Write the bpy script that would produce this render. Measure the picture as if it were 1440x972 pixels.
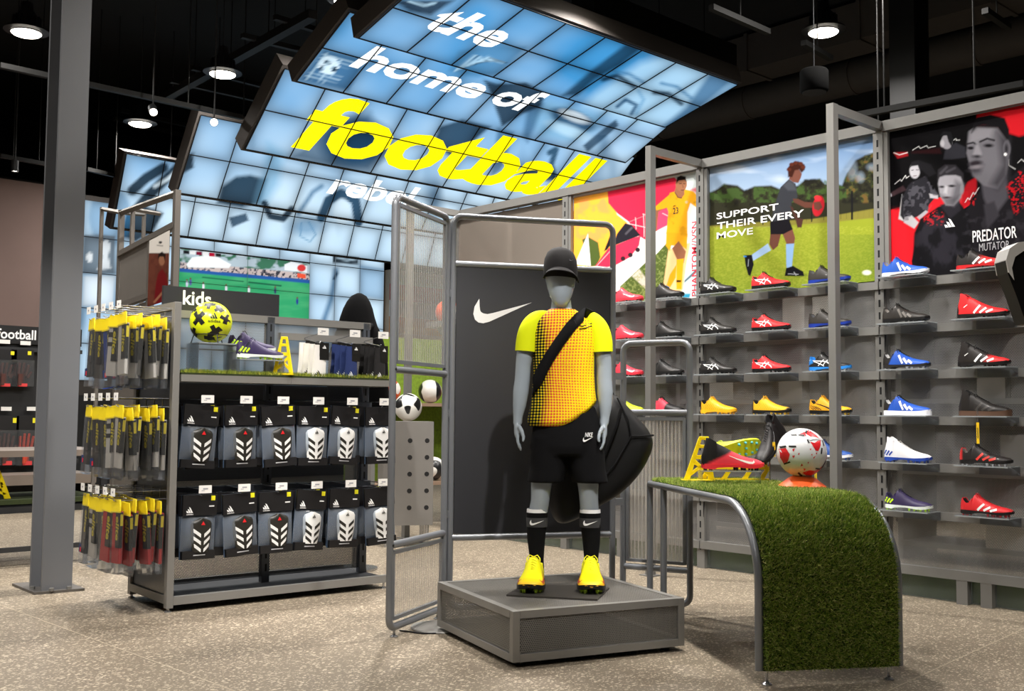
import bpy, bmesh, math, random
import numpy as np
from mathutils import Vector, Matrix
random.seed(7); np.random.seed(7)
D = bpy.data
SC = bpy.context.scene
COL = SC.collection
for o in list(D.objects): D.objects.remove(o)

# ------------------------------------------------------------------ camera
FPX = 1502.0
PITCH, ROLL, YW = math.radians(3.6557), math.radians(0.4785), math.radians(47.61)
CAMH = 1.0
def rotw(v):
    # x right / y forward of the camera heading -> shop axes (X along the screens, Y along the shoe wall)
    s, c = math.sin(YW), math.cos(YW)
    return np.array([v[0]*s + v[1]*c, -v[0]*c + v[1]*s, v[2]])
def cw(xc, yc, z=0.0): return rotw((xc, yc, z))
_r, _u = np.array([1, 0, 0.]), np.array([0, -math.sin(PITCH), math.cos(PITCH)])
RV = rotw(math.cos(ROLL)*_r + math.sin(ROLL)*_u)
UV = rotw(math.cos(ROLL)*_u - math.sin(ROLL)*_r)
FV = rotw((0, math.cos(PITCH), math.sin(PITCH)))
CV = np.array([0, 0, CAMH])
def ray(x, y): return FV*FPX + RV*(x-720) + UV*(486-y)
def gnd(x, y, z=0.): d = ray(x, y); return CV + d*((z-CAMH)/d[2])
def onx(x, y, X): d = ray(x, y); return CV + d*(X/d[0])
def ony(x, y, Y): d = ray(x, y); return CV + d*(Y/d[1])
def onplane(x, y, p, n):
    d = ray(x, y); n = np.asarray(n, float); return CV + d*(((np.asarray(p)-CV) @ n)/(d @ n))
def proj(P):
    Q = np.asarray(P, float) - CV; w = Q @ FV
    return 720 + FPX*(Q @ RV)/w, 486 - FPX*(Q @ UV)/w
cam = D.cameras.new('camera'); cam.sensor_width = 36; cam.lens = 36*FPX/1440; cam.clip_end = 200
camo = D.objects.new('camera', cam); COL.objects.link(camo)
camo.matrix_world = Matrix(((RV[0], UV[0], -FV[0], CV[0]), (RV[1], UV[1], -FV[1], CV[1]), (RV[2], UV[2], -FV[2], CV[2]), (0, 0, 0, 1)))
SC.camera = camo

# ------------------------------------------------------------------ world, exposure
W = D.worlds.new('world'); SC.world = W; W.use_nodes = True
W.node_tree.nodes['Background'].inputs[0].default_value = (0.55, 0.56, 0.58, 1)
W.node_tree.nodes['Background'].inputs[1].default_value = 0.02
SC.view_settings.view_transform = 'Standard'; SC.view_settings.look = 'None'
SC.view_settings.gamma = 1.0; SC.view_settings.use_curve_mapping = False
SC.view_settings.exposure = 0.15
LAMP_W = 62.0          # each high-bay lamp
SPOT_W = 90.0          # each track spotlight

# ------------------------------------------------------------------ helpers
def lin(c): return c/12.92 if c <= 0.04045 else ((c+0.055)/1.055)**2.4
def hx(s):
    return tuple(lin(int(s[i:i+2], 16)/255) for i in (0, 2, 4))
MATS = {}
class NT:
    def __init__(s, m):
        m.use_nodes = True; s.t = m.node_tree; s.n = s.t.nodes; s.b = s.n['Principled BSDF']; s.out = s.n['Material Output']
    def node(s, ty, **k):
        n = s.n.new(ty)
        for a, v in k.items(): setattr(n, a, v)
        return n
    def link(s, a, b): s.t.links.new(a, b)
    def m(s, op, a, b=None, c=None, clamp=False):
        n = s.n.new('ShaderNodeMath'); n.operation = op; n.use_clamp = clamp
        for i, v in enumerate((a, b, c)):
            if v is None: continue
            if isinstance(v, (int, float)): n.inputs[i].default_value = v
            else: s.link(v, n.inputs[i])
        return n.outputs[0]
    def mix(s, f, a, b):
        n = s.n.new('ShaderNodeMix'); n.data_type = 'RGBA'
        for sock, v in ((n.inputs[0], f), (n.inputs[6], a), (n.inputs[7], b)):
            if isinstance(v, (int, float)): sock.default_value = v
            elif isinstance(v, tuple): sock.default_value = (*v[:3], 1)
            else: s.link(v, sock)
        return n.outputs[2]
    def xyz(s, src='Object'):
        tc = s.n.new('ShaderNodeTexCoord'); sp = s.n.new('ShaderNodeSeparateXYZ'); s.link(tc.outputs[src], sp.inputs[0])
        return tc.outputs[src], sp.outputs[0], sp.outputs[1], sp.outputs[2]
    def noise(s, vec, scale, detail=2, rough=0.5):
        n = s.n.new('ShaderNodeTexNoise'); n.inputs['Scale'].default_value = scale; n.inputs['Detail'].default_value = detail
        n.inputs['Roughness'].default_value = rough
        if vec is not None: s.link(vec, n.inputs['Vector'])
        return n.outputs['Fac']
    def bump(s, h, strength, dist=0.002):
        n = s.n.new('ShaderNodeBump'); n.inputs['Strength'].default_value = strength; n.inputs['Distance'].default_value = dist
        s.link(h, n.inputs['Height']); s.link(n.outputs[0], s.b.inputs['Normal'])
def mat(name, col, rough=0.5, metal=0.0, var=0.06, vscale=9.0, bump=0.0, bscale=200.0, emit=0.0, spec=None, sheen=0.0, alpha=None, trans=0.0, coat=0.0):
    if name in MATS: return MATS[name]
    m = D.materials.new(name); t = NT(m); b = t.b
    if isinstance(col, str): col = hx(col)
    vec = t.xyz()[0]
    if var > 0:
        f = t.noise(vec, vscale, 3)
        lo = tuple(max(0, c*(1-var)) for c in col); hi = tuple(min(1, c*(1+var)) for c in col)
        t.link(t.mix(f, lo, hi), b.inputs['Base Color'])
    else: b.inputs['Base Color'].default_value = (*col, 1)
    b.inputs['Roughness'].default_value = rough; b.inputs['Metallic'].default_value = metal
    if spec is not None: b.inputs['Specular IOR Level'].default_value = spec
    if bump > 0: t.bump(t.noise(vec, bscale, 2), bump)
    if emit > 0:
        b.inputs['Emission Color'].default_value = (*col, 1); b.inputs['Emission Strength'].default_value = emit
    if alpha is not None: b.inputs['Alpha'].default_value = alpha
    if trans > 0: b.inputs['Transmission Weight'].default_value = trans
    if coat > 0: b.inputs['Coat Weight'].default_value = coat; b.inputs['Coat Roughness'].default_value = 0.1
    MATS[name] = m; return m

class MB:
    def __init__(s): s.v = []; s.f = []; s.mi = []
    def add(s, vs, fs, m=0):
        o = len(s.v); s.v += [tuple(map(float, p)) for p in vs]; s.f += [tuple(i+o for i in f) for f in fs]; s.mi += [m]*len(fs); return s
    def box(s, cx, cy, cz, sx, sy, sz, m=0, M=None):
        vs = [(cx+a*sx/2, cy+b*sy/2, cz+c*sz/2) for a in (-1, 1) for b in (-1, 1) for c in (-1, 1)]
        if M is not None: vs = [tuple(M @ Vector(p)) for p in vs]
        return s.add(vs, [(0, 1, 3, 2), (4, 6, 7, 5), (0, 4, 5, 1), (2, 3, 7, 6), (0, 2, 6, 4), (1, 5, 7, 3)], m)
    def bb(s, x0, x1, y0, y1, z0, z1, m=0): return s.box((x0+x1)/2, (y0+y1)/2, (z0+z1)/2, abs(x1-x0), abs(y1-y0), abs(z1-z0), m)
    def cyl(s, p0, p1, r, n=12, r2=None, m=0, caps=True):
        p0, p1 = Vector(p0), Vector(p1); r2 = r if r2 is None else r2
        d = (p1-p0).normalized(); a = d.orthogonal().normalized(); b = d.cross(a)
        vs = []
        for p, q in ((p0, r), (p1, r2)):
            for i in range(n):
                t = 2*math.pi*i/n; vs.append(p + a*(q*math.cos(t)) + b*(q*math.sin(t)))
        fs = [(i, (i+1) % n, n+(i+1) % n, n+i) for i in range(n)]
        if caps: fs += [tuple(range(n))[::-1], tuple(range(n, 2*n))]
        return s.add(vs, fs, m)
    def tube(s, pts, r, n=8, closed=False, m=0, rx=None):
        P = [Vector(p) for p in pts]; k = len(P); rr = r if isinstance(r, (list, tuple)) else [r]*k
        T = []
        for i in range(k):
            a = P[(i-1) % k] if (closed or i > 0) else P[i]; b = P[(i+1) % k] if (closed or i < k-1) else P[i]
            T.append((b-a).normalized() if (b-a).length > 1e-9 else Vector((0, 0, 1)))
        nrm = T[0].orthogonal().normalized(); vs = []
        for i in range(k):
            nrm = nrm - T[i]*nrm.dot(T[i])
            nrm = nrm.normalized() if nrm.length > 1e-6 else T[i].orthogonal().normalized()
            bi = T[i].cross(nrm)
            for j in range(n):
                t = 2*math.pi*(j+.5)/n; vs.append(P[i] + nrm*(rr[i]*math.cos(t)) + bi*((rx or 1.0)*rr[i]*math.sin(t)))
        fs = []
        for i in range(k if closed else k-1):
            i2 = (i+1) % k
            for j in range(n): fs.append((i*n+j, i*n+(j+1) % n, i2*n+(j+1) % n, i2*n+j))
        if not closed: fs += [tuple(range(n))[::-1], tuple(range((k-1)*n, k*n))]
        return s.add(vs, fs, m)
    def lathe(s, prof, n=24, c=(0, 0, 0), m=0):
        vs = []; k = len(prof)
        for r, z in prof:
            for j in range(n):
                t = 2*math.pi*j/n; vs.append((c[0]+r*math.cos(t), c[1]+r*math.sin(t), c[2]+z))
        fs = [(i*n+j, i*n+(j+1) % n, (i+1)*n+(j+1) % n, (i+1)*n+j) for i in range(k-1) for j in range(n)]
        return s.add(vs, fs, m)
    def rings(s, R, closed=True, caps=(True, True), m=0):
        n = len(R[0]); vs = [p for r in R for p in r]; fs = []
        for i in range(len(R)-1):
            for j in range(n if closed else n-1): fs.append((i*n+j, i*n+(j+1) % n, (i+1)*n+(j+1) % n, (i+1)*n+j))
        if caps[0]: fs.append(tuple(range(n))[::-1])
        if caps[1]: fs.append(tuple(range((len(R)-1)*n, len(R)*n)))
        return s.add(vs, fs, m)
    def sphere(s, c, r, nu=24, nv=14, m=0, sc=(1, 1, 1)):
        R = []
        for i in range(1, nv):
            ph = math.pi*i/nv
            R.append([(c[0]+sc[0]*r*math.sin(ph)*math.cos(2*math.pi*j/nu), c[1]+sc[1]*r*math.sin(ph)*math.sin(2*math.pi*j/nu), c[2]-sc[2]*r*math.cos(ph)) for j in range(nu)])
        return s.rings(R, m=m)
    def prism(s, poly, fn, d0, d1, m=0):
        # poly (a,b) list, fn(a,b,c)->xyz, extruded from c=d0 to c=d1
        n = len(poly); vs = [fn(a, b, d0) for a, b in poly] + [fn(a, b, d1) for a, b in poly]
        fs = [tuple(range(n)), tuple(range(n, 2*n))[::-1]] + [(i, n+i, n+(i+1) % n, (i+1) % n) for i in range(n)]
        return s.add(vs, fs, m)
    def grid(s, P, m=0):
        nu, nv = len(P), len(P[0])
        return s.add([p for r in P for p in r], [(i*nv+j, i*nv+j+1, (i+1)*nv+j+1, (i+1)*nv+j) for i in range(nu-1) for j in range(nv-1)], m)
    def mesh(s, name, mats, smooth=None, fix=True):
        me = D.meshes.new(name); me.from_pydata(s.v, [], s.f)
        for m in (mats if isinstance(mats, (list, tuple)) else [mats]): me.materials.append(m)
        if any(s.mi): me.polygons.foreach_set('material_index', s.mi)
        if fix:
            bm = bmesh.new(); bm.from_mesh(me); bmesh.ops.recalc_face_normals(bm, faces=bm.faces); bm.to_mesh(me); bm.free()
        if smooth is not None:
            me.polygons.foreach_set('use_smooth', [True]*len(me.polygons)); me.set_sharp_from_angle(angle=math.radians(smooth))
        me.update(); return me
    def build(s, name, mats, parent=None, smooth=None, fix=True):
        return link(name, s.mesh(name, mats, smooth, fix), parent)
def link(name, me, parent=None, loc=None, rot=None):
    o = D.objects.new(name, me); COL.objects.link(o)
    if parent is not None: o.parent = parent
    if loc is not None: o.location = loc
    if rot is not None: o.rotation_euler = rot
    return o
def tag(o, label, cat, group=None):
    o['label'] = label; o['category'] = cat
    if group: o['group'] = group
    return o
def thing(name, label, cat, loc=(0, 0, 0), rz=0.0, group=None, rot=None):
    o = D.objects.new(name, None); COL.objects.link(o); o.empty_display_size = 0.1
    o.location = tuple(map(float, loc)); o.rotation_euler = rot if rot else (0, 0, rz)
    return tag(o, label, cat, group)
def struct(o): o['kind'] = 'structure'; return o
def stuff(o): o['kind'] = 'stuff'; return o
def dup(root, loc, rz=None, label=None, group=None, rot=None):
    r = root.copy(); COL.objects.link(r); r.location = tuple(map(float, loc))
    if rz is not None: r.rotation_euler = (0, 0, rz)
    if rot is not None: r.rotation_euler = rot
    if label: r['label'] = label
    if group: r['group'] = group
    for ch in list(root.children):
        c = ch.copy(); COL.objects.link(c); c.parent = r
        for g in list(ch.children):
            q = g.copy(); COL.objects.link(q); q.parent = c
    return r
def bevel(o, w=0.003, seg=2):
    b = o.modifiers.new('bevel', 'BEVEL'); b.width = w; b.segments = seg; b.limit_method = 'ANGLE'; return o
_TX = {}
def text_geo(s, size=1.0, offset=0.0, shear=0.0, space=1.0, align='LEFT', res=3, line=1.0):
    key = (s, size, offset, shear, space, align, line)
    if key in _TX: return _TX[key]
    cu = D.curves.new('lettering', 'FONT'); cu.body = s; cu.size = size; cu.offset = offset; cu.shear = shear
    cu.space_character = space; cu.align_x = align; cu.resolution_u = res; cu.space_line = line
    ob = D.objects.new('lettering', cu); COL.objects.link(ob)
    me = D.meshes.new_from_object(ob.evaluated_get(bpy.context.evaluated_depsgraph_get()))
    v = [tuple(p.co) for p in me.vertices]; f = [tuple(p.vertices) for p in me.polygons]
    D.objects.remove(ob); D.curves.remove(cu); D.meshes.remove(me)
    _TX[key] = (v, f); return v, f
def add_text(mb, s, fn, size, m=0, **k):
    v, f = text_geo(s, size, **k)
    mb.add([fn(p[0], p[1], 0.0) for p in v], f, m)
def text_width(s, size, **k):
    v, f = text_geo(s, size, **k); xs = [p[0] for p in v]; ys = [p[1] for p in v]
    return min(xs), max(xs), min(ys), max(ys)
def fit_text(mb, s, fn, x0, x1, y0, y1, m=0, **k):
    # letters stretched to fill the given box in the (a,b) plane
    a0, a1, b0, b1 = text_width(s, 1.0, **k); v, f = text_geo(s, 1.0, **k)
    mb.add([fn(x0+(p[0]-a0)/(a1-a0)*(x1-x0), y0+(p[1]-b0)/(b1-b0)*(y1-y0), 0.0) for p in v], f, m)
SW_STRIPS = [([(.095, .43), (.02, .29), (0, .16), (.03, .06), (.09, .01), (.17, 0)], [(.10, .43), (.105, .31), (.115, .23), (.13, .20), (.17, .175), (.24, .165)]),
             ([(.17, 0), (.27, .03), (.42, .106), (.6, .198), (.8, .3), (1, .40)], [(.24, .165), (.34, .19), (.48, .235), (.64, .285), (.82, .342), (1, .40)])]
TRI_BARS = []
for _xb, _top in ((0.0, 0.30), (0.34, 0.56), (0.68, 0.84)):   # three slanted bars, taller to the right
    TRI_BARS.append([(_xb, 0.0), (_xb+0.30, 0.0), (_xb+0.30-0.50*_top, _top*0.90), (_xb-0.50*_top+0.04, _top*1.10)])

# ------------------------------------------------------------------ painted flat print (posters, screens): colours per vertex of a fine sheet
class Canvas:
    def __init__(s, P, base):
        s.x, s.y = proj(P); s.P = P
        s.c = np.tile(np.array(base, float), (len(P), 1))
    def sd(s, pts):
        p = np.asarray(pts, float); x, y = s.x, s.y; d = np.full(x.shape, 1e9); ins = np.zeros(x.shape, bool)
        n = len(p)
        for i in range(n):
            a, b = p[i], p[(i+1) % n]; ex, ey = b-a; wx, wy = x-a[0], y-a[1]
            t = np.clip((wx*ex+wy*ey)/max(1e-9, ex*ex+ey*ey), 0, 1)
            d = np.minimum(d, (wx-t*ex)**2+(wy-t*ey)**2)
            c = (a[1] > y) != (b[1] > y)
            with np.errstate(divide='ignore', invalid='ignore'): xi = (b[0]-a[0])*(y-a[1])/(b[1]-a[1])+a[0]
            ins ^= c & (x < xi)
        return np.sqrt(d)*np.where(ins, -1, 1)
    def put(s, d, col, soft, al=1.0):
        a = np.clip(0.5-d/max(soft, 0.3), 0, 1)*al
        col = np.array(hx(col) if isinstance(col, str) else col, float)
        s.c += (col-s.c)*a[:, None]
    def poly(s, pts, col, soft=1.0, al=1.0): s.put(s.sd(pts), col, soft, al)
    def ell(s, cx, cy, rx, ry, col, soft=1.0, ang=0.0, al=1.0):
        t = math.radians(ang); dx, dy = s.x-cx, s.y-cy
        u = (dx*math.cos(t)+dy*math.sin(t))/rx; v = (-dx*math.sin(t)+dy*math.cos(t))/ry
        s.put((np.sqrt(u*u+v*v)-1)*min(rx, ry), col, soft, al)
    def line(s, pts, w, col, soft=1.0, al=1.0):
        x, y = s.x, s.y; d = np.full(x.shape, 1e9)
        for a, b in zip(pts[:-1], pts[1:]):
            ex, ey = b[0]-a[0], b[1]-a[1]; t = np.clip(((x-a[0])*ex+(y-a[1])*ey)/max(1e-9, ex*ex+ey*ey), 0, 1)
            d = np.minimum(d, np.hypot(x-a[0]-t*ex, y-a[1]-t*ey))
        s.put(d-w/2, col, soft, al)
    def fbm(s, sx, sy, seed, oct=3):
        rs = np.random.RandomState(seed); out = np.zeros(s.x.shape); amp = 1; tot = 0
        for o in range(oct):
            g = rs.rand(64, 64); u = s.x/sx*(2**o)+rs.rand()*50; v = s.y/sy*(2**o)+rs.rand()*50
            i, j = np.floor(u).astype(int), np.floor(v).astype(int); fu, fv = u-i, v-j
            fu = fu*fu*(3-2*fu); fv = fv*fv*(3-2*fv)
            G = lambda a, b: g[a % 64, b % 64]
            out += amp*((G(i, j)*(1-fu)+G(i+1, j)*fu)*(1-fv)+(G(i, j+1)*(1-fu)+G(i+1, j+1)*fu)*fv); tot += amp; amp *= .5
        return out/tot
    def blend(s, a, col):
        col = np.array(hx(col) if isinstance(col, str) else col, float); s.c += (col-s.c)*np.clip(a, 0, 1)[:, None]
    def mul(s, k): s.c *= np.asarray(k)[:, None] if np.ndim(k) else k
def sheet(name, o, du, dv, nu, nv, painter, material, parent, org=(0, 0, 0), base=(0.5, 0.5, 0.5), back=0.004):
    # world sheet o + a*du + b*dv; real thickness behind it
    o, du, dv, org = [np.asarray(q, float) for q in (o, du, dv, org)]
    a, b = np.meshgrid(np.linspace(0, 1, nu+1), np.linspace(0, 1, nv+1), indexing='ij')
    P = o + a.reshape(-1, 1)*du + b.reshape(-1, 1)*dv
    cv = Canvas(P, base); cv.a = a.ravel(); cv.b = b.ravel(); painter(cv)
    nrm = np.cross(du, dv); nrm /= np.linalg.norm(nrm)
    if nrm @ (o-CV) < 0: nrm = -nrm
    idx = np.arange((nu+1)*(nv+1)).reshape(nu+1, nv+1)
    F = np.stack([idx[:-1, :-1], idx[:-1, 1:], idx[1:, 1:], idx[1:, :-1]], -1).reshape(-1, 4)
    N = len(P); q = np.array([o, o+dv, o+du+dv, o+du])
    V = np.concatenate([P, q+nrm*back]); k = N
    c0, c1, c2, c3 = idx[0, 0], idx[0, -1], idx[-1, -1], idx[-1, 0]
    faces = F.tolist() + [[k+3, k+2, k+1, k], [c0, c1, k+1, k], [c1, c2, k+2, k+1], [c2, c3, k+3, k+2], [c3, c0, k, k+3]]
    me = D.meshes.new(name); me.from_pydata((V-org).tolist(), [], faces)
    colr = np.ones((len(V), 4), np.float32); colr[:N, :3] = np.clip(cv.c, 0, 1); colr[N:, :3] = 0.05
    at = me.color_attributes.new('Col', 'FLOAT_COLOR', 'POINT'); at.data.foreach_set('color', colr.ravel())
    me.materials.append(material); me.update()
    return link(name, me, parent)
def print_mat(name, rough, emit=0.0, coat=0.0, spec=0.5):
    m = D.materials.new(name); t = NT(m)
    ca = t.node('ShaderNodeVertexColor'); ca.layer_name = 'Col'
    if emit > 0:
        t.link(ca.outputs[0], t.b.inputs['Emission Color']); t.b.inputs['Emission Strength'].default_value = emit
        t.b.inputs['Base Color'].default_value = (0.004, 0.004, 0.005, 1); t.b.inputs['Specular IOR Level'].default_value = 0.12
    else: t.link(ca.outputs[0], t.b.inputs['Base Color']); t.b.inputs['Specular IOR Level'].default_value = spec
    t.b.inputs['Roughness'].default_value = rough; t.b.inputs['Coat Weight'].default_value = coat
    return m

# ------------------------------------------------------------------ common materials
GREY = mat('grey_powder_coat', '7b7a77', 0.45, 0.25, 0.05, bump=0.04, bscale=900)
GREY_TUBE = mat('grey_tube_paint', '82858a', 0.32, 0.35, 0.04)
SHADED_GREY = mat('shaded_grey_steel', '4a4f57', 0.45, 0.2, 0.05)  # gondola spine steel, its bluish shade put into the colour
DARK = mat('charcoal_metal', '2c2d2f', 0.5, 0.2)
BLACK = mat('black_plastic', '121214', 0.45)
BLACKF = mat('black_fabric', '0c0c0e', 0.85, bump=0.3, bscale=700, spec=0.2)
WHITE = mat('white_print', 'eeeeee', 0.6, var=0.02)
YELLOW = mat('yellow_plastic', 'f4d90c', 0.38, var=0.04)
RED = mat('red_gloss', 'd8232b', 0.35, var=0.05)
ORANGE = mat('orange_plastic', 'f4611f', 0.4, var=0.05)
STEEL = mat('bright_steel', 'b9bbbf', 0.25, 0.9, 0.03)
def clear_mat(name, tint, op, rough=0.08):
    m = D.materials.new(name); t = NT(m)
    tr = t.node('ShaderNodeBsdfTransparent'); tr.inputs[0].default_value = (*tint, 1)
    gl = t.node('ShaderNodeBsdfGlossy'); gl.inputs['Roughness'].default_value = rough; gl.inputs[0].default_value = (0.9, 0.92, 0.95, 1)
    df = t.node('ShaderNodeBsdfDiffuse'); df.inputs[0].default_value = (*tint, 1)
    lw = t.node('ShaderNodeLayerWeight'); lw.inputs[0].default_value = 0.25
    m1 = t.node('ShaderNodeMixShader'); m1.inputs[0].default_value = op; t.link(tr.outputs[0], m1.inputs[1]); t.link(df.outputs[0], m1.inputs[2])
    m2 = t.node('ShaderNodeMixShader'); t.link(t.m('MULTIPLY', lw.outputs['Fresnel'], 0.8), m2.inputs[0]); t.link(m1.outputs[0], m2.inputs[1]); t.link(gl.outputs[0], m2.inputs[2])
    t.link(m2.outputs[0], t.out.inputs[0]); MATS[name] = m; return m
ACRYLIC = clear_mat('clear_acrylic', (0.93, 0.95, 0.96), 0.05)
BAGFILM = clear_mat('clear_bag_film', (0.80, 0.86, 0.93), 0.12, 0.14)
SOCKFILM = clear_mat('clear_sock_film', (0.93, 0.94, 0.95), 0.03, 0.10)
GLASS = clear_mat('kick_glass', (0.80, 0.86, 0.84), 0.06)
def perforated(name, col, pitch, hole, rough=0.45, metal=0.25, ax=(0, 2)):
    m = D.materials.new(name); t = NT(m); c = t.xyz('Object')
    u, v = c[1+ax[0]], c[1+ax[1]]
    u = t.m('DIVIDE', u, pitch); v = t.m('DIVIDE', v, pitch*1.732)
    def dots(du):
        fu = t.m('SUBTRACT', t.m('FRACT', t.m('ADD', u, du)), 0.5); fv = t.m('MULTIPLY', t.m('SUBTRACT', t.m('FRACT', t.m('ADD', v, du)), 0.5), 1.732)
        return t.m('LESS_THAN', t.m('ADD', t.m('MULTIPLY', fu, fu), t.m('MULTIPLY', fv, fv)), (hole/pitch/2)**2)
    holes = t.m('MAXIMUM', dots(100.0), dots(100.5))
    t.link(t.m('SUBTRACT', 1.0, holes), t.b.inputs['Alpha'])
    t.b.inputs['Base Color'].default_value = (*hx(col), 1); t.b.inputs['Roughness'].default_value = rough; t.b.inputs['Metallic'].default_value = metal
    MATS[name] = m; return m
PERF_YZ = perforated('perforated_steel_wall', '828180', 0.0085, 0.0056, ax=(1, 2))
PERF_XZ = perforated('perforated_steel_side', '8a8884', 0.0085, 0.0056, ax=(0, 2))
PERF_XZD = perforated('perforated_steel_shaded', '3d4148', 0.0085, 0.0056, ax=(0, 2))  # darker copy of the spine mesh, shade below the shelf in its colour
PERF_XY = perforated('perforated_steel_top', '7d7a75', 0.0085, 0.0045, ax=(0, 1))
PERF_YZ2 = perforated('perforated_steel_end', '55565a', 0.0085, 0.0056, ax=(1, 2))
POSTER = print_mat('poster_print', 0.65, spec=0.04)
SCREEN = print_mat('screen_glow', 0.3, emit=1.08)

# ------------------------------------------------------------------ room shell
def floor_mat():
    m = D.materials.new('terrazzo_floor'); t = NT(m); vec, x, y, z = t.xyz('Object')
    mp = t.node('ShaderNodeMapping'); mp.inputs['Rotation'].default_value = (0, 0, 0.6); mp.inputs['Scale'].default_value = (1, 1.5, 1)
    t.link(vec, mp.inputs[0])
    base = t.mix(t.noise(mp.outputs[0], 1.3, 3), hx('7f7463'), hx('8b7f6d'))
    base = t.mix(t.m('MULTIPLY', t.noise(mp.outputs[0], 60, 3, 0.7), 0.5), base, hx('6b6054'))
    wob = t.node('ShaderNodeTexNoise'); wob.inputs['Scale'].default_value = 40; t.link(mp.outputs[0], wob.inputs['Vector'])
    va = t.node('ShaderNodeVectorMath', operation='MULTIPLY_ADD'); t.link(wob.outputs['Color'], va.inputs[0]); va.inputs[1].default_value = (0.02, 0.02, 0); t.link(mp.outputs[0], va.inputs[2])
    for sc, th, colr in ((54, 0.30, 'd2c4ad'), (92, 0.33, 'c4b6a0'), (70, 0.22, '5d554c')):
        vo = t.node('ShaderNodeTexVoronoi'); vo.inputs['Scale'].default_value = sc; t.link(va.outputs[0], vo.inputs['Vector'])
        bw = t.node('ShaderNodeSeparateColor'); t.link(vo.outputs['Color'], bw.inputs[0])
        fleck = t.m('MULTIPLY', t.m('LESS_THAN', vo.outputs['Distance'], t.m('MULTIPLY', bw.outputs[0], th*1.6)), t.m('GREATER_THAN', bw.outputs[1], 0.3))
        base = t.mix(t.m('MULTIPLY', fleck, 0.8), base, hx(colr))
    t.link(base, t.b.inputs['Base Color']); t.b.inputs['Roughness'].default_value = 0.5
    t.b.inputs['Specular IOR Level'].default_value = 0.35
    return m
FLOORM = floor_mat()
f = MB().bb(-9, 18, -9, 19, -0.1, 0).build('floor', FLOORM); struct(f)
# thin control joints cut in the floor
JM = mat('joint_filler', 'b3a691', 0.7)
p, q = gnd(1440, 884), gnd(1270, 962)
for a, b in ((gnd(20, 858), gnd(330, 972)), (p, q)):
    d = (b-a)/np.linalg.norm(b-a); n = np.array([-d[1], d[0], 0])*0.0025; a2, b2 = a-d*3, b+d*3
    mbj = MB().add([a2-n, b2-n, b2+n, a2+n, a2-n+[0, 0, .0006], b2-n+[0, 0, .0006], b2+n+[0, 0, .0006], a2+n+[0, 0, .0006]], [(4, 5, 6, 7), (0, 1, 5, 4), (1, 2, 6, 5), (2, 3, 7, 6), (3, 0, 4, 7)])
    mbj.build('floor_joint', JM, f)
CEILM = mat('black_painted_ceiling', '0e0e10', 0.9, var=0.3, vscale=2)
struct(MB().bb(-9, 18, -9, 19, 6.0, 6.1).build('ceiling', CEILM))
WALLM = mat('dark_store_wall', '1b1a1a', 0.9)
struct(MB().bb(-9, 18, 18.9, 19, 0, 6).build('wall_back', WALLM))
struct(MB().bb(17.9, 18, -9, 18.9, 0, 6).build('wall_right', WALLM))
struct(MB().bb(-9, -8.9, -9, 18.9, 0, 6).build('wall_left', WALLM))
struct(MB().bb(-8.9, 17.9, -9, -8.9, 0, 6).build('wall_front', WALLM))
# taupe panelled wall left of the video screens
TAUPE = mat('taupe_wall_panel', '8c7670', 0.8, var=0.1, vscale=3)
TAUPE2 = mat('dark_taupe_wall_panel', '5b4c49', 0.8, var=0.1, vscale=3)
wl = MB().bb(-8.8, 5.32, 14.75, 14.9, 0, 4.05).build('wall_side', WALLM); struct(wl)
xs = [-2.0, 0.0, 2.2, 3.3, 4.25, 5.30]
for i in range(5):
    MB().bb(xs[i]+.004, xs[i+1]-.004, 14.72, 14.75, 0.02, 4.02).build('wall_panel', TAUPE if i in (4, 2) else (TAUPE2 if i == 3 else TAUPE), wl)
# timber faced end of the video wall
tw = MB().bb(10.36, 13.4, 14.3, 14.7, 0, 3.37).build('trim_1', mat('pale_timber', 'a58a70', 0.6, var=0.15, vscale=20)); struct(tw)
p = onplane(590, 455, (0, 14.28, 0), (0, 1, 0))
wb = thing('wall_banner', 'red, orange and white sports banner on the timber wall', 'banner', (p[0], 14.29, p[2]))
for k, cl in enumerate(('c8453a', 'e9e4dd', 'd98a4a', 'e6b9b0', 'c23a44')): MB().bb(-.62, .62, -.012, .0, .62-k*.27-.27, .62-k*.27).build('colour_band', mat('banner_'+cl, cl, .7, var=.2, vscale=3), wb)
# services under the ceiling: ducts, joists, cable trays
DUCTM = mat('dull_duct_sheet', '4a443f', 0.75, 0.1, 0.12)
RAILM = mat('dark_ceiling_rail', '161615', 0.6, 0.3)
def duct_box(name, label, x0, x1, z0, z1, y0, y1):
    t = thing(name, label, 'air duct', (x0, y0, z0))
    MB().bb(0, x1-x0, 0, y1-y0, 0, z1-z0).build('duct_body', DUCTM, t)
    n = int((y1-y0)/1.6)
    for i in range(n+1):
        MB().bb(-.02, x1-x0+.02, i*1.6, i*1.6+.05, -.02, z1-z0+.02).build('flange', DUCTM, t)
    for i in range(3):
        MB().bb(.1, .13, 1+i*(y1-y0)/3.4, 1.03+i*(y1-y0)/3.4, z1-z0, 6.0-z0).build('hanger_rod', RAILM, t)
duct_box('air_duct', 'broad rectangular grey air duct hung highest under the ceiling', 11.4, 11.95, 5.48, 5.94, 0.0, 15.0)
t = thing('air_duct', 'round grey air duct running behind the shoe wall, lower than the box duct', 'air duct', (12.35, 0, 5.38))
MB().cyl((0, 0, 0), (0, 13, 0), 0.23, 28).build('duct_body', DUCTM, t, smooth=40)
for i in range(8): MB().cyl((0, .6+i*1.6, 0), (0, .64+i*1.6, 0), 0.242, 28).build('flange', DUCTM, t, smooth=40)
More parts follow.
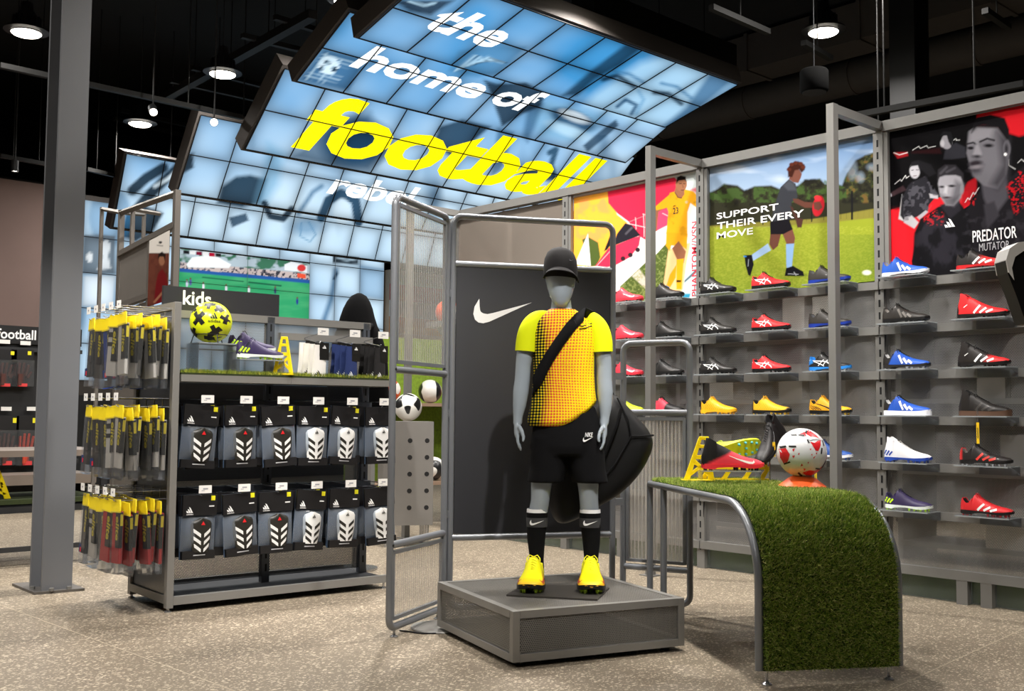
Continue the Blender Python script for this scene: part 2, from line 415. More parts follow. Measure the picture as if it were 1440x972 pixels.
for i in range(3): MB().cyl((0, 2+i*4, .2), (0, 2+i*4, .62), 0.012, 8).build('hanger_rod', RAILM, t)
def rail(label, p0, p1, s=0.05, group='dark suspended ceiling rails', drops=2):
    p0, p1 = Vector(p0), Vector(p1)
    t = thing('ceiling_rail', label, 'rail', p0, group=group); d = p1-p0
    L = d.length; a = math.atan2(d.y, d.x)
    M = Matrix.Rotation(a, 4, 'Z')
    MB().box(L/2, 0, 0, L, s, s*0.9, M=M).build('rail_channel', RAILM, t)
    for i in range(drops):
        k = (i+.5)/drops; q = d*k; MB().cyl((q.x, q.y, 0), (q.x, q.y, 6.0-p0.z), 0.006, 6).build('drop_rod', RAILM, t)
    return t
# positions read along rays at their own heights
def seg(x0, y0, x1, y1, z, label, s=0.05, **k): rail(label, gnd(x0, y0, z), gnd(x1, y1, z), s, **k)
seg(0, 92, 340, 165, 3.95, 'long dark track rail carrying the small spotlights', 0.05)
seg(0, 219, 72, 232, 3.95, 'dark track rail over the taupe wall with one spotlight', 0.05)
seg(122, 238, 175, 250, 3.95, 'short dark rail ending beside the leftmost screen casing', 0.05)
seg(230, 138, 440, 20, 5.0, 'thick dark beam slanting up past the pendant lamps', 0.10)
for a in ((340, 50, 430, 72), (270, 95, 375, 122), (240, 113, 370, 142), (160, 167, 265, 192), (170, 155, 270, 178), (386, 24, 470, 50)):
    seg(*a, 5.05, 'dark ceiling cross rail above the pendant lamps', 0.06, drops=1)
seg(1185, 166, 1440, 118, 3.35, 'dark lighting track just above the red and black poster', 0.05)
seg(820, 8, 1020, 85, 4.9, 'dark slotted cable tray above the screen canopy', 0.3, drops=3)
seg(1220, 172, 1250, 190, 3.3, 'short dark rail stub behind the shoe wall top rail', 0.05, drops=1)
for a in ((1000, 10, 1080, 45), (1130, 60, 1168, 82), (1385, 15, 1418, 38)):
    seg(*a, 4.15, 'thin dark strut under the broad air duct', 0.05, drops=1)
# dark steel column behind the shoe wall
p = onx(1273, 130, 9.7)
t = thing('steel_column', 'dark steel column rising behind the shoe wall to the ceiling', 'column', (9.7, p[1]-.1, 0))
DKC = mat('near_black_column', '0a0b0d', .6)
for a in (0, .28): MB().bb(a, a+.02, 0, .26, 0, 6).build('flange', DKC, t)
MB().bb(.02, .28, .115, .145, 0, 6).build('web', DKC, t)
# hanging drum speaker
p = gnd(1145, 130, 3.6)
t = thing('drum_speaker', 'black drum shaped loudspeaker hanging on a wire', 'loudspeaker', p)
MB().lathe([(0.0, 0), (.10, 0.0), (.112, .015), (.112, .17), (.10, .185), (0, .185)], 24).build('speaker_body', mat('matt_black_drum', '050505', .95, spec=.1), t, smooth=40)
MB().lathe([(0.0, -.004), (.095, -.004), (.095, .002)], 24).build('grille', DARK, t, smooth=40)
MB().cyl((0, 0, .18), (0, 0, 2.4), .004, 6).build('wire', DARK, t)

# ------------------------------------------------------------------ lamps
LENSM = mat('lamp_lens', 'fff6e6', 0.4, var=0, emit=14.0)
def high_bay(loc, label, group=None, power=None):
    t = thing('high_bay_lamp', label, 'lamp', loc, group=group)
    MB().lathe([(.0, .30), (.05, .30), (.06, .22), (.10, .17), (.125, .06), (.20, .035), (.205, .02), (.14, .012), (.135, .0)], 28).build('housing', BLACK, t, smooth=35)
    fins = MB()
    for i in range(16):
        a = 2*math.pi*i/16; M = Matrix.Rotation(a, 4, 'Z'); fins.box(.105, 0, .11, .05, .004, .1, M=M)
    fins.build('cooling_fins', BLACK, t)
    MB().lathe([(0, -.012), (.12, -.012), (.136, .0), (.136, .012)], 28).build('lens', LENSM, t, smooth=60)
    MB().cyl((0, 0, .30), (0, 0, 5.99-loc[2]), .005, 6).build('chain', DARK, t)
    l = D.lights.new('lamp_light', 'AREA'); l.shape = 'DISK'; l.size = 0.26; l.energy = power or LAMP_W; l.color = (1.0, 0.955, 0.90); l.spread = math.radians(150)
    lo = D.objects.new('lamp_light', l); COL.objects.link(lo); lo.parent = t; lo.location = (0, 0, -.02)
    return t
for (x, y, z, lb) in ((37, 47, 4.6, 'lit round pendant lamp left of the steel column top'), (313, 105, 4.6, 'lit round pendant lamp under the slanting dark beam'),
                      (197, 175, 4.6, 'lit round pendant lamp below the small spotlight rail'), (1158, 46, 4.6, 'lit round pendant lamp above the drum speaker'), (491, 3, 4.7, 'lit round pendant lamp beside the screen canopy corner')):
    high_bay(gnd(x, y, z), lb)
for gx, gy, k in ((0.2, 0.2, .6), (0.4, 3.2, .3), (3.2, 0.2, .25), (4.0, 3.6, 1.4), (4.5, 5.8, 2.1), (2.6, 6.2, 1.1), (0.4, 6.4, .7)):
    high_bay((gx, gy, 4.6), 'lit round pendant lamp over the aisle in front of the displays', 'aisle pendant lamps', LAMP_W*k)
for gx, gy in ((7.0, 1.6), (7.4, 4.0), (6.6, 6.0), (-2.2, 7.5), (2.6, 9.0)):  # unseen lamps added to light the shop behind the shoe wall and around
    high_bay((gx, gy, 4.6), 'lit round pendant lamp over the outer shop aisles', 'outer pendant lamps')
def spot(loc, aim, label, group=None, power=None, stem=.14, size=58):
    t = thing('track_spotlight', label, 'spotlight', loc, group=group)
    dv = (Vector(aim)-Vector(loc)).normalized(); q = dv.to_track_quat('-Z', 'Y').to_matrix().to_4x4()
    b = MB().lathe([(0, .07), (.036, .07), (.04, .065), (.04, -.06), (.036, -.06), (.034, -.045)], 20); b.v = [tuple(q @ Vector(v)) for v in b.v]; b.build('can', DARK, t, smooth=35)
    b = MB().lathe([(0, -.05), (.034, -.05), (.034, -.046)], 20); b.v = [tuple(q @ Vector(v)) for v in b.v]; b.build('lens', LENSM, t, smooth=35)
    MB().cyl((0, 0, .05), (0, 0, stem), .008, 8).build('stem', DARK, t)
    MB().bb(-.09, .09, -.02, .02, stem-.01, stem+.015).build('track_adapter', DARK, t)
    l = D.lights.new('spot_light', 'SPOT'); l.energy = power or SPOT_W; l.spot_size = math.radians(size); l.spot_blend = 0.6; l.shadow_soft_size = 0.05; l.color = (1.0, 0.955, 0.90)
    lo = D.objects.new('spot_light', l); COL.objects.link(lo); lo.parent = t; lo.matrix_parent_inverse = Matrix.Identity(4)
    lo.matrix_local = Matrix.Translation(dv*0.13) @ q
    return t
spot(gnd(215, 155, 3.80), gnd(430, 900), 'small lit spotlight on the long track rail above a pendant lamp', power=25, stem=2.18)
spot(gnd(21, 234, 3.80), gnd(20, 700), 'small lit spotlight over the taupe wall', stem=2.18)
spot(gnd(301, 172, 3.78), gnd(301, 172, 0), 'small unlit looking spotlight can at the end of the long track rail', power=20, stem=2.2)
# unseen spotlights added over the aisle to brighten the shoe wall, mannequin and gondola
for x, y, ax, ay, az, pw, sz in ((2.0, 1.2, 3.15, 3.55, 1.15, 150, 34), (0.9, 2.6, 3.0, 5.2, 1.0, 150, 40), (3.3, 1.0, 5.7, 2.7, 1.1, 95, 50), (3.6, 2.0, 5.7, 4.0, 1.1, 95, 50), (3.8, 4.4, 5.7, 5.6, 1.2, 55, 48), (0.2, 4.0, 2.2, 5.6, .95, 140, 38), (3.2, 2.2, 3.9, 3.0, .72, 120, 30)):
    spot((x, y, 3.8), (ax, ay, az), 'small lit spotlight on the aisle track aimed at the displays', 'aisle track spotlights', power=pw*2.6, stem=2.18, size=sz)
rail('aisle track rail running over the mannequin', (0.0, 0.0, 3.96), (4.2, 5.0, 3.96), drops=3)

# ------------------------------------------------------------------ video screen canopy: shingled strips of square screens
CASE = mat('screen_casing', '4a4542', 0.6, 0.1)
BEZ = mat('screen_bezel', '08090b', 0.5, var=0)
GLOWW = mat('screen_white_letters', 'f4fbff', 0.4, var=0, emit=1.0)
GLOWY = mat('screen_yellow_letters', 'fff000', 0.4, var=0, emit=1.0)
def led_paint(cv):
    x, y = cv.x, cv.y
    n = cv.fbm(130, 110, 3, 3); n2 = cv.fbm(60, 160, 8, 3)
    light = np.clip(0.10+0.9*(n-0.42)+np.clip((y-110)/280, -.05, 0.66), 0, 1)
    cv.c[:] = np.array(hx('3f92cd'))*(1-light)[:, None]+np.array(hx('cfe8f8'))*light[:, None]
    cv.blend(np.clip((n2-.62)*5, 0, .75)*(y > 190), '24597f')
    DK, MD, LT = '0f3049', '2f6690', 'dff0fb'
    # upper canopy: forehead, eyes and nose of a face
    cv.poly([(838, 130), (900, 88), (960, 70), (1010, 88), (1030, 118), (960, 170), (900, 178), (860, 165), (820, 150)], 'a8d0ea', 14, .8)
    cv.poly([(790, 135), (830, 100), (880, 62), (905, 66), (872, 92), (836, 112), (812, 134)], DK, 6, .85)
    cv.poly([(1000, 100), (1032, 112), (950, 182), (930, 180), (965, 150)], '2a618d', 8, .8)
    cv.line([(848, 112), (868, 106), (892, 122)], 6, DK, 4, .9); cv.line([(920, 130), (940, 132), (958, 146)], 6, DK, 4, .9)
    cv.line([(862, 100), (885, 104), (905, 116)], 4, '3a76a4', 4, .8); cv.line([(930, 117), (952, 122), (972, 138)], 4, '3a76a4', 4, .8)
    cv.line([(868, 150), (880, 140), (895, 148), (888, 160)], 5, '1d4d73', 3, .9); cv.line([(895, 160), (905, 140), (898, 128)], 4, '5d97c2', 4, .7)
    # open mouth on the strip below
    cv.poly([(770, 140), (800, 148), (848, 162), (838, 182), (800, 200), (760, 190), (742, 165)], '7fb4d8', 10, .7)
    cv.ell(805, 168, 32, 13, '1c4a70', 5, 20, .85); cv.ell(808, 164, 22, 7, LT, 4, 20, .95); cv.ell(800, 184, 30, 8, 'b7dcf2', 6, 20, .8)
    cv.poly([(742, 150), (764, 146), (752, 180), (742, 200), (735, 190)], '1d4d73', 8, .7)
    cv.poly([(820, 205), (842, 186), (866, 168), (870, 176), (848, 196), (826, 214)], '12344f', 3, .85)
    # hands, net with ball, hair
    cv.poly([(630, 100), (645, 72), (690, 64), (740, 66), (700, 104), (670, 108)], '4c86b3', 6, .8)
    for k in range(6): cv.line([(640+9*k, 100-4*k), (668+8*k, 78+2*k)], 3.2, 'a9d1ea', 2, .8); cv.line([(644+9*k, 101-4*k), (672+8*k, 79+2*k)], 1.4, DK, 1.5, .7)
    cv.poly([(420, 112), (456, 70), (515, 84), (490, 128)], '2a628f', 6, .85)
    cv.ell(462, 92, 15, 13, 'd7edfa', 2); cv.ell(460, 88, 5, 4, '14354f', 1.5); cv.ell(470, 97, 4, 4, '14354f', 1.5); cv.ell(452, 96, 3, 4, '14354f', 1.5)
    for k in range(7): cv.line([(424+6*k, 112+1*k), (456+4*k, 72+2*k)], 1.1, 'bfe0f4', 1, .6); cv.line([(430+4*k, 106-5*k), (474+4*k, 118-5*k)], 1.1, 'bfe0f4', 1, .5)
    cv.poly([(553, 0), (640, 0), (606, 22), (575, 16)], '12263a', 6, .9); cv.line([(575, 2), (598, 8), (612, 4)], 3, 'b7dcf2', 3, .8)
    cv.poly([(680, 112), (700, 118), (740, 116), (768, 132), (760, 150), (735, 160), (706, 178), (696, 150), (690, 132)], '10283c', 4, .9)
    # football strip: dark blobs behind the letters
    cv.ell(500, 200, 50, 34, '1a4a6d', 14, 0, .9); cv.ell(505, 196, 22, 16, '0c2233', 8, 0, .9); cv.poly([(405, 222), (470, 168), (520, 160), (545, 210), (520, 242), (470, 238)], '173f5e', 16, .75)
    cv.poly([(610, 200), (618, 178), (650, 168), (690, 178), (664, 200), (640, 226)], '11354f', 5, .9)
    cv.poly([(700, 180), (722, 186), (705, 240), (690, 250)], '21577f', 6, .7); cv.line([(773, 215), (782, 210), (775, 232), (784, 262)], 8, '18435f', 4, .9)
    cv.ell(757, 245, 26, 8, '0f2c42', 4, 12, .9)
    # rebel strip: boot shape and zero
    cv.poly([(305, 286), (312, 262), (332, 248), (352, 246), (376, 252), (366, 286), (340, 292)], '0e3147', 6, .95)
    cv.poly([(376, 200), (400, 215), (392, 260), (372, 290), (358, 288), (372, 240)], '7db6db', 14, .7)
    cv.line([(452, 306), (462, 282), (480, 272), (500, 282), (504, 312)], 13, '14405e', 3, .95); cv.ell(481, 298, 12, 18, 'cfe6f5', 4)
    cv.line([(372, 286), (380, 304), (398, 308), (410, 294)], 9, '0d2a3f', 3, .95); cv.line([(420, 300), (440, 270), (452, 262)], 6, '2b668f', 6, .8)
    cv.poly([(322, 306), (346, 300), (350, 310), (326, 320)], '123a56', 3, .9)
    cv.ell(430, 330, 15, 17, 'b5d3e8', 8, 0, .8); cv.line([(424, 314), (422, 332), (436, 340), (444, 330), (434, 312)], 2, '6f9dbd', 2, .8); cv.ell(430, 318, 24, 12, '447ca6', 12, 0, .6)
    # far left strip: dark boot silhouette
    cv.poly([(168, 332), (178, 300), (206, 268), (236, 240), (250, 226), (272, 214), (272, 236), (246, 250), (226, 268), (206, 290), (230, 300), (214, 328), (190, 340)], '0f2738', 4, .95)
    cv.line([(186, 268), (206, 250), (230, 236)], 14, '0f2738', 4, .95); cv.line([(218, 262), (236, 252), (254, 236)], 5, 'd9ecf7', 4, .9)
    cv.ell(155, 305, 30, 42, '2f74a3', 6, 0, .5)
    # lower wall
    cv.poly([(117, 330), (162, 331), (162, 386), (115, 384)], '6f7f8c', 2); cv.ell(126, 362, 4.5, 7, 'dfe6ea', 1.5)
    cv.poly([(140, 345), (150, 336), (156, 345), (152, 360), (156, 378), (136, 380), (144, 362)], 'd5dde2', 2)
    cv.poly([(118, 388), (162, 388), (158, 430), (116, 430)], 'e4f0f8', 3, .8)
    cv.poly([(468, 358), (504, 362), (504, 372), (468, 370)], '15212b', 2, .95); cv.line([(474, 362), (488, 366), (502, 364)], 3, 'a9c3d4', 2, .8)
    cv.line([(455, 452), (466, 420), (472, 380)], 7, '2f6690', 6, .8); cv.line([(470, 392), (474, 384)], 4, '12344f', 2, .9)
    cv.poly([(505, 372), (540, 378), (540, 422), (505, 416)], '6d9cc4', 4, .6)
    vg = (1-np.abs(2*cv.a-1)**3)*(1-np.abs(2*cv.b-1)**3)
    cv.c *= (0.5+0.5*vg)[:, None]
def strip(label, X0, b, t, ncol, casing=0.2, w=0.5, res=20):
    b, t = np.array([X0, *b]), np.array([X0, *t]); up = t-b; L = np.linalg.norm(up); up /= L
    nb = np.cross([1, 0, 0], up)            # away from the viewers: up and back
    if nb[1] < 0: nb = -nb
    th = thing('screen_strip', label, 'video screen', b)
    h = L/2
    B = MB(); xe = ncol*w
    P = [np.zeros(3)-up*.03, up*(L+.03)]
    vs = []
    for xx in (-.03, xe+.03):
        for pp in P:
            for k in (0.012, casing): vs.append(np.array([xx, 0, 0])+pp+nb*k)
    B.add(vs, [(0, 1, 3, 2), (4, 6, 7, 5), (0, 4, 5, 1), (2, 3, 7, 6), (0, 2, 6, 4), (1, 5, 7, 3)])
    B.build('casing', CASE, th)
    for c in range(ncol):
        for r in range(2):
            o = b+np.array([c*w+.004, 0, 0])+up*(r*h+.004)
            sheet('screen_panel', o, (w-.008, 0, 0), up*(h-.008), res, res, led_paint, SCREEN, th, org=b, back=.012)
    g = MB()
    def bar(p0, p1, wd, dirn):
        q = np.asarray(dirn)*wd/2; f = -nb*0.006
        g.add([p0-q, p1-q, p1+q, p0+q, p0-q+f, p1-q+f, p1+q+f, p0+q+f], [(0, 1, 2, 3), (4, 5, 6, 7), (0, 1, 5, 4), (1, 2, 6, 5), (2, 3, 7, 6), (3, 0, 4, 7)])
    for c in range(ncol+1): bar(np.array([c*w, 0, 0]), np.array([c*w, 0, 0])+up*L, .011, (1, 0, 0))
    for r in range(3): bar(up*(r*h), up*(r*h)+np.array([xe, 0, 0]), .011, up)
    g.build('bezel_grid', BEZ, th)
    for k in (0.12, 0.7):
        q = np.array([xe*k, 0, 0])+up*(L*.6)+nb*casing
        MB().cyl(tuple(q), (q[0], q[1], 6.0-b[2]), .008, 6).build('suspension_rod', DARK, th)
    def fn(a, c, d): return tuple(np.array([a, 0, 0])+up*c-nb*.003)
    def loc(x, y): # pixel -> strip coordinates
        p = onplane(x, y, b, nb)-b; return p[0], p @ up
    return th, fn, loc, L
S1 = strip('highest overhanging screen strip showing the word the', 4.94, (7.35, 4.13), (6.39, 4.385), 8)
S2 = strip('overhanging screen strip showing the words home of', 4.98, (8.40, 4.01), (7.55, 4.42), 9)
S3 = strip('sloping screen strip showing the big yellow word football', 5.07, (9.50, 3.595), (8.77, 4.235), 10)
S4 = strip('steep screen strip showing the white word rebel', 5.29, (11.48, 3.485), (10.94, 4.275), 12)
S5 = strip('lowest blue screen strip with a dark boot picture at its end', 5.27, (13.25, 3.305), (12.9, 4.18), 12)
def put_word(S, word, m, pl, pr, bot, top, name='lettering', **k):
    # pl/pr: pixels of the baseline ends; bot/top: strip heights of letter box
    th, fn, loc, L = S; mb = MB()
    fit_text(mb, word, fn, loc(*pl)[0], loc(*pr)[0], bot, top, **k)
    mb.build(name, m, th, fix=False)
def hgt(S, x, y): return S[2](x, y)[1]
IT = dict(offset=0.032, shear=0.22)
put_word(S1, 'the', GLOWW, (588, 44), (694, 68), hgt(S1, 655, 58), hgt(S1, 645, 8), **IT)
put_word(S2, 'home', GLOWW, (488, 95), (670, 140), hgt(S2, 560, 112), hgt(S2, 522, 62), **IT)
put_word(S2, 'of', GLOWW, (682, 150), (746, 160), hgt(S2, 705, 150), hgt(S2, 752, 126), **IT)
put_word(S3, 'football', GLOWY, (408, 208), (854, 226), hgt(S3, 420, 210), hgt(S3, 838, 221), offset=0.036, shear=0.2)
put_word(S4, 'rebel', GLOWW, (458, 272), (582, 290), hgt(S4, 500, 279), hgt(S4, 478, 243), **IT)
# upright video wall with the match picture
YW6 = 14.5
vw = thing('video_wall', 'upright blue video wall with a football match playing on its big screens', 'video screen', (5.3, YW6, 0))
org = np.array([5.3, YW6, 0.])
MB().bb(0.0, 5.06, .013, .2, 1.2, 3.92).build('casing', CASE, vw)
MB().bb(0.0, 5.06, .02, .2, 0.0, 1.2).build('plinth_board', DARK, vw)
zr = [1.4, 1.9, 2.38, 2.86, 3.35, 3.85]
colsL = [5.36, 5.85, 6.30, 6.74]; colsM = [6.74, 7.28, 7.82, 8.37, 8.91]; colsR = [8.91, 9.38, 9.86, 10.34]
def tile(x0, x1, z0, z1):
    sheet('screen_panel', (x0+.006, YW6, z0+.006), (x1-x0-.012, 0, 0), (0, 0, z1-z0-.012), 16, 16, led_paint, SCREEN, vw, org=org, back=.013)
for cs in (colsL, colsR):
    for i in range(3):
        for k in range(5): tile(cs[i], cs[i+1], zr[k], zr[k+1])
for i in range(4): tile(colsM[i], colsM[i+1], zr[4], zr[5]); tile(colsM[i], colsM[i+1], 1.4, 1.9); tile(colsM[i], colsM[i+1], 1.9, 2.38)
def match_paint(cv):
    x, y = cv.x, cv.y; hz = 382+(x-250)*.09
    cv.c[:] = hx('35a06a'); cv.blend(np.clip((cv.fbm(30, 8, 5)-.4)*1.5, 0, .5), '57b87c')
    cv.put(y-hz, '2a5aa0', 1.5); cv.put(y-(hz-5), '6f6a72', 1.5)
    n = cv.fbm(3, 3, 9, 2); cv.blend((y < hz-5)*(n > .5)*.9, 'c9b9b4'); cv.blend((y < hz-5)*(n < .38)*.9, '33343c')
    cv.put(y-(hz-14), 'aebfc9', 2); n = cv.fbm(16, 9, 4, 3)
    cv.blend((y < hz-14)*np.clip((n-.45)*8, 0, 1)*.95, '2f6b4c'); cv.blend((y < hz-30)*np.clip((.4-n)*8, 0, 1)*.8, 'e4eef2')
    cv.poly([(262, 372), (270, 362), (300, 358), (325, 372), (322, 377), (264, 376)], 'eef3f4', 1.5)
    cv.poly([(400, 372), (410, 368), (432, 374), (432, 384), (400, 380)], 'e7ecef', 1); cv.poly([(418, 384), (430, 386), (430, 392), (418, 390)], 'e8563a', 1); cv.ell(424, 377, 6, 5, 'd23c3c', 1.2)
    for k, c in enumerate(('1c1c20', 'e9e9e9', '7c1230', 'e9e9e9', 'b01230', '222222')): cv.poly([(258+9*k, 352+k*.8), (266+9*k, 352.7+k*.8), (266+9*k, 357.7+k*.8), (258+9*k, 357+k*.8)], c, .8)
    cv.line([(285, 390), (342, 396)], 1.6, '1e5f45', 1.2); cv.line([(350, 397), (395, 402)], 2, '1c5741', 1.2)
    for px, py, c in ((268, 397, '5a4fa0'), (286, 403, 'e8e8f0'), (318, 406, 'dcdce6'), (387, 409, '3a3a66'), (418, 424, '2c3d8f'), (350, 408, 'e8e8f0'), (263, 399, 'cfd0e8')):
        cv.ell(px, py, 1.6, 4.5, c, 1); cv.ell(px, py-5, 1.2, 1.4, '6b4a3c', .8)
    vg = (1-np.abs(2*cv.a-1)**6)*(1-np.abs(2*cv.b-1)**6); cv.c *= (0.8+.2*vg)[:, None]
for i in range(2):
    for k in range(2):
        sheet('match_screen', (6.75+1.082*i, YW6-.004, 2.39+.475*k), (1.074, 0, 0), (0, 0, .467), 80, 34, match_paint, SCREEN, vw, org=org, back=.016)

# ------------------------------------------------------------------ football boots
def ip(tab, x):
    return float(np.interp(x, [a for a, b in tab], [b for a, b in tab]))
LOW = [(0, .070), (.03, .092), (.055, .090), (.09, .074), (.14, .063), (.19, .066), (.235, .084), (.265, .106), (.30, .110), (.36, .098), (.48, .078), (.62, .062), (.76, .052), (.88, .047), (.94, .042), (.98, .034), (1, .024)]
HIGH = [(0, .062), (.03, .085), (.06, .118), (.09, .140), (.13, .138), (.20, .126), (.27, .114), (.34, .106), (.42, .093), (.52, .078), (.64, .064), (.76, .054), (.88, .048), (.94, .042), (.98, .034), (1, .024)]
WID = [(0, .012), (.02, .022), (.07, .029), (.15, .031), (.32, .030), (.48, .036), (.66, .042), (.80, .040), (.90, .034), (.95, .027), (.985, .016), (1, .006)]
BASE = [(0, .024), (.3, .022), (.7, .020), (.88, .023), (1, .030)]
BL = 0.272
def boot_y(x, z, prof):
    b, h = ip(BASE, x), ip(prof, x); w = ip(WID, x); op = prof_open(prof)
    hv = h if not (op[0] < x < op[1]) else h+.05
    s = min(1, max(0, (z-b)/(hv-b))); return w*max(0.0, 1-s**2.3)**0.42
def prof_open(prof): return (.045, .25) if prof is LOW else (.075, .235)
UPM = print_mat('boot_upper', 0.5, coat=0.06, spec=0.4)
def boot_mesh(spec):
    prof = HIGH if spec.get('high') else LOW; o0, o1 = prof_open(prof)
    xs = sorted(set(np.round(np.concatenate([np.linspace(0, .3, 25), np.linspace(.3, 1, 40)]), 4)))
    NS = 13; R = []
    for x in xs:
        b, h, w = ip(BASE, x), ip(prof, x), ip(WID, x); op = o0 <= x <= o1
        side = []
        top = h if op else b+(h-b)*.93
        for k in range(NS+1):
            z = b+(top-b)*(k/NS)**.9; side.append((z, boot_y(x, z, prof) if k else w*.97))
        yt = side[-1][1]
        ring = [(x*BL, -y, z) for z, y in side]
        if op:
            dep = min(.034, max(0.004, (min(x-o0, o1-x))*.9)); yi = max(.004, yt-.005)
            ring += [(x*BL, -yi, h-.002), (x*BL, -yi*.8, h-dep), (x*BL, 0, h-dep*1.1), (x*BL, yi*.8, h-dep), (x*BL, yi, h-.002)]
        else:
            ring += [(x*BL, -yt*.82, b+(h-b)*.965), (x*BL, -yt*.42, b+(h-b)*.99), (x*BL, 0, h), (x*BL, yt*.42, b+(h-b)*.99), (x*BL, yt*.82, b+(h-b)*.965)]
        ring += [(x*BL, y, z) for z, y in side[::-1]]
        R.append(ring)
    n = len(R[0]); up = MB(); li = MB(); vs = [p for r in R for p in r]; fu = []; fl = []
    for i in range(len(R)-1):
        op = o0 <= xs[i] and xs[i+1] <= o1
        for j in range(n-1):
            q = (i*n+j, i*n+j+1, (i+1)*n+j+1, (i+1)*n+j)
            (fl if (op and NS < j < NS+5) else fu).append(q)
    fu.append(tuple(range((len(R)-1)*n, len(R)*n))); fu.append(tuple(range(n))[::-1])
    out = []
    up.add(vs, fu); me = up.mesh('upper', UPM, 60)
    cols = np.ones((len(me.vertices), 4), np.float32)
    for i, v in enumerate(me.vertices):
        cols[i, :3] = spec['col'](v.co.x/BL, v.co.z)
    me.color_attributes.new('Col', 'FLOAT_COLOR', 'POINT').data.foreach_set('color', cols.ravel())
    out.append(('upper', me))
    li.add(vs, fl); lm = li.mesh('lining', mat('boot_lining_'+spec.get('lin', '1a1a1c'), spec.get('lin', '1a1a1c'), .9), 60); out.append(('lining', lm))
    # sole plate
    so = MB(); SR = []; flat = spec.get('flat')
    for x in np.linspace(0, 1, 22):
        w = ip(WID, x)*1.03+.001; b = ip(BASE, x)+.004; t = .012 if not flat else b-.001
        if not flat: t = .013+(.006 if x < .2 else 0)-(.003*math.cos((x-.5)*9))
        z0 = max(.001, b-t); SR.append([(x*BL, -w, z0), (x*BL, -w*1.01, b), (x*BL, w*1.01, b), (x*BL, w, z0)])
    so.rings(SR); out.append(('sole', so.mesh('sole', mat('boot_sole_'+spec['sole'], spec['sole'], .4, var=.05), 50)))
    if not flat:
        st = MB()
        for x, y in ((.06, .016), (.06, -.016), (.15, .02), (.15, -.02), (.55, .026), (.55, -.026), (.67, .03), (.67, -.03), (.79, .027), (.79, -.027), (.88, .018), (.88, -.018), (.68, 0)):
            b = ip(BASE, x); st.cyl((x*BL, y, b-.004), (x*BL, y, .0), .0075, 7, r2=.0048)
        out.append(('studs', st.mesh('studs', mat('boot_stud_'+spec.get('stud', spec['sole']), spec.get('stud', spec['sole']), .4), 50)))
    # lateral marks laid on the surface, both sides
    dms = {-1: MB(), 1: MB()}
    def quadstrip(pts, width):
        P = [np.array(p, float) for p in pts]
        for sd in (-1, 1):
            L_, R_ = [], []
            for i, p in enumerate(P):
                d = (P[min(i+1, len(P)-1)]-P[max(i-1, 0)]); d /= np.linalg.norm(d)+1e-9; nn = np.array([-d[1], d[0]])
                wd = width[i] if isinstance(width, list) else width
                for arr, s in ((L_, .5), (R_, -.5)):
                    q = p+nn*wd*s; x = min(.995, max(0, q[0]/BL)); z = min(q[1], ip(prof, x)-.002); arr.append((q[0], sd*(boot_y(x, z, prof)+.0011), z))
            dms[sd].grid([L_, R_])
    def seg2(a, b, n=5): return [(a[0]+(b[0]-a[0])*i/n, a[1]+(b[1]-a[1])*i/n) for i in range(n+1)]
    kd = spec.get('mark')
    if kd == 'bars':
        for k in range(3):
            xa = .37+k*.105; quadstrip(seg2((xa*BL, ip(prof, xa)-.017), ((xa+.10)*BL, .031)), .012)
    elif kd == 'bars_f':
        for k in range(3):
            xa = .36+k*.125; quadstrip(seg2((xa*BL, .029), ((xa+.125)*BL, ip(prof, xa+.125)-.014)), .012)
    elif kd == 'heel':
        for k in range(3): quadstrip(seg2(((.0+k*.065)*BL+.004, .036+.000*k), ((.055+k*.065)*BL+.008, .066-.004*k)), .009)
    elif kd == 'cross':
        quadstrip([(.05*BL, .067), (.2*BL, .063), (.36*BL, .06), (.48*BL, .055), (.56*BL, .042), (.60*BL, .030)], [.004, .005, .006, .007, .007, .006])
        quadstrip([(.05*BL, .066), (.2*BL, .056), (.32*BL, .044), (.42*BL, .030)], [.003, .005, .006, .006])
        quadstrip(seg2((.27*BL, .033), (.40*BL, .070)), .005); quadstrip(seg2((.39*BL, .035), (.49*BL, .066)), .005)
    elif kd == 'swoosh':
        quadstrip([(.42*BL, .064), (.54*BL, .051), (.65*BL, .041), (.73*BL, .035), (.785*BL, .034), (.815*BL, .038), (.81*BL, .0445)], [.001, .004, .008, .010, .010, .007, .002])
    elif kd == 'slash':
        quadstrip([(.2*BL, .066), (.32*BL, .058), (.44*BL, .048), (.56*BL, .036), (.66*BL, .030)], [.003, .006, .006, .009, .014])
        for k in range(4): quadstrip([((.04+k*.05)*BL, .058-.003*k), ((.09+k*.06)*BL, .040), ((.16+k*.06)*BL, .030)], .0035)
    elif kd == 'dots':
        for i in range(11):
            for j in range(4):
                x = (.12+i*.065)*BL+(j % 2)*.008; z = .034+j*.0095
                if z < ip(prof, x/BL)-.012: quadstrip([(x-.0035, z-.001), (x, z), (x+.0035, z+.001)], [.001, .0042, .001])
    if spec.get('word'):
        quadstrip(seg2((.165*BL, .062), (.235*BL, .076)), .004)
    for dm in dms.values():
        if dm.v: out.append(('side_mark', dm.mesh('side_mark', mat('boot_mark_'+spec.get('mc', 'f2f2f2'), spec.get('mc', 'f2f2f2'), .5, var=.02), 60)))
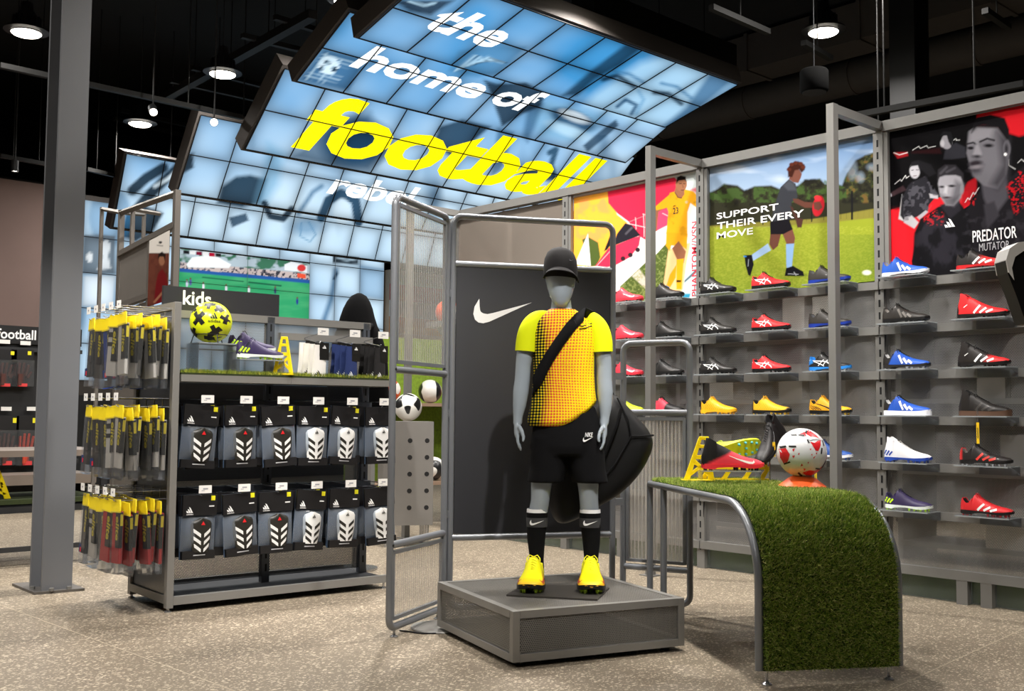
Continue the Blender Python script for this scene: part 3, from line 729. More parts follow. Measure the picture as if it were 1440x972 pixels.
    if spec.get('lace'):
        la = MB()
        for k in range(6):
            x = (.31+k*.045 if not spec.get('high') else .36+k*.04); z = ip(prof, x)+.0005; y = .013-.001*k
            la.tube([(x*BL-.004, -y, z-.004), (x*BL, 0, z+.0025), (x*BL+.004, y, z-.004)], .0022, 5)
        z = ip(prof, .30)
        la.tube([(.30*BL, 0, z), (.305*BL, -.012, z+.006), (.33*BL, -.02, z-.004), (.35*BL, -.021, z-.016)], .0018, 5)
        la.tube([(.30*BL, 0, z), (.305*BL, .012, z+.006), (.33*BL, .02, z-.004), (.35*BL, .021, z-.016)], .0018, 5)
        out.append(('laces', la.mesh('laces', mat('boot_lace_'+spec['lace'], spec['lace'], .8), 60)))
    return out
def flatc(c): c = hx(c); return lambda x, z: c
def two(c1, c2, fn, soft=.04):
    c1, c2 = np.array(hx(c1)), np.array(hx(c2))
    return lambda x, z: c1+(c2-c1)*min(1, max(0, fn(x, z)/soft+.5))
_BOOT = {}
def boot(key, spec, label, loc, rz=-math.pi/2, group=None, rot=None, scale=1.0):
    if key not in _BOOT: _BOOT[key] = boot_mesh(spec)
    t = thing('football_boot', label, 'boot', loc, rz, group, rot=rot); t.scale = (scale,)*3
    for n, me in _BOOT[key]:
        o = link(n, me, t)
        if n in ('studs', 'laces', 'side_mark'): stuff(o)
    return t
B_BLACKX = dict(col=flatc('221f1d'), sole='0d0d0e', mark='cross', lace='111111', lin='3a3a3c')
B_REDX = dict(col=flatc('d9262b'), sole='0d0d0e', mark='cross', lace='121212', lin='26262a')
B_DKBLUE = dict(col=flatc('2e2a26'), sole='14308a', stud='1a3da8', lace='16120f', lin='5a5a5e')
B_BLKBLU = dict(col=two('1c1a19', '2384d8', lambda x, z: (.14-x)-max(0, .05-z)*9, .05), sole='2a86dc', stud='d8dadd', mark='cross', lace='141414', lin='2a86dc')
B_YDOT = dict(col=two('f0b31a', '1a1814', lambda x, z: (.07-x)+max(0, z-.075)*1.2, .04), sole='efb01c', stud='f2b81c', mark='dots', mc='8a5d10', lace='e8ab18', lin='141414')
B_YDOT2 = dict(col=two('f0b820', '1a1814', lambda x, z: max((.08-x), (x-.93), (z-.098)*2), .04), sole='111111', stud='f2c01c', mark='dots', mc='c08c18', lace='e8ab18', lin='141414')
B_YSL = dict(col=flatc('efab1b'), sole='111111', stud='f0c02a', mark='slash', mc='171514', lace='e8a618', lin='202020')
B_BLUEA = dict(col=flatc('1f56b8'), sole='d9dce2', stud='141414', mark='bars', lace='1c50ae', lin='8d8a84')
B_BLKA = dict(col=flatc('272320'), sole='0f0f10', mark='bars', mc='6a6560', lace='161412', lin='8a8580')
B_BLUEB = dict(col=two('2457bd', '1d1a18', lambda x, z: (.20-x)+(z-.05)*1.6, .03), sole='23211f', stud='cfd2d8', mark='bars', lace='14161a', lin='bbbbbb')
B_BLUEC = dict(col=two('2457bd', '1d1a18', lambda x, z: (.17-x)+(z-.055)*1.6, .03), sole='eef0f8', flat=True, mark='bars', lace='14161a', lin='cccccc')
B_WHITE = dict(col=flatc('e6e6ea'), sole='1d3f98', stud='1d3f98', mark='heel', mc='1e3f9c', lace='e9e7e2', lin='dddddd', high=True)
B_PURP = dict(col=flatc('33294f'), sole='dfe6e0', stud='b9e83a', mark='heel', mc='c8f01e', lace='1d1b33', lin='1d1b33')
B_BLKRED = dict(col=two('211c1a', 'd92a2a', lambda x, z: (x-.52)-(z-.04)*1.2, .22), sole='c41f24', stud='161616', mark='bars_f', lace='161616', lin='161616')
B_REDHI = dict(col=two('e3262a', '121212', lambda x, z: (.07-x)-abs(z-.045)*1.0+.0, .02), sole='16100f', stud='1a1414', mark='bars_f', word=True, lin='101010', high=True)
B_BRHI = dict(col=two('1f1a18', 'e22a2c', lambda x, z: (x-.62)-(z-.045)*2.0, .16), sole='141112', stud='2a1413', mark='bars_f', word=True, lace='151515', lin='101010', high=True)
B_BLKHI = dict(col=flatc('1b1715'), sole='5b4335', flat=True, mark='bars_f', mc='35302c', lace='121110', lin='0e0e0e', high=True)
B_BLKR2 = dict(col=two('221c1b', 'cf2b2b', lambda x, z: (.075-x), .04), sole='161414', stud='c9ccd0', mark='bars_f', mc='e0392f', lace='161414', lin='77706c')
B_RED6 = dict(col=flatc('d3242a'), sole='141112', stud='b3191f', mark='bars_f', mc='e6e6e6', lace='c41f26', lin='151515')
B_CORAL = dict(col=flatc('e8394a'), sole='d8303f', stud='1b1416', mark='swoosh', mc='f3dfe0', lin='222222')
B_BLKN = dict(col=flatc('201e1d'), sole='111111', mark='swoosh', mc='3b3735', lace='151515', lin='1a1a1a')
B_CORBLK = dict(col=two('e8465a', '1c191a', lambda x, z: (x-.5)-(z-.05), .06), sole='1a1718', mark=None, lace='1a1718', lin='1a1718')
B_BLUET = dict(col=flatc('27509a'), sole='e9e9ee', stud='27509a', mark=None, lace='1c2f60', lin='1c2f60')
B_YEL = dict(col=two('f5ee10', 'f8b024', lambda x, z: (.010-(z-.02))+(x-.6)*.03, .03), sole='111111', stud='c6f020', mark='swoosh', mc='c34a2c', lace='f6f01c', lin='161616')
B_PHAN = dict(col=two('e93a48', '171516', lambda x, z: (z-.058)+(.30-x)*.13, .012), sole='e8323f', stud='171516', mark='swoosh', mc='d9d3c8', lin='111111', high=True)
B_LIME = dict(col=flatc('cfe62a'), sole='d8e326', stud='62c8d8', mark=None, lace='d0e030', lin='3a2a24')
B_BLKD = dict(col=flatc('191516'), sole='141213', mark=None, lace='0e0c0d', lin='0d0b0c', high=True)

# ------------------------------------------------------------------ shoe wall
WX = 5.70
ZR = [1.775, 1.513, 1.256, 1.0, 0.742, 0.480]
BAYS = [(1.81, 3.10), (3.10, 4.39), (4.39, 5.66), (5.66, 7.02)]
SLOTM = mat('slot_shadow', '0b0b0c', 0.9, var=0)
GREEN_STRIP = mat('turf_strip', '4a5c1e', 0.95, var=0.35, vscale=120)
ACRY_RIM = mat('acrylic_edge', 'aab0b2', 0.25, var=0, alpha=0.55)
HAZE = None
def paint_p1(cv):
    T = lambda pts: [(800+u/4.86, 230+v/4.86) for u, v in pts]
    def P(pts, c, s=1.2, al=1): cv.poly(T(pts), c, s, al)
    cv.c[:] = hx('ece7e2')
    P([(0, 240), (270, 190), (330, 350), (420, 420), (380, 520), (230, 640), (200, 700), (0, 720)], 'f2a73a')
    n = cv.fbm(14, 14, 3); m = np.clip(.5-cv.sd(T([(40, 260), (240, 210), (300, 400), (260, 520), (140, 560), (50, 500)]))/6, 0, 1); cv.blend(m*np.clip((n-.45)*4, 0, .6), 'f08a5a')
    P([(265, 190), (540, 130), (720, 95), (760, 110), (770, 170), (640, 260), (560, 340), (410, 400), (330, 340), (270, 270)], 'e02a48')
    P([(720, 90), (900, 50), (900, 230), (860, 200), (800, 190)], 'd5dfe0'); P([(830, 180), (900, 150), (900, 215)], 'e0405a', 3, .8)
    P([(410, 400), (560, 340), (680, 290), (680, 400), (520, 520), (450, 480)], 'd62a48'); P([(600, 330), (680, 300), (680, 420), (600, 460)], 'e8476a', 2)
    for a, b in (((455, 370), (460, 450)), ((510, 345), (515, 500)), ((400, 410), (540, 440)), ((505, 345), (540, 355)), ((640, 340), (680, 360))): cv.line(T([a, b]), .7, 'f2dfe0', .8)
    P([(90, 520), (130, 500), (200, 540), (215, 640), (190, 700), (130, 705), (100, 560)], '4b5a2a'); P([(40, 690), (130, 480), (150, 700)], 'ede9e4')
    P([(350, 840), (520, 680), (560, 660), (690, 520), (690, 860), (560, 940), (350, 950)], '4d5c2b'); P([(430, 770), (480, 720), (560, 830), (550, 880)], 'c8c0b4', 2, .85)
    m = np.clip(.5-cv.sd(T([(350, 840), (520, 680), (560, 660), (690, 520), (690, 860), (560, 940), (350, 950)])), 0, 1); cv.blend(m*np.clip((cv.fbm(2.2, 2.2, 6, 2)-.5)*3, 0, .6), '8a9456')
    P([(800, 500), (900, 280), (900, 920), (780, 900)], 'c3dde2'); P([(790, 800), (905, 690), (905, 715), (790, 815)], '5b6a78'); P([(680, 590), (830, 540), (800, 700), (780, 860), (740, 900), (640, 870)], 'f5c08a', 1.5)
    # big boot print
    P([(180, 700), (270, 580), (440, 505), (490, 495), (480, 560), (420, 640), (330, 690), (260, 710)], 'e4304e'); P([(290, 470), (300, 480), (300, 540), (260, 590), (240, 600)], '1f1d22')
    P([(385, 408), (430, 420), (490, 490), (440, 510), (350, 545), (300, 565), (330, 480)], '24222a'); cv.line(T([(390, 480), (430, 440)]), 3, '4d4a52', 1.5); cv.line(T([(190, 700), (290, 590)]), 1.2, 'a89aa0', .8)
    for q in ((470, 590), (420, 625), (370, 650)): cv.ell(*T([q])[0], 3.4, 3.4, '33222a', 1)
    # player
    SK = '8a5a42'
    P([(585, 300), (640, 260), (665, 300), (612, 330), (600, 460), (585, 465)], SK); P([(585, 300), (690, 210), (720, 240), (680, 300), (600, 320)], 'e0a01f'); P([(870, 260), (905, 270), (905, 300), (875, 300)], SK)
    P([(690, 200), (730, 190), (790, 175), (850, 190), (900, 240), (870, 300), (830, 270), (810, 330), (810, 500), (665, 480), (680, 330), (665, 290)], 'e3a21d'); P([(665, 470), (812, 480), (805, 590), (780, 570), (700, 560), (690, 600), (662, 560)], 'd99a1c')
    P([(705, 580), (750, 530), (800, 600), (785, 680), (740, 660)], SK); P([(735, 655), (785, 650), (770, 860), (735, 860)], 'e5a41c'); P([(690, 760), (735, 690), (730, 780), (690, 850), (665, 840)], 'dd9c1c')
    P([(735, 797), (768, 797), (766, 812), (735, 812)], '3a2a12'); P([(660, 830), (690, 845), (680, 870), (650, 850)], '3b6f9c'); P([(780, 890), (830, 890), (825, 920), (775, 918)], '2e8fb0', 2)
    P([(720, 195), (735, 150), (785, 150), (790, 210), (768, 240), (745, 235)], '96644a'); cv.ell(*T([(768, 140)])[0], 8.0, 10.5, '9c6a4e', 1); P([(735, 135), (738, 95), (765, 82), (798, 90), (802, 125), (790, 112), (750, 116)], '1d1613')
    cv.line(T([(755, 138), (770, 137)]), 1, '2c1b14', .8); cv.line(T([(782, 137), (794, 139)]), 1, '2c1b14', .8); cv.line(T([(768, 182), (786, 182)]), 1.2, '5e3227', .8); cv.line(T([(776, 145), (782, 165)]), .8, '6e4534', .8)
    cv.line(T([(725, 200), (745, 232), (770, 236)]), 1, '27221a', .8); m = np.clip(.5-cv.sd(T([(690, 200), (850, 190), (900, 240), (810, 330), (810, 500), (665, 480)]))/2, 0, 1); cv.blend(m*np.clip((.42-cv.fbm(9, 12, 2))*3, 0, .45), 'a36f10')
    cv.line(T([(715, 292), (727, 288)]), 1.2, '241a10', .7); cv.ell(*T([(804, 264)])[0], 2, 2, 'c8b080', .8)
def paint_p2(cv):
    T = lambda pts: [(990+u/4.228, 190+v/4.228) for u, v in pts]
    def P(pts, c, s=1.2, al=1): cv.poly(T(pts), c, s, al)
    x, y = cv.x, cv.y; g = np.clip((y-205)/95, 0, 1)
    cv.c[:] = np.array(hx('6f8fb8'))*(1-g)[:, None]+np.array(hx('a9bdd2'))*g[:, None]
    cv.blend(np.clip((cv.fbm(60, 18, 4)-.55)*3, 0, .6), 'cfd8e2')
    P([(30, 345), (80, 320), (120, 290), (200, 300), (240, 330), (300, 305), (400, 300), (450, 320), (560, 300), (600, 265), (690, 260), (720, 290), (820, 300), (850, 230), (900, 150), (960, 120), (1060, 90), (1060, 520), (30, 560)], '2c2c20', 3)
    n = cv.fbm(9, 8, 8, 4); tr = np.clip(.5-cv.sd(T([(30, 345), (120, 290), (240, 330), (300, 305), (450, 320), (600, 265), (690, 260), (820, 300), (850, 230), (960, 120), (1060, 90), (1060, 400), (30, 430)]))/3, 0, 1)
    cv.blend(tr*np.clip((n-.46)*5, 0, .75)*(y < 285), '435c2c'); cv.blend(tr*np.clip((n-.5)*5, 0, .8)*(x > 1190), '6a4c2a'); cv.blend(tr*np.clip((.42-n)*6, 0, .8), '1b1a18')
    for a in ((880, 200, 30, 60), (930, 250, 24, 30), (1000, 190, 30, 20)): cv.ell(*T([(a[0], a[1])])[0], a[2]/4.2, a[3]/4.2, '9fb4cc', 5, 0, .35)
    P([(30, 540), (300, 520), (640, 500), (1060, 430), (1060, 500), (640, 540), (300, 556), (30, 560)], '8a8338', 2, .8)
    P([(0, 548), (400, 545), (740, 520), (1060, 488), (1060, 980), (0, 980)], '8a952c', 2)
    gr = np.clip((y-310)/110, 0, 1)*(y > 305); cv.blend(gr*.55*(y > 308), '5f7a26'); cv.blend((y > 318)*np.clip((cv.fbm(2.2, 1.2, 7, 2)-.4)*1.2, 0, .35), 'a9ae45')
    cv.blend((y > 330)*np.clip((x-1150)/90, 0, 1)*.4, '4c6a22')
    for u in range(100, 1060, 34): cv.line(T([(u, 548-u*.06), (u, 490-u*.05)]), .5, '2a2a1c', .6, .6)
    for u in (350, 640, 880, 1018): cv.line(T([(u, 552-u*.06), (u, 470-u*.05-(90 if u > 800 else 0))]), 1.6 if u < 800 else 2.6, '17171a', .8)
    SK, SK2 = '5e3a30', '70463a'
    # runner
    P([(480, 835), (600, 825), (640, 838), (560, 845)], '3c4a18', 4, .6)
    P([(395, 585), (460, 580), (440, 660), (410, 685), (388, 650)], SK); P([(465, 585), (525, 555), (542, 610), (535, 650), (492, 650)], SK2)
    P([(280, 715), (380, 645), (398, 685), (292, 748)], '93aed0', 1); P([(488, 648), (536, 645), (522, 790), (498, 802), (490, 780)], '7fa3cc', 1)
    P([(240, 715), (285, 712), (296, 770), (275, 840), (262, 830), (246, 770)], '15151a', 1); cv.line(T([(265, 740), (262, 780)]), .8, '9aa0a8', .8); cv.line(T([(238, 722), (250, 722)]), 1.6, '2f7fd0', 1)
    P([(480, 838), (488, 792), (530, 778), (590, 812), (596, 838)], '121217', 1); cv.line(T([(500, 825), (560, 828)]), .8, 'aab0b6', .8); cv.line(T([(535, 815), (548, 834)]), .8, 'aab0b6', .8)
    P([(395, 590), (392, 520), (420, 495), (505, 500), (528, 560), (470, 590)], '17151a', 1.2)
    P([(430, 390), (455, 310), (505, 262), (545, 290), (556, 370), (520, 400), (515, 500), (400, 515), (412, 450)], '34363c', 1.2); P([(470, 300), (505, 268), (535, 290), (550, 330), (500, 330)], '4c5058', 3, .7)
    P([(528, 378), (560, 380), (600, 398), (670, 402), (672, 432), (600, 432), (535, 400)], SK); P([(510, 420), (528, 430), (560, 495), (590, 500), (580, 550), (555, 550), (545, 505)], '4a2f2a')
    P([(505, 262), (520, 215), (560, 205), (582, 230), (575, 255), (560, 285), (530, 280)], SK2); cv.ell(*T([(550, 232)])[0], 6.2, 8.2, SK2, 1.2); P([(500, 250), (498, 195), (520, 165), (560, 155), (598, 175), (600, 205), (580, 225), (565, 205), (540, 210), (525, 250)], '3a1c14', 2)
    for u, v in ((520, 175), (545, 165), (575, 170), (590, 190), (505, 205)): cv.ell(*T([(u, v)])[0], 3.2, 2.6, '55281c', 1.5)
    cv.ell(*T([(680, 422)])[0], 8, 14.5, 'b0202c', 1.2, 12); cv.ell(*T([(678, 375)])[0], 5.2, 3.4, 'e03038', 1.2, 20); P([(650, 400), (690, 395), (705, 430), (680, 450), (655, 440)], SK, 1.5)
    cv.ell(*T([(968, 818)])[0], 6, 3.4, 'dedbc8', 2)
def paint_p3(cv):
    T = lambda pts: [(1245+u/4.051, 150+v/4.051) for u, v in pts]
    def P(pts, c, s=1.2, al=1): cv.poly(T(pts), c, s, al)
    def E(u, v, ru, rv, c, s=1.2, a=0, al=1): cv.ell(*T([(u, v)])[0], ru/4.05, rv/4.05, c, s, a, al)
    cv.c[:] = hx('0a090b')
    P([(520, 40), (1400, -160), (1400, 260), (780, 180), (730, 165), (520, 140)], 'd01c26', 1); P([(700, 150), (760, 170), (800, 160), (900, 220), (1400, 260), (1400, 420), (700, 420)], '0e0d0f', 4)
    P([(20, 590), (200, 540), (300, 520), (470, 480), (480, 560), (420, 600), (200, 640), (150, 880), (160, 960), (20, 980)], 'd21d27', 1.2); P([(0, 575), (120, 560), (220, 535), (220, 545), (60, 590)], '2a0d10', 3, .7)
    P([(440, 480), (470, 430), (520, 400), (520, 470), (470, 560), (430, 590)], 'a3161f', 3, .9)
    # bending figure
    P([(330, 300), (340, 250), (400, 205), (455, 230), (458, 290), (380, 300)], '2b2b31', 2); E(350, 200, 32, 42, '8f8d94', 1.6); P([(312, 165), (330, 140), (375, 145), (385, 190), (378, 230), (360, 200), (350, 165)], '17171a', 1.5); E(325, 210, 12, 20, 'b3b1b8', 2); cv.line(T([(315, 232), (332, 240)]), 1.4, '2a2024', 1)
    P([(150, 255), (310, 235), (320, 268), (150, 265)], '2a1114', 3, .9); P([(45, 262), (125, 258), (130, 280), (70, 296)], '8f141c', 2); cv.line(T([(48, 262), (80, 275), (125, 262)]), 1, 'e8e8e8', .8)
    for pts in ([(155, 248), (190, 226), (200, 238), (235, 222), (245, 235), (285, 225)], [(55, 440), (85, 415), (92, 425), (115, 392), (120, 408), (135, 396)], [(390, 190), (402, 182), (405, 192), (425, 190)], [(455, 545), (470, 520), (480, 530), (500, 490), (510, 500), (532, 462)], [(755, 320), (775, 300), (790, 312), (800, 290)], [(705, 300), (705, 335), (740, 356)]): cv.line(T(pts), .8, 'dcdcdc', .8)
    # woman running
    P([(150, 430), (230, 395), (270, 470), (300, 500), (250, 560), (240, 600), (110, 660), (75, 640), (95, 520), (130, 450)], '232227', 2); P([(75, 640), (95, 500), (85, 620), (110, 655)], 'cfcfd2', 1.5, .8); P([(110, 630), (150, 620), (190, 660), (165, 695), (105, 660)], 'b5b3b8', 1.5); P([(180, 630), (230, 590), (245, 600), (195, 645)], '9d9ba2', 1.5)
    P([(15, 500), (100, 450), (120, 475), (20, 520)], '3a2a2e', 2); E(22, 505, 14, 12, 'b0aeb4', 1.5); P([(250, 495), (300, 505), (300, 525), (255, 520)], 'aeacb3', 1.5); P([(190, 305), (260, 330), (290, 380), (250, 400), (205, 360)], '1a191c', 2); E(168, 365, 30, 44, 'b5b3ba', 1.8); P([(138, 350), (150, 315), (190, 305), (205, 345), (200, 380), (185, 335), (150, 340)], '1c1b1f', 1.5); cv.line(T([(150, 362), (160, 361)]), 1, '2b292e', .8); cv.line(T([(176, 360), (188, 360)]), 1, '2b292e', .8); cv.line(T([(160, 395), (178, 394)]), 1, '5a3a40', .8)
    n = cv.fbm(5, 5, 9, 2); m = np.clip(.5-cv.sd(T([(150, 430), (230, 395), (300, 500), (240, 600), (110, 660), (95, 520)]))/3, 0, 1); cv.blend(m*np.clip((n-.52)*5, 0, .6), '55545c')
    # big portrait
    P([(450, 600), (540, 480), (560, 400), (680, 430), (800, 330), (1400, 300), (1400, 1000), (430, 1000)], '1b191d', 3)
    P([(545, 420), (690, 400), (700, 520), (610, 640), (560, 520)], '4c4a51', 5); P([(560, 560), (620, 540), (650, 620), (580, 700)], '37353b', 4)
    P([(470, 200), (478, 140), (520, 110), (640, 112), (700, 170), (705, 300), (690, 390), (640, 470), (560, 450), (500, 395), (480, 330), (462, 265)], '6c6a71', 3)
    P([(480, 150), (530, 118), (620, 118), (600, 180), (520, 200), (475, 215)], '8d8b92', 8, .8); P([(640, 150), (705, 180), (700, 400), (640, 470), (600, 440), (660, 330)], '36343a', 12, .85); P([(478, 330), (520, 300), (560, 330), (540, 380), (500, 392)], '4a484f', 8, .8)
    P([(490, 150), (505, 100), (660, 95), (715, 180), (690, 190), (640, 122), (520, 118)], '161518', 4); P([(496, 115), (520, 60), (600, 45), (680, 65), (706, 130), (702, 190), (670, 150), (640, 112), (560, 105)], '121114', 2.5); E(692, 240, 22, 46, '5f5d64', 2); E(690, 240, 10, 26, '2b292e', 3); E(684, 272, 9, 9, 'eeeef0', 1)
    cv.line(T([(468, 212), (500, 205), (520, 215)]), 2.4, '1c1a1e', 2); cv.line(T([(540, 200), (580, 182), (620, 192)]), 2.6, '1c1a1e', 2); E(486, 236, 18, 9, '161418', 2); E(588, 222, 26, 10, '161418', 2.5); P([(520, 200), (500, 270), (510, 290), (550, 285), (548, 262), (530, 215)], '95939a', 4, .7); E(522, 284, 24, 9, '2a282d', 3)
    E(512, 322, 36, 13, '2a2429', 3, -8); E(518, 344, 32, 10, '7d777d', 3, -8); E(505, 365, 30, 8, '37343a', 4, 0, .7)
    # front portrait
    P([(150, 960), (165, 720), (200, 640), (300, 570), (420, 540), (480, 620), (500, 800), (500, 1000), (150, 1000)], '141316', 2.5); P([(310, 560), (420, 530), (430, 590), (370, 640)], '26242a', 3)
    P([(300, 440), (310, 380), (360, 350), (430, 390), (446, 450), (430, 520), (390, 565), (345, 562), (312, 510)], '98969d', 2.5); P([(400, 420), (445, 440), (425, 530), (390, 565), (370, 540)], '55535a', 8, .8); P([(315, 500), (345, 520), (400, 515), (425, 500), (390, 566), (345, 564)], '4a484e', 6, .75)
    P([(296, 420), (300, 360), (340, 330), (400, 332), (445, 380), (446, 430), (430, 400), (400, 390), (340, 392), (310, 402)], '2b292d', 2.5); cv.line(T([(315, 380), (350, 345)]), 2.5, '55535a', 3, .7); cv.line(T([(350, 372), (395, 350)]), 2.5, '55535a', 3, .7); E(437, 470, 10, 26, '807e85', 2)
    E(322, 457, 16, 6, '1d1b1f', 2); E(378, 452, 20, 7, '1d1b1f', 2); P([(340, 450), (332, 490), (352, 498), (356, 455)], 'bdbbc2', 3, .8); E(350, 518, 22, 6, '3a2f33', 2)
    n = cv.fbm(3, 2.4, 12, 2)
    for R_ in ([(215, 640), (260, 590), (330, 600), (330, 670), (250, 690)], [(690, 460), (760, 370), (830, 350), (830, 520), (740, 620)], [(465, 540), (520, 480), (500, 580)]):
        m = np.clip(.5-cv.sd(T(R_))/4, 0, 1); cv.blend(m*np.clip((n-.53)*9, 0, 1), 'b5151f')
    n = cv.fbm(9, 9, 14, 3); m = np.clip(.5-cv.sd(T([(450, 600), (600, 640), (760, 560), (1400, 500), (1400, 1000), (430, 1000)]))/6, 0, 1); cv.blend(m*np.clip((n-.5)*3, 0, .4), '3a383e')
    n = cv.fbm(12, 20, 15, 3); m = np.clip(.5-cv.sd(T([(165, 720), (300, 600), (460, 640), (490, 900), (160, 930)]))/6, 0, 1); cv.blend(m*np.clip((n-.5)*3, 0, .45), '34323a')
def shoe_bay(i, label):
    y0, y1 = BAYS[i]; L = y1-y0
    t = thing('shoe_wall_bay', label, 'display wall', (WX, y0, 0))
    # uprights with slots
    for yy, do in ((0, True), (L, i == 3)):
        if not do: continue
        u = MB().bb(.0, .06, yy-.03, yy+.03, 0, 2.66).build('upright', GREY, t)
        s = MB(); k = 0
        while .12+k*.072 < 2.62:
            z = .12+k*.072; s.bb(-.0008, .004, yy-.004, yy+.008, z, z+.042); k += 1
        stuff(s.build('slots', SLOTM, u))
    MB().bb(-.005, .065, .03, L-.03, 2.655, 2.715).build('top_rail', GREY, t)
    MB().bb(-.005, .065, -.03, .03, 2.655, 2.715).build('corner_block', GREY, t)
    MB().bb(.005, .03, L-.058, L-.032, 1.785, 2.65).build('poster_frame', GREY, t)
    for k, z in enumerate(ZR):
        MB().bb(-.012, .02, .004, L-.004, z-.042, z+.004).build('shelf_rail', GREY, t)
        MB().prism([(0, 0), (0, -.10), (.018, -.02), (.018, 0)], lambda a, b, c, z=z: (-.014+a*.6, c, z-.045+b), L-.036, L-.032).build('bracket', BLACK, t)
        z2 = ZR[k+1]+.004 if k < 5 else .178
        MB().bb(.022, .025, .032, L-.032, z2, z-.042).build('mesh_panel', PERF_YZ, t)
    MB().bb(-.012, .04, .004, L-.004, .128, .178).build('bottom_rail', GREY, t)
    MB().bb(.03, .036, .01, L-.01, .004, .125).build('kick_glass', GLASS, t)
    MB().bb(.08, .16, .0, L, .0, .13).build('turf_kick', GREEN_STRIP, t)
    legs = (2.645-y0, 2.515-y0) if i == 0 else (L*.55,)
    for yy in legs: MB().bb(-.01, .05, yy-.03, yy+.03, 0, .128).build('leg', GREY, t)
    return t
def portal(y, label):
    t = thing('portal_frame', label, 'frame', (5.19, y, 0))
    MB().bb(-.025, .025, -.022, .022, .006, 2.715).build('front_post', GREY, t)
    MB().bb(.025, WX-5.19-.006, -.022, .022, 2.662, 2.712).build('top_arm', GREY, t)
    MB().bb(-.05, .05, -.05, .05, 0, .006).build('foot_plate', GREY, t)
bays = [shoe_bay(0, 'shoe wall bay under the red and black portrait poster'), shoe_bay(1, 'shoe wall bay under the running boy poster'),
        shoe_bay(2, 'shoe wall bay under the yellow kit player poster'), shoe_bay(3, 'shoe wall bay with a plain glossy header panel and balls')]
for y, lb in ((3.09, 'grey square portal frame standing before the running boy poster'), (4.387, 'grey square portal frame standing before the yellow kit poster'), (6.93, 'grey square portal frame at the far end of the shoe wall')): portal(y, lb)
def poster(bay, painter, nu, nv):
    y0, y1 = BAYS[bay]; o = (WX+.034, y1-.058, 1.79); org = (WX, y0, 0)
    return sheet('poster', o, (0, -(y1-y0-.09), 0), (0, 0, .862), nu, nv, painter, POSTER, bays[bay], org=org)
po1 = poster(2, paint_p1, 200, 200); po2 = poster(1, paint_p2, 260, 210); po3 = poster(0, paint_p3, 260, 220)
def plane_text(par, bay, s, pl, pr, zb, zt, m, vertical=False, **k):
    # baseline pixels pl->pr read on the poster plane, letters stretched between heights
    y0 = BAYS[bay][0]; a, b = onx(*pl, WX+.034), onx(*pr, WX+.034); mb = MB()
    fit_text(mb, s, lambda u, v, w: (.0328, -u, v), -(a[1]-y0), -(b[1]-y0), zb, zt, **k)
    return mb.build('lettering', m, par, fix=False)
def pz(x, y): return onx(x, y, WX+.034)[2]
P2 = lambda u, v: (990+u/4.228, 190+v/4.228)
for s, a, b, lo, hi in (('SUPPORT', (75, 503), (443, 450), (75, 503), (75, 465)), ('THEIR EVERY', (78, 560), (595, 485), (90, 560), (90, 520)), ('MOVE', (76, 620), (292, 592), (76, 620), (76, 580))):
    plane_text(po2, 1, s, P2(*a), P2(*b), pz(*P2(*lo)), pz(*P2(*hi)), WHITE, offset=.016)
P3 = lambda u, v: (1245+u/4.051, 150+v/4.051)
plane_text(po3, 0, 'PREDATOR', P3(498, 780), P3(750, 740), pz(*P3(500, 775)), pz(*P3(500, 708)), WHITE, offset=.012)
plane_text(po3, 0, 'MUTATOR', P3(535, 820), P3(708, 800), pz(*P3(560, 822)), pz(*P3(560, 778)), mat('grey_print', 'b8b8bc', .6))
mb = MB()
y0 = BAYS[0][0]
for q in TRI_BARS:
    c = onx(*P3(343, 690), WX+.034); s = .055
    mb.prism(q, lambda a, b, d: (.0325+d, (c[1]-y0)-a*s, c[2]+b*s), 0, .001)
mb.build('three_bar_logo', WHITE, po3)
P1 = lambda u, v: (800+u/4.86, 230+v/4.86)
mb = MB(); y0 = BAYS[2][0]; a, b = onx(*P1(880, 905), WX+.034), onx(*P1(872, 395), WX+.034); l, r = onx(*P1(840, 700), WX+.034)[1]-y0, onx(*P1(880, 700), WX+.034)[1]-y0
REDP = mat('red_print', 'd8243f', .6)
zs = a[2]+(b[2]-a[2])*.66
fit_text(mb, 'PHANTOM', lambda u, v, w: (.0328, l+(r-l)*(1-v), u), a[2], zs, 0, 1, offset=.012); mb.build('lettering', REDP, po1, fix=False)
mb = MB(); fit_text(mb, '//VSN', lambda u, v, w: (.0328, l+(r-l)*(1-v), u), zs+.005, b[2], 0, 1); mb.build('lettering', REDP, po1, fix=False)
plane_text(po1, 2, '23', P1(712, 345), P1(748, 335), pz(*P1(725, 345)), pz(*P1(725, 302)), BLACK, offset=.01)
# far bay: glossy plain header panel
MB().bb(.03, .036, .06, BAYS[3][1]-BAYS[3][0]-.06, 1.83, 2.64).build('header_panel', mat('glossy_taupe_panel', '8a8178', 0.05, 0.35, var=.02), bays[3])

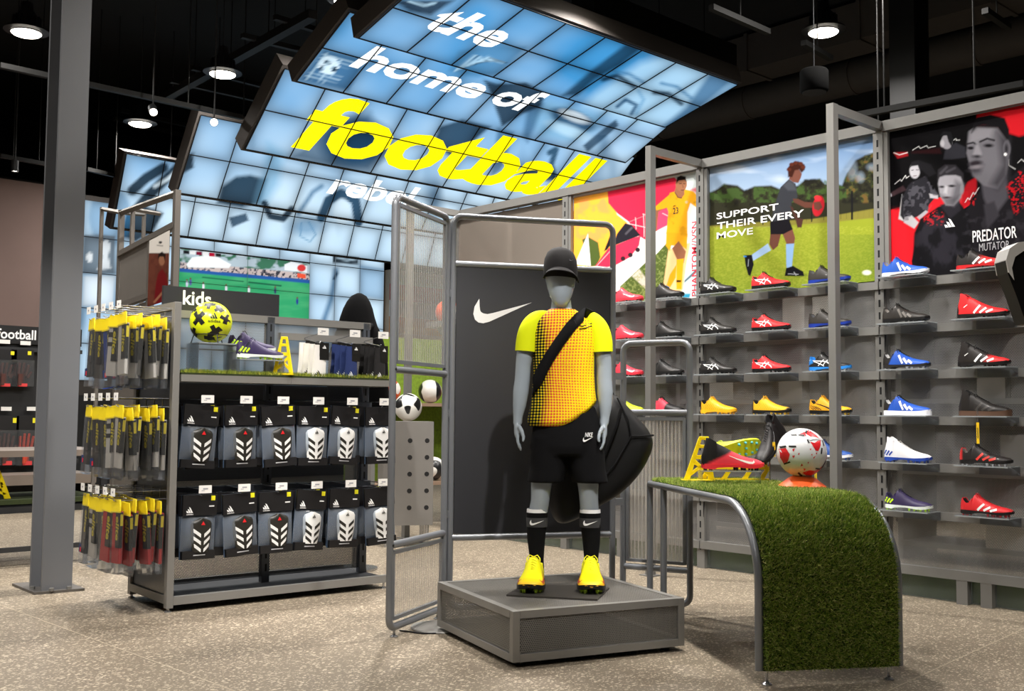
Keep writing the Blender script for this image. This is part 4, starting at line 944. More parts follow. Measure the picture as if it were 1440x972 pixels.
# clear acrylic shoe shelves, boots on them
SHELF_ME = None
def shelf(y, z, label, group):
    global SHELF_ME
    t = thing('shoe_shelf', label, 'shelf', (WX-.012, y, z+.004), 0, group)
    if SHELF_ME is None:
        a = MB().bb(-.15, -.0, -.14, .14, 0, .004).mesh('plate', ACRYLIC)
        b = MB().bb(-.152, -.149, -.14, .14, -.002, .0045).bb(-.15, -.002, -.1415, -.14, -.001, .0045).bb(-.15, -.002, .14, .1415, -.001, .0045).mesh('edge', ACRY_RIM)
        c = MB().bb(-.008, .0, -.14, .07, -.046, 0).prism([(0, 0), (0, -.03), (-.12, 0)], lambda a_, b_, c_: (a_, c_, b_), -.14, -.137).mesh('bracket', mat('grey_clip', '5d6064', .35, .3))
        SHELF_ME = (a, b, c)
    for n, me in zip(('plate', 'edge', 'bracket'), SHELF_ME): link(n, me, t)
    return t
ROWN = ['top', 'second', 'third', 'fourth', 'fifth', 'lowest']
def wall_boot(key, spec, row, heel_y, label, dz=0.0, rzadd=0.0, sc=1.0, grp=None):
    z = ZR[row]+.0085
    s = shelf(heel_y-.15, ZR[row], 'clear shelf under the ' + ' '.join(label.split()[:12]), None)
    b = boot(key, spec, label, (WX-.085, heel_y-.012, z+dz), -math.pi/2+rzadd, grp, scale=sc)
    return b
c31, c32, c21, c22, c23, c11, c12 = 3.045, 2.615, 4.325, 3.925, 3.52, 5.10, 4.745
RN = ['top', 'second', 'third']
for r in range(3):
    wall_boot('bx', B_BLACKX, r, c21, 'black boot with white crossed stripes on the %s shelf row' % RN[r])
    wall_boot('rx', B_REDX, r, c22, 'red boot with white crossed stripes on the %s shelf row' % RN[r])
wall_boot('db', B_DKBLUE, 0, c23, 'dark brown boot with blue sole on the top row, lower part of poster')
wall_boot('db', B_DKBLUE, 1, c23, 'dark brown boot with blue sole on the second row below')
wall_boot('bb', B_BLKBLU, 2, c23, 'black boot with bright blue heel and pale studs')
wall_boot('yd', B_YDOT, 3, c21, 'yellow boot with brown dots and black heel collar')
wall_boot('yd2', B_YDOT2, 3, c22, 'yellow boot with black heel, toe tip and sole')
wall_boot('ys', B_YSL, 3, c23, 'amber yellow boot with black slashes along its side')
wall_boot('bt', B_BLUET, 4, c23, 'blue boot with white sole behind the red and white ball')
wall_boot('ba', B_BLUEA, 0, c31, 'bright blue boot with white bars and white front sole')
wall_boot('ka', B_BLKA, 1, c31, 'all black boot with dull grey bars')
wall_boot('bb2', B_BLUEB, 2, c31, 'blue boot with black heel, white bars and clear studs')
wall_boot('bc', B_BLUEC, 3, c31, 'blue indoor shoe with black heel and flat white sole')
wall_boot('wh', B_WHITE, 4, c31, 'white high collar boot with blue heel bars and blue sole')
wall_boot('pu', B_PURP, 5, c31, 'dark purple boot with lime heel bars on the lowest row')
wall_boot('br', B_BLKRED, 0, c32, 'black to red boot with white bars below the portrait poster')
wall_boot('rh', B_REDHI, 1, c32, 'red laceless high collar boot with white bars')
wall_boot('brh', B_BRHI, 2, c32, 'black high collar boot fading to a red toe with white bars')
wall_boot('kh', B_BLKHI, 3, c32, 'black high collar shoe with brown gum sole and hanging yellow tag')
wall_boot('br2', B_BLKR2, 4, c32, 'black boot with red bars and red heel')
wall_boot('r6', B_RED6, 5, c32, 'red boot with white bars and black collar on the lowest row')
for r in range(3):
    wall_boot('co', B_CORAL, r, c11, 'coral red boot beside the black banner on the %s shelf row' % RN[r])
    wall_boot('bn', B_BLKN, r, c12, 'plain black boot with yellow tag on the %s shelf row' % RN[r])
wall_boot('cb', B_CORBLK, 3, c12, 'coral and black boot behind the low ribbed screen')
wall_boot('lm', B_LIME, 3, c11, 'lime boot mostly hidden behind the black sports bag')
TAGY = mat('yellow_tag_card', 'f2c713', .5)
def tag_strip(loc, label, l=.075, w=.011):
    t = thing('hanging_tag', label, 'tag', loc, 0)
    MB().bb(-.001, .001, -w/2, w/2, -.03-l, -.03).build('tag_card', TAGY, t)
    MB().tube([(0, 0, 0.05), (.001, .004, .01), (0, 0, -.032)], .0012, 5).tube([(0, 0, 0.05), (.001, -.004, .01), (0, 0, -.032)], .0012, 5).build('cord', STEEL, t)
    MB().bb(-.0015, .0015, -.002, .002, -.03-l*.75, -.03-l*.25).build('printed_line', BLACK, t)
tag_strip((WX-.16, 2.475, ZR[3]+.005), 'yellow tag hanging from the black high collar shoe', .11, .014)
for r in range(3): tag_strip((WX-.16, 4.695, ZR[r]+.02), 'yellow tag hanging from the black boot on the %s row' % RN[r], .08)
tag_strip((WX-.16, 3.43, ZR[4]+.01), 'yellow tag hanging from the blue boot behind the ball', .13, .014)

VR = YW-math.pi/2      # local x runs along the viewers' right hand
# ------------------------------------------------------------------ plinth
PG = mat('plinth_grey_paint', '908e8a', 0.42, 0.25, 0.04)
c = gnd(720.9, 941); PRZ = math.radians(-16.94); PS = 0.81
pl = thing('display_plinth', 'low square grey metal plinth with perforated sides', 'plinth', c, PRZ)
e = .032; z0, z1 = .022, .222
for x in (0, PS-e):
    for y in (0, PS-e): bevel(MB().bb(x, x+e, y, y+e, z0, z1).build('corner_post', PG, pl), .002)

for nm, zz in (('top_frame', (z1-.03, z1)), ('bottom_frame', (z0, z0+.03))):
    m = MB(); a, b = zz
    m.bb(e, PS-e, 0, e, a, b).bb(e, PS-e, PS-e, PS, a, b).bb(0, e, e, PS-e, a, b).bb(PS-e, PS, e, PS-e, a, b); m.build(nm, PG, pl)
MB().bb(e, PS-e, e, PS-e, z1-.006, z1-.002).build('perforated_top', PERF_XY, pl)
for nm, bx in (('perforated_side', (e+.004, PS-e-.004, .006, .009)), ('perforated_side', (e+.004, PS-e-.004, PS-.009, PS-.006))):
    MB().bb(bx[0], bx[1], bx[2], bx[3], z0+.034, z1-.034).build(nm, PERF_XZ, pl)
PERF_YZP = perforated('perforated_steel_plinth', '8a8884', 0.0085, 0.0056, ax=(1, 2))
for x in (.006, PS-.009): MB().bb(x, x+.003, e+.004, PS-e-.004, z0+.034, z1-.034).build('perforated_side', PERF_YZP, pl)
MB().bb(.03, PS-.03, .03, PS-.03, z0+.002, z0+.006).build('inner_floor', DARK, pl)
for x in (.06, PS-.06):
    for y in (.06, PS-.06): MB().cyl((x, y, 0), (x, y, z0+.004), .02, 12).build('foot', BLACK, pl)
# round base disc of a stand slipped under the plinth edge
p = cw(-.315, 5.06); t = thing('base_disc', 'flat round grey base disc with cable beside the plinth', 'base plate', p)
MB().lathe([(0, .0), (.145, .0), (.148, .004), (.144, .009), (0, .010)], 40).build('disc', PG, t, smooth=40)
MB().tube([(.1, -.1, .004), (-.02, -.15, .004), (-.16, -.06, .004), (-.2, .06, .004)], .004, 6).build('cable', BLACK, t)

# ------------------------------------------------------------------ folding tube screen
def fluted(name, col, op):
    m = D.materials.new(name); t = NT(m); vec, x, y, z = t.xyz('Object')
    s = t.m('SINE', t.m('MULTIPLY', x, 2*math.pi/.020))
    bp = t.node('ShaderNodeBump'); bp.inputs['Strength'].default_value = 1.0; bp.inputs['Distance'].default_value = .006; t.link(t.m('MULTIPLY', s, .5), bp.inputs['Height'])
    tr = t.node('ShaderNodeBsdfTransparent'); tr.inputs[0].default_value = (*hx(col), 1)
    rf = t.node('ShaderNodeBsdfRefraction'); rf.inputs['Roughness'].default_value = .08; rf.inputs['IOR'].default_value = 1.38; rf.inputs[0].default_value = (*hx(col), 1); t.link(bp.outputs[0], rf.inputs['Normal'])
    tl = t.node('ShaderNodeBsdfTranslucent'); tl.inputs[0].default_value = (*hx('f4f1ec'), 1)
    df = t.node('ShaderNodeBsdfDiffuse'); df.inputs[0].default_value = (*hx('e6e2da'), 1); t.link(bp.outputs[0], df.inputs['Normal'])
    gl = t.node('ShaderNodeBsdfGlossy'); gl.inputs['Roughness'].default_value = .2; t.link(bp.outputs[0], gl.inputs['Normal'])
    def mixs(f, a, b):
        n = t.node('ShaderNodeMixShader')
        if isinstance(f, float): n.inputs[0].default_value = f
        else: t.link(f, n.inputs[0])
        t.link(a.outputs[0], n.inputs[1]); t.link(b.outputs[0], n.inputs[2]); return n
    body = mixs(.55, df, tl); thru = mixs(.15, tr, rf)
    sh = mixs(t.m('MULTIPLY_ADD', s, .13, op, clamp=True), thru, body); sh = mixs(.05, sh, gl)
    t.link(sh.outputs[0], t.out.inputs[0]); return m
FLUTE = fluted('fluted_clear_sheet', 'fbfaf8', .17)
def arc_frame(L, z0, z1, r=.045, n=6):
    P = []
    for cx, cz, a0 in ((r, z0+r, 180), (L-r, z0+r, 270), (L-r, z1-r, 0), (r, z1-r, 90)):
        for i in range(n+1):
            a = math.radians(a0+90*i/n); P.append((cx+r*math.cos(a), 0, cz+r*math.sin(a)))
    return P
TR = .0165
sc_o = cw(-.317, 5.345)
scr = thing('folding_screen', 'folding grey tube screen with ribbed clear wings and a black banner', 'screen', sc_o, 0)
def wing(name, a, b, z0, z1):
    # part whose mesh is the tube frame; local x runs from a to b (camera heading coordinates)
    A, B = cw(*a)-sc_o, cw(*b)-sc_o; d = B-A; L = math.hypot(d[0], d[1])
    m = MB().tube(arc_frame(L, z0, z1), TR, 10, closed=True)
    o = m.build(name, GREY_TUBE, scr, smooth=50); o.location = tuple(A); o.rotation_euler = (0, 0, math.atan2(d[1], d[0])); return o, L
def bar(par, L, z, nm='cross_tube'): return MB().cyl((TR*.6, 0, z), (L-TR*.6, 0, z), TR, 12).build(nm, GREY_TUBE, par, smooth=50)
def ribsheet(par, x0, x1, z0, z1):
    o = MB().bb(x0, x1, -.005, .005, z0, z1).build('ribbed_sheet', FLUTE, par)
    s = MB()
    for q in ((x0-.012, x0+.004, z0-.01, z1+.01), (x1-.004, x1+.012, z0-.01, z1+.01), (x0, x1, z0-.012, z0+.004), (x0, x1, z1-.004, z1+.012)): s.bb(q[0], q[1], -.009, .009, q[2], q[3])
    s.build('sheet_frame', GREY_TUBE, par); return o
def levfoot(par, x, z1=.05):
    MB().lathe([(0, 0), (.019, 0), (.019, .004), (.008, .009), (.006, .018), (.006, z1)], 12, (x, 0, 0)).build('levelling_foot', STEEL, par, smooth=40)
o1, L1 = wing('side_wing', (-.535, 4.80), (-.330, 5.325), .045, 1.985)
bar(o1, L1, 1.195); bar(o1, L1, .41)
ribsheet(o1, .030, L1-.030, 1.235, 1.945); ribsheet(o1, .030, L1-.030, .088, .372)
levfoot(o1, .05); levfoot(o1, L1-.06)
for z in (1.195, .41): MB().cyl((0, -.0175, z), (0, -.0145, z), .006, 10).build('bolt_hole', BLACK, o1)
o2, L2 = wing('banner_frame', (-.300, 5.345), (.525, 5.56), .045, 1.995)
bar(o2, L2, 1.752); bar(o2, L2, .384); levfoot(o2, .06); levfoot(o2, L2-.06)
MB().bb(.018, L2-.018, -.006, .006, .402, 1.735).build('black_banner', mat('charcoal_banner', '2b2c31', .55, var=.04), o2)
def swoosh(mb, fn, x0, x1, z0, tilt=0.0, k=1.0, d0=0, d1=.001):
    w = x1-x0
    for l_, r_ in SW_STRIPS: mb.grid([[fn(x0+a*w, z0+b*w*k+a*w*tilt, d1) for a, b in q] for q in (l_, [((u[0]+v[0])/2, (u[1]+v[1])/2) for u, v in zip(l_, r_)], r_)])
m = MB(); swoosh(m, lambda a, b, c: (a, -.0062-c, b), .105, .412, 1.455, 0, .93); m.build('swoosh_mark', WHITE, o2)
o3, L3 = wing('low_wing', (.585, 5.60), (.905, 5.435), .050, 1.372)
bar(o3, L3, 1.012); bar(o3, L3, .218); ribsheet(o3, .030, L3-.030, .256, .976); levfoot(o3, .06); levfoot(o3, L3-.05)
for z in (.55, 1.2): MB().box(L2+.03, -.0, z, .05, .02, .035).build('hinge', GREY_TUBE, o2)
for z in (.5, 1.0, 1.6): MB().box(-.012, .0, z, .03, .02, .035).build('hinge', GREY_TUBE, o2)

# ------------------------------------------------------------------ mannequin
MD = 4.86; MK = MD/FPX
def mx(px): return (px-787)*MK
def mz(py): return (823.5-py)*MK
man_o = cw((787-720)*MK, MD, .222)
man = thing('mannequin', 'grey faceless junior mannequin in yellow shirt, black shorts and black cap', 'mannequin', man_o, VR)
SKINM = mat('mannequin_grey_gloss', '98a2ab', 0.18, 0.0, 0.02, coat=.5)
def voxel(mb, name, m, parent, size, smooth=2, it=6):
    me = mb.mesh('tmp', m); ob = D.objects.new('tmp', me); COL.objects.link(ob)
    r = ob.modifiers.new('r', 'REMESH'); r.mode = 'VOXEL'; r.voxel_size = size
    s = ob.modifiers.new('s', 'SMOOTH'); s.factor = .5; s.iterations = it
    dg = bpy.context.evaluated_depsgraph_get(); me2 = D.meshes.new_from_object(ob.evaluated_get(dg)); D.objects.remove(ob); D.meshes.remove(me)
    me2.name = name; me2.materials.clear(); me2.materials.append(m)
    me2.polygons.foreach_set('use_smooth', [True]*len(me2.polygons)); me2.update()
    return link(name, me2, parent)
def ring(cx, cy, z, rx, ry, n=28, p=1.0, tilt=(0, 0)):
    out = []
    for i in range(n):
        a = 2*math.pi*i/n; ca, sa = math.cos(a), math.sin(a)
        x = cx+rx*math.copysign(abs(ca)**p, ca); y = cy+ry*math.copysign(abs(sa)**p, sa)
        out.append((x, y, z+tilt[0]*(x-cx)+tilt[1]*(y-cy)))
    return out
bd = MB()
# head and neck
HC = mx(788)
bd.rings([ring(HC+o, y, mz(py), rx, ry) for py, rx, ry, y, o in ((434, .010, .012, -.046, .001), (432, .022, .026, -.040, .001), (427, .036, .050, -.025, .001), (418, .050, .070, -.010, .001), (406, .062, .082, .002, .001), (393, .070, .090, .006, 0), (378, .074, .094, .008, 0), (364, .070, .088, .010, 0), (355, .054, .068, .010, 0), (350, .03, .04, .010, 0))])
bd.rings([ring(HC+.004, .012, mz(py), rx, rx*.98) for py, rx in ((405, .044), (424, .045), (434, .049), (440, .064), (446, .085))])
# torso and hips
bd.rings([ring(mx(c_), .0, mz(py), rx, ry, p=.9) for py, c_, rx, ry in ((640, 797, .10, .075), (610, 797, .135, .09), (585, 795, .13, .085), (545, 793, .115, .078), (500, 793, .13, .088), (465, 793, .135, .085), (448, 792, .115, .07), (440, 792, .06, .055))])
def limb(pts): bd.tube([(mx(a), y, mz(b)) for a, b, y, r in pts], [r for a, b, y, r in pts], 16)
limb([(754, 453, .0, .030), (746, 466, .0, .036), (739, 490, .0, .040), (736, 515, .0, .036), (735, 535, -.006, .036), (733, 552, -.014, .037), (731, 572, -.024, .031), (729, 588, -.032, .022), (729, 597, -.036, .021)])
limb([(834, 453, .0, .030), (841, 466, .0, .036), (847, 490, .0, .040), (850, 515, .0, .036), (850, 535, -.006, .036), (851, 552, -.014, .037), (851, 572, -.024, .031), (850, 588, -.032, .022), (849, 597, -.036, .022)])
def hand(cx, sgn):
    # palm seen edge-on from the thumb side, fingers hanging and slightly curled
    R = []
    for py, rx, ry, o in ((594, .018, .015, 0), (602, .021, .024, 0), (611, .020, .034, 0), (616, .015, .034, .001)):
        R.append(ring(mx(cx)+sgn*o, -.040, mz(py), rx*.8, ry, 14))
    bd.rings(R)
    for k, (yo, ln) in enumerate(((-.066, 1.0), (-.049, 1.12), (-.032, 1.04), (-.016, .85))):
        x0 = mx(cx)
        bd.tube([(x0, yo, mz(613)), (x0+sgn*.002, yo-.004, mz(613)-.026*ln), (x0+sgn*.009, yo-.008, mz(613)-.046*ln), (x0+sgn*.019, yo-.010, mz(613)-.062*ln)], [.0088, .0082, .0074, .0058], 8)
    bd.tube([(mx(cx)+sgn*.006, -.066, mz(600)), (mx(cx)+sgn*.020, -.080, mz(607)), (mx(cx)+sgn*.027, -.090, mz(615)), (mx(cx)+sgn*.025, -.096, mz(622))], [.012, .0105, .0092, .007], 8)
hand(728.5, 1); hand(848.5, -1)
for kx, ks in (((772, 764, 762, 757, 756, 757), 1), ((822, 827, 828, 831, 833, 833), -1)):
    limb([(kx[0], 625, .0, .070), (kx[1], 662, -.004, .056), (kx[2], 688, -.012, .046), (kx[2]-ks*1, 704, -.006, .043), (kx[3], 728, .010, .044), (kx[4], 758, .012, .036), (kx[5], 785, .010, .027), (kx[5], 805, .004, .030), (kx[5], 815, -.02, .028)])
body = voxel(bd, 'body', SKINM, man, .0052)
# cap
cp = MB()
cp.rings([ring(HC, .010, mz(py), rx, ry, 32, tilt=(-.06, .0)) for py, rx, ry in ((392, .0775, .098), (384, .0785, .100), (374, .078, .099), (364, .0735, .092), (355, .061, .078), (350, .043, .056), (347.5, .022, .028))], caps=(False, True))
cap = cp.build('cap', mat('black_cap_cloth', '1b191a', .8, bump=.25, bscale=900, spec=.3), man, smooth=50)
br = MB(); G = []
for i in range(15):
    a = math.radians(-82+164*i/14); row = []
    for k in range(6):
        f = k/5; rr = 1+.82*f*math.cos(a)**1.0
        x = .078*math.sin(a)*(1+.08*f); y = .010-.098*math.cos(a)-.060*f*math.cos(a)**.6
        z = mz(386)+.024-.022*f*math.cos(a)-.058*(1-math.cos(a))**1.2 - .010*math.sin(a)
        row.append((HC+x, y, z))
    G.append(row)
br.grid(G); G2 = [[(p[0], p[1], p[2]-.004) for p in r] for r in G]; br.grid(G2)
for i in range(14): br.add([G[i][5], G[i+1][5], G2[i+1][5], G2[i][5]], [(0, 1, 2, 3)])
br.build('brim', MATS['black_cap_cloth'], cap, smooth=60)
m = MB(); swoosh(m, lambda a, b, c: (HC+a, -.0785-c-(.06-abs(a))*.12, b), .034, .058, mz(370), 0, .9, 0, .0015); m.build('metal_mark', STEEL, cap)
m = MB().sphere((HC, .010, mz(347.3)), .006, 10, 8); m.build('cap_button', MATS['black_cap_cloth'], cap, smooth=60)
# shirt with halftone print
def shirt_mat():
    m = D.materials.new('halftone_shirt'); t = NT(m); vec, x, y, z = t.xyz('Object')
    wv = t.m('MULTIPLY', t.m('SINE', t.m('ADD', t.m('MULTIPLY', z, 14.0), t.m('MULTIPLY', x, 9.0))), .006)
    u = t.m('DIVIDE', t.m('ADD', x, wv), .0128); v = t.m('DIVIDE', t.m('ADD', z, t.m('MULTIPLY', wv, .6)), .0128)
    fu = t.m('SUBTRACT', t.m('FRACT', t.m('ADD', u, 100.0)), .5); fv = t.m('SUBTRACT', t.m('FRACT', t.m('ADD', v, 100.0)), .5)
    r2 = t.m('SQRT', t.m('ADD', t.m('MULTIPLY', fu, fu), t.m('MULTIPLY', fv, fv)))
    # print strength: strongest on the wearer's left edge in view, lobe through the belly
    edge = t.m('ADD', t.m('ADD', x, t.m('MULTIPLY', t.m('SINE', t.m('MULTIPLY', t.m('SUBTRACT', z, .70), 5.4)), -.035)), .16)
    rad = t.m('SUBTRACT', .52, t.m('MULTIPLY', edge, 1.15), clamp=False); rad = t.m('MAXIMUM', rad, .15)
    dot = t.m('MULTIPLY', t.m('SUBTRACT', t.m('ADD', rad, .05), r2), 12.0, clamp=True)
    dark = t.m('MULTIPLY', t.m('SUBTRACT', .10, edge), 22.0, clamp=True)
    base = t.mix(t.m('MULTIPLY', t.m('SUBTRACT', .17, t.m('ABSOLUTE', t.m('SUBTRACT', edge, .17))), 3.0, clamp=True), hx('f8e208'), hx('f9d210'))
    dotc = t.mix(dark, hx('e2553a'), hx('131210'))
    t.link(t.mix(dot, base, dotc), t.b.inputs['Base Color']); t.b.inputs['Roughness'].default_value = .75; t.b.inputs['Specular IOR Level'].default_value = .25
    t.bump(t.noise(vec, 14, 2), .25, .01)
    return m
SHM = shirt_mat()
NEON = mat('neon_yellow_cloth', 'e3ee0e', .75, var=.03, bump=.35, bscale=18, spec=.2)
SHP = ((600, 791, .152, .102, -.24), (592, 791, .156, .104, -.22), (575, 792, .150, .102, -.12), (555, 793, .143, .098, -.05), (525, 793, .139, .098, 0), (495, 793, .139, .102, 0), (470, 793, .141, .100, 0), (456, 793, .135, .090, 0), (447, 792, .112, .078, 0), (441, 791, .082, .066, 0), (436, 790, .062, .056, .0))
sh = MB()
def shirt_row(py):
    a = [q[0] for q in SHP][::-1]; return [float(np.interp(py, a, [q[k] for q in SHP][::-1])) for k in (1, 2, 3)]
def shring(py, c_, rx, ry, tl, n=48):
    out = []
    for i in range(n):
        a = 2*math.pi*i/n; ca, sa = math.cos(a), math.sin(a)
        x = mx(c_)+rx*math.copysign(abs(ca)**.85, ca); y = .0+ry*math.copysign(abs(sa)**.9, sa)
        fold = .003*math.sin(a*9+py*.05)*(1 if py > 520 else .3)
        out.append((x*(1+fold*.1), y+fold, mz(py)+max(0, (x-mx(c_))/rx+.15)**1.5*.085*(-tl/.24 if tl else 0)))
    return out
sh.rings([shring(*q) for q in SHP], caps=(False, False))
shirt = sh.build('shirt', SHM, man, smooth=70)
sol = shirt.modifiers.new('s', 'SOLIDIFY'); sol.thickness = .003; sol.offset = -1
for pts, nm in (([(778, 447, .024), (766, 447.5, .036), (755, 451, .046), (746.5, 462, .0525), (742, 478, .0535), (740.5, 495.5, .0525)], 'sleeve'), ([(806, 447, .024), (820, 447.5, .036), (831, 451, .046), (840.5, 462, .0525), (845, 478, .0535), (846, 495.5, .0525)], 'sleeve')):
    tt = np.linspace(0, 1, 26); t0 = np.linspace(0, 1, len(pts)); sm = []
    for k in range(3):
        v = np.interp(tt, t0, [q[k] for q in pts])
        for _ in range(6): v[1:-1] = (v[:-2]+2*v[1:-1]+v[2:])/4
        sm.append(v)
    pts = list(zip(*sm))
    s_ = MB().tube([(mx(a), .0, mz(b)) for a, b, r in pts], [r for a, b, r in pts], 24); s_.f = s_.f[:-1]; s_.mi = s_.mi[:-1]
    s_.build(nm, NEON, shirt, smooth=70)
def front_y(x, z, off=.003):
    c_, rx, ry = shirt_row(823.5-z/MK); u = min(.999, abs((x-mx(c_))/rx))
    return -ry*(1-u**(2/.85))**(.5*.9)-off
m = MB()
for pts in ([(806, 453), (809, 459), (817, 461), (831, 456)], [(800, 459), (803, 466)], [(813, 465), (822, 463.5), (831, 459.5)]):
    m.tube([(mx(a), front_y(mx(a), mz(b), .0035), mz(b)) for a, b in pts], .0019, 5)
m.build('outline_swoosh', BLACK, shirt)
# shoulder strap lying over the shirt
st = MB(); PT = [(833, 442, .04), (829, 438.5, .0), (822, 441.5, -.062), (814, 448, None), (800, 463, None), (785, 484, None), (772, 504, None), (762, 522, None), (756, 536, None), (751, 548, -.05), (749, 556, .0), (752, 565, .06)]
Lr, Rr = [], []
P3d = []
for a, b, y in PT:
    x, z = mx(a), mz(b); P3d.append(Vector((x, (front_y(x, z, .010) if y is None else y-.0), z)))
for i, p_ in enumerate(P3d):
    d_ = (P3d[min(i+1, len(P3d)-1)]-P3d[max(i-1, 0)]).normalized(); nrm = Vector((0, -1, 0)) if 2 < i < 9 else Vector((0, 0, 1)) if i <= 1 else Vector((-1, 0, 0))
    w_ = d_.cross(nrm).normalized()*.024
    for arr, s in ((Lr, 1), (Rr, -1)):
        q_ = p_+w_*s
        if 2 < i < 9: q_.y = min(front_y(q_.x, q_.z, .009), p_.y+.02)
        arr.append(tuple(q_))
# shorts
so = MB()
so.rings([ring(mx(c_), .002, mz(py), rx, ry, 40, p=.85) for py, c_, rx, ry in ((572, 795, .136, .094), (590, 797, .148, .100), (610, 798, .160, .106), (628, 798, .168, .108), (640, 798, .160, .10))])
for c0, c1 in ((775, 768), (822, 831)):
    so.rings([ring(mx(c_), .0, mz(py), rx, ry, 32, p=.85, tilt=(0, .0)) for py, c_, rx, ry in ((615, c0, .085, .094), (640, (c0*2+c1)/3, .084, .092), (660, (c0+c1)/2, .083, .090), (678, c1, .082, .088))])
SHORTM = mat('black_shorts_cloth', '0e0e10', .9, bump=.3, bscale=40, spec=.15)
shorts = voxel(so, 'shorts', SHORTM, man, .0075, it=4)
m = MB(); swoosh(m, lambda a, b, c: (a, -.1085-c+abs(a-mx(820))*.3, b), mx(818), mx(833), mz(621), .08, 1.0, 0, .0012)
fit_text(m, 'NIKE', lambda a, b, c: (a, -.110+abs(a-mx(820))*.3, b), mx(821), mx(832), mz(614), mz(608), offset=.02, shear=.2); m.build('shorts_mark', WHITE, shorts, fix=False)
# socks
SOCKB = mat('black_sock_knit', '0d0d0f', .9, bump=.3, bscale=500, spec=.15)
for xs_ in ((757, 756, 757), (831, 833, 833)):
    R = [ring(mx(c_), y, mz(py), r, r*1.03, 24) for py, c_, r, y in ((720, xs_[0], .0485, .004), (728, xs_[0], .0485, .009), (758, xs_[1], .0405, .012), (785, xs_[2], .0315, .010), (806, xs_[2], .034, .004))]
    sk = MB().rings(R, caps=(False, False)).build('sock', SOCKB, man, smooth=70)
    MB().rings([ring(mx(xs_[0]), .002, mz(715), .0462, .047, 24), ring(mx(xs_[0]), .004, mz(721), .0475, .049, 24)], caps=(False, False)).build('white_liner', WHITE, sk, smooth=70)
    MB().rings([ring(mx(xs_[0]), .0075, mz(727), .0492, .0505, 24), ring(mx(xs_[0]), .0095, mz(740), .0470, .0485, 24)], caps=(False, False)).build('grey_band', mat('dark_grey_knit', '3a3a3c', .9), sk, smooth=70)
    m = MB(); swoosh(m, lambda a, b, c: (mx(xs_[0])+a, .008-.0512+a*a*11-c, b), -.034, .032, mz(737), 0, .85, 0, .0012); m.build('sock_mark', WHITE, sk)
# boots and base plate
for nm, bx, by, rz_ in (('boot', 755.5, .045, -97), ('boot', 832.5, .045, -93)):
    if 'yel' not in _BOOT: _BOOT['yel'] = boot_mesh(B_YEL)
    ups = None
    for n_, me in _BOOT['yel']:
        if n_ == 'upper':
            ups = link('boot', me, man, (mx(bx), by, .007), (0, 0, math.radians(rz_))); ups.scale = (1.0, 1.42, 1.22)
    for n_, me in _BOOT['yel']:
        if n_ != 'upper': link(n_, me, ups)
A = [onplane(x, y, (0, 0, .229), (0, 0, 1)) for x, y in ((712, 836), (840, 842.5), (857, 826), (745, 817))]
loc_ = []
for a in A:
    d_ = a-man_o; loc_.append((d_[0]*math.cos(-VR)-d_[1]*math.sin(-VR), d_[0]*math.sin(-VR)+d_[1]*math.cos(-VR)))
MB().prism(loc_, lambda a, b, c: (a, b, c), .0, .006).build('base_plate', mat('dark_steel_plate', '57534f', .35, .6), man)
# sports bag slung behind the mannequin
bag_c = cw((848-720)/FPX*(MD+.27), MD+.27, 1+(583-650)/FPX*(MD+.27))
bag = thing('sports_bag', 'black duffel sports bag slung on a strap behind the mannequin', 'bag', bag_c, VR)
BAGM = mat('black_bag_nylon', '070708', .55, bump=.6, bscale=16, spec=.3)
BD = MD+.27; BKX = BD/FPX
OUT = [(842, 560), (860, 551), (874, 563), (892, 583), (919, 612), (917, 634), (898, 668), (872, 694), (846, 708), (816, 727), (788, 738), (777, 722), (769, 690), (774, 650), (800, 600)]
OUTL = [((a-848)*BKX, (650-b)*BKX) for a, b in OUT]; ccx, ccz = np.mean(np.array(OUTL), 0)
def bag_ring(k, y): return [(ccx+(a-ccx)*k, y, ccz+(b-ccz)*k) for a, b in OUTL]
bo = MB().rings([bag_ring(.62, -.125), bag_ring(.88, -.110), bag_ring(1.0, -.06), bag_ring(1.02, 0), bag_ring(1.0, .06), bag_ring(.85, .11), bag_ring(.55, .125)]).build('bag_body', BAGM, bag, smooth=80)
ss = bo.modifiers.new('s', 'SUBSURF'); ss.levels = 2; ss.render_levels = 2
def bpt(px, py, y): return ((px-848)*BKX, y, (650-py)*BKX)
for path in ([(866, 560, -.09), (880, 590, -.125), (884, 612, -.132), (862, 650, -.137), (820, 700, -.125)], [(884, 612, -.132), (900, 612, -.118), (916, 611, -.085)], [(800, 610, -.12), (812, 655, -.135), (842, 700, -.12)]):
    MB().tube([bpt(*q) for q in path], .0045, 6).build('seam_piping', BLACKF, bag)
MB().tube([bpt(870, 575, -.135), bpt(862, 600, -.155), bpt(846, 640, -.16), bpt(836, 670, -.14)], .011, 6, rx=.4).build('grab_handle', BLACKF, bag)
inv = Matrix.Rotation(-VR, 4, 'Z') @ Matrix.Translation(Vector(man_o)-Vector(bag_c)) @ Matrix.Rotation(VR, 4, 'Z')
stg = MB(); stg.grid([[tuple(inv @ Vector(q)) for q in Lr], [tuple(inv @ Vector(q)) for q in Rr]])
so_ = stg.build('shoulder_strap', BLACKF, bag, smooth=60); s2 = so_.modifiers.new('s', 'SOLIDIFY'); s2.thickness = .004; s2.offset = 0
bp = MB()
for path in ([(752, 565, .06), (770, 600, .16), (790, 640, .22)], [(833, 442, .04), (846, 470, .12), (862, 540, .20), (872, 565, .24)]):
    bp.tube([tuple(inv @ Vector((mx(a), y, mz(b)))) for a, b, y in path], .014, 6, rx=.3)
bp.build('strap_tail', BLACKF, bag)

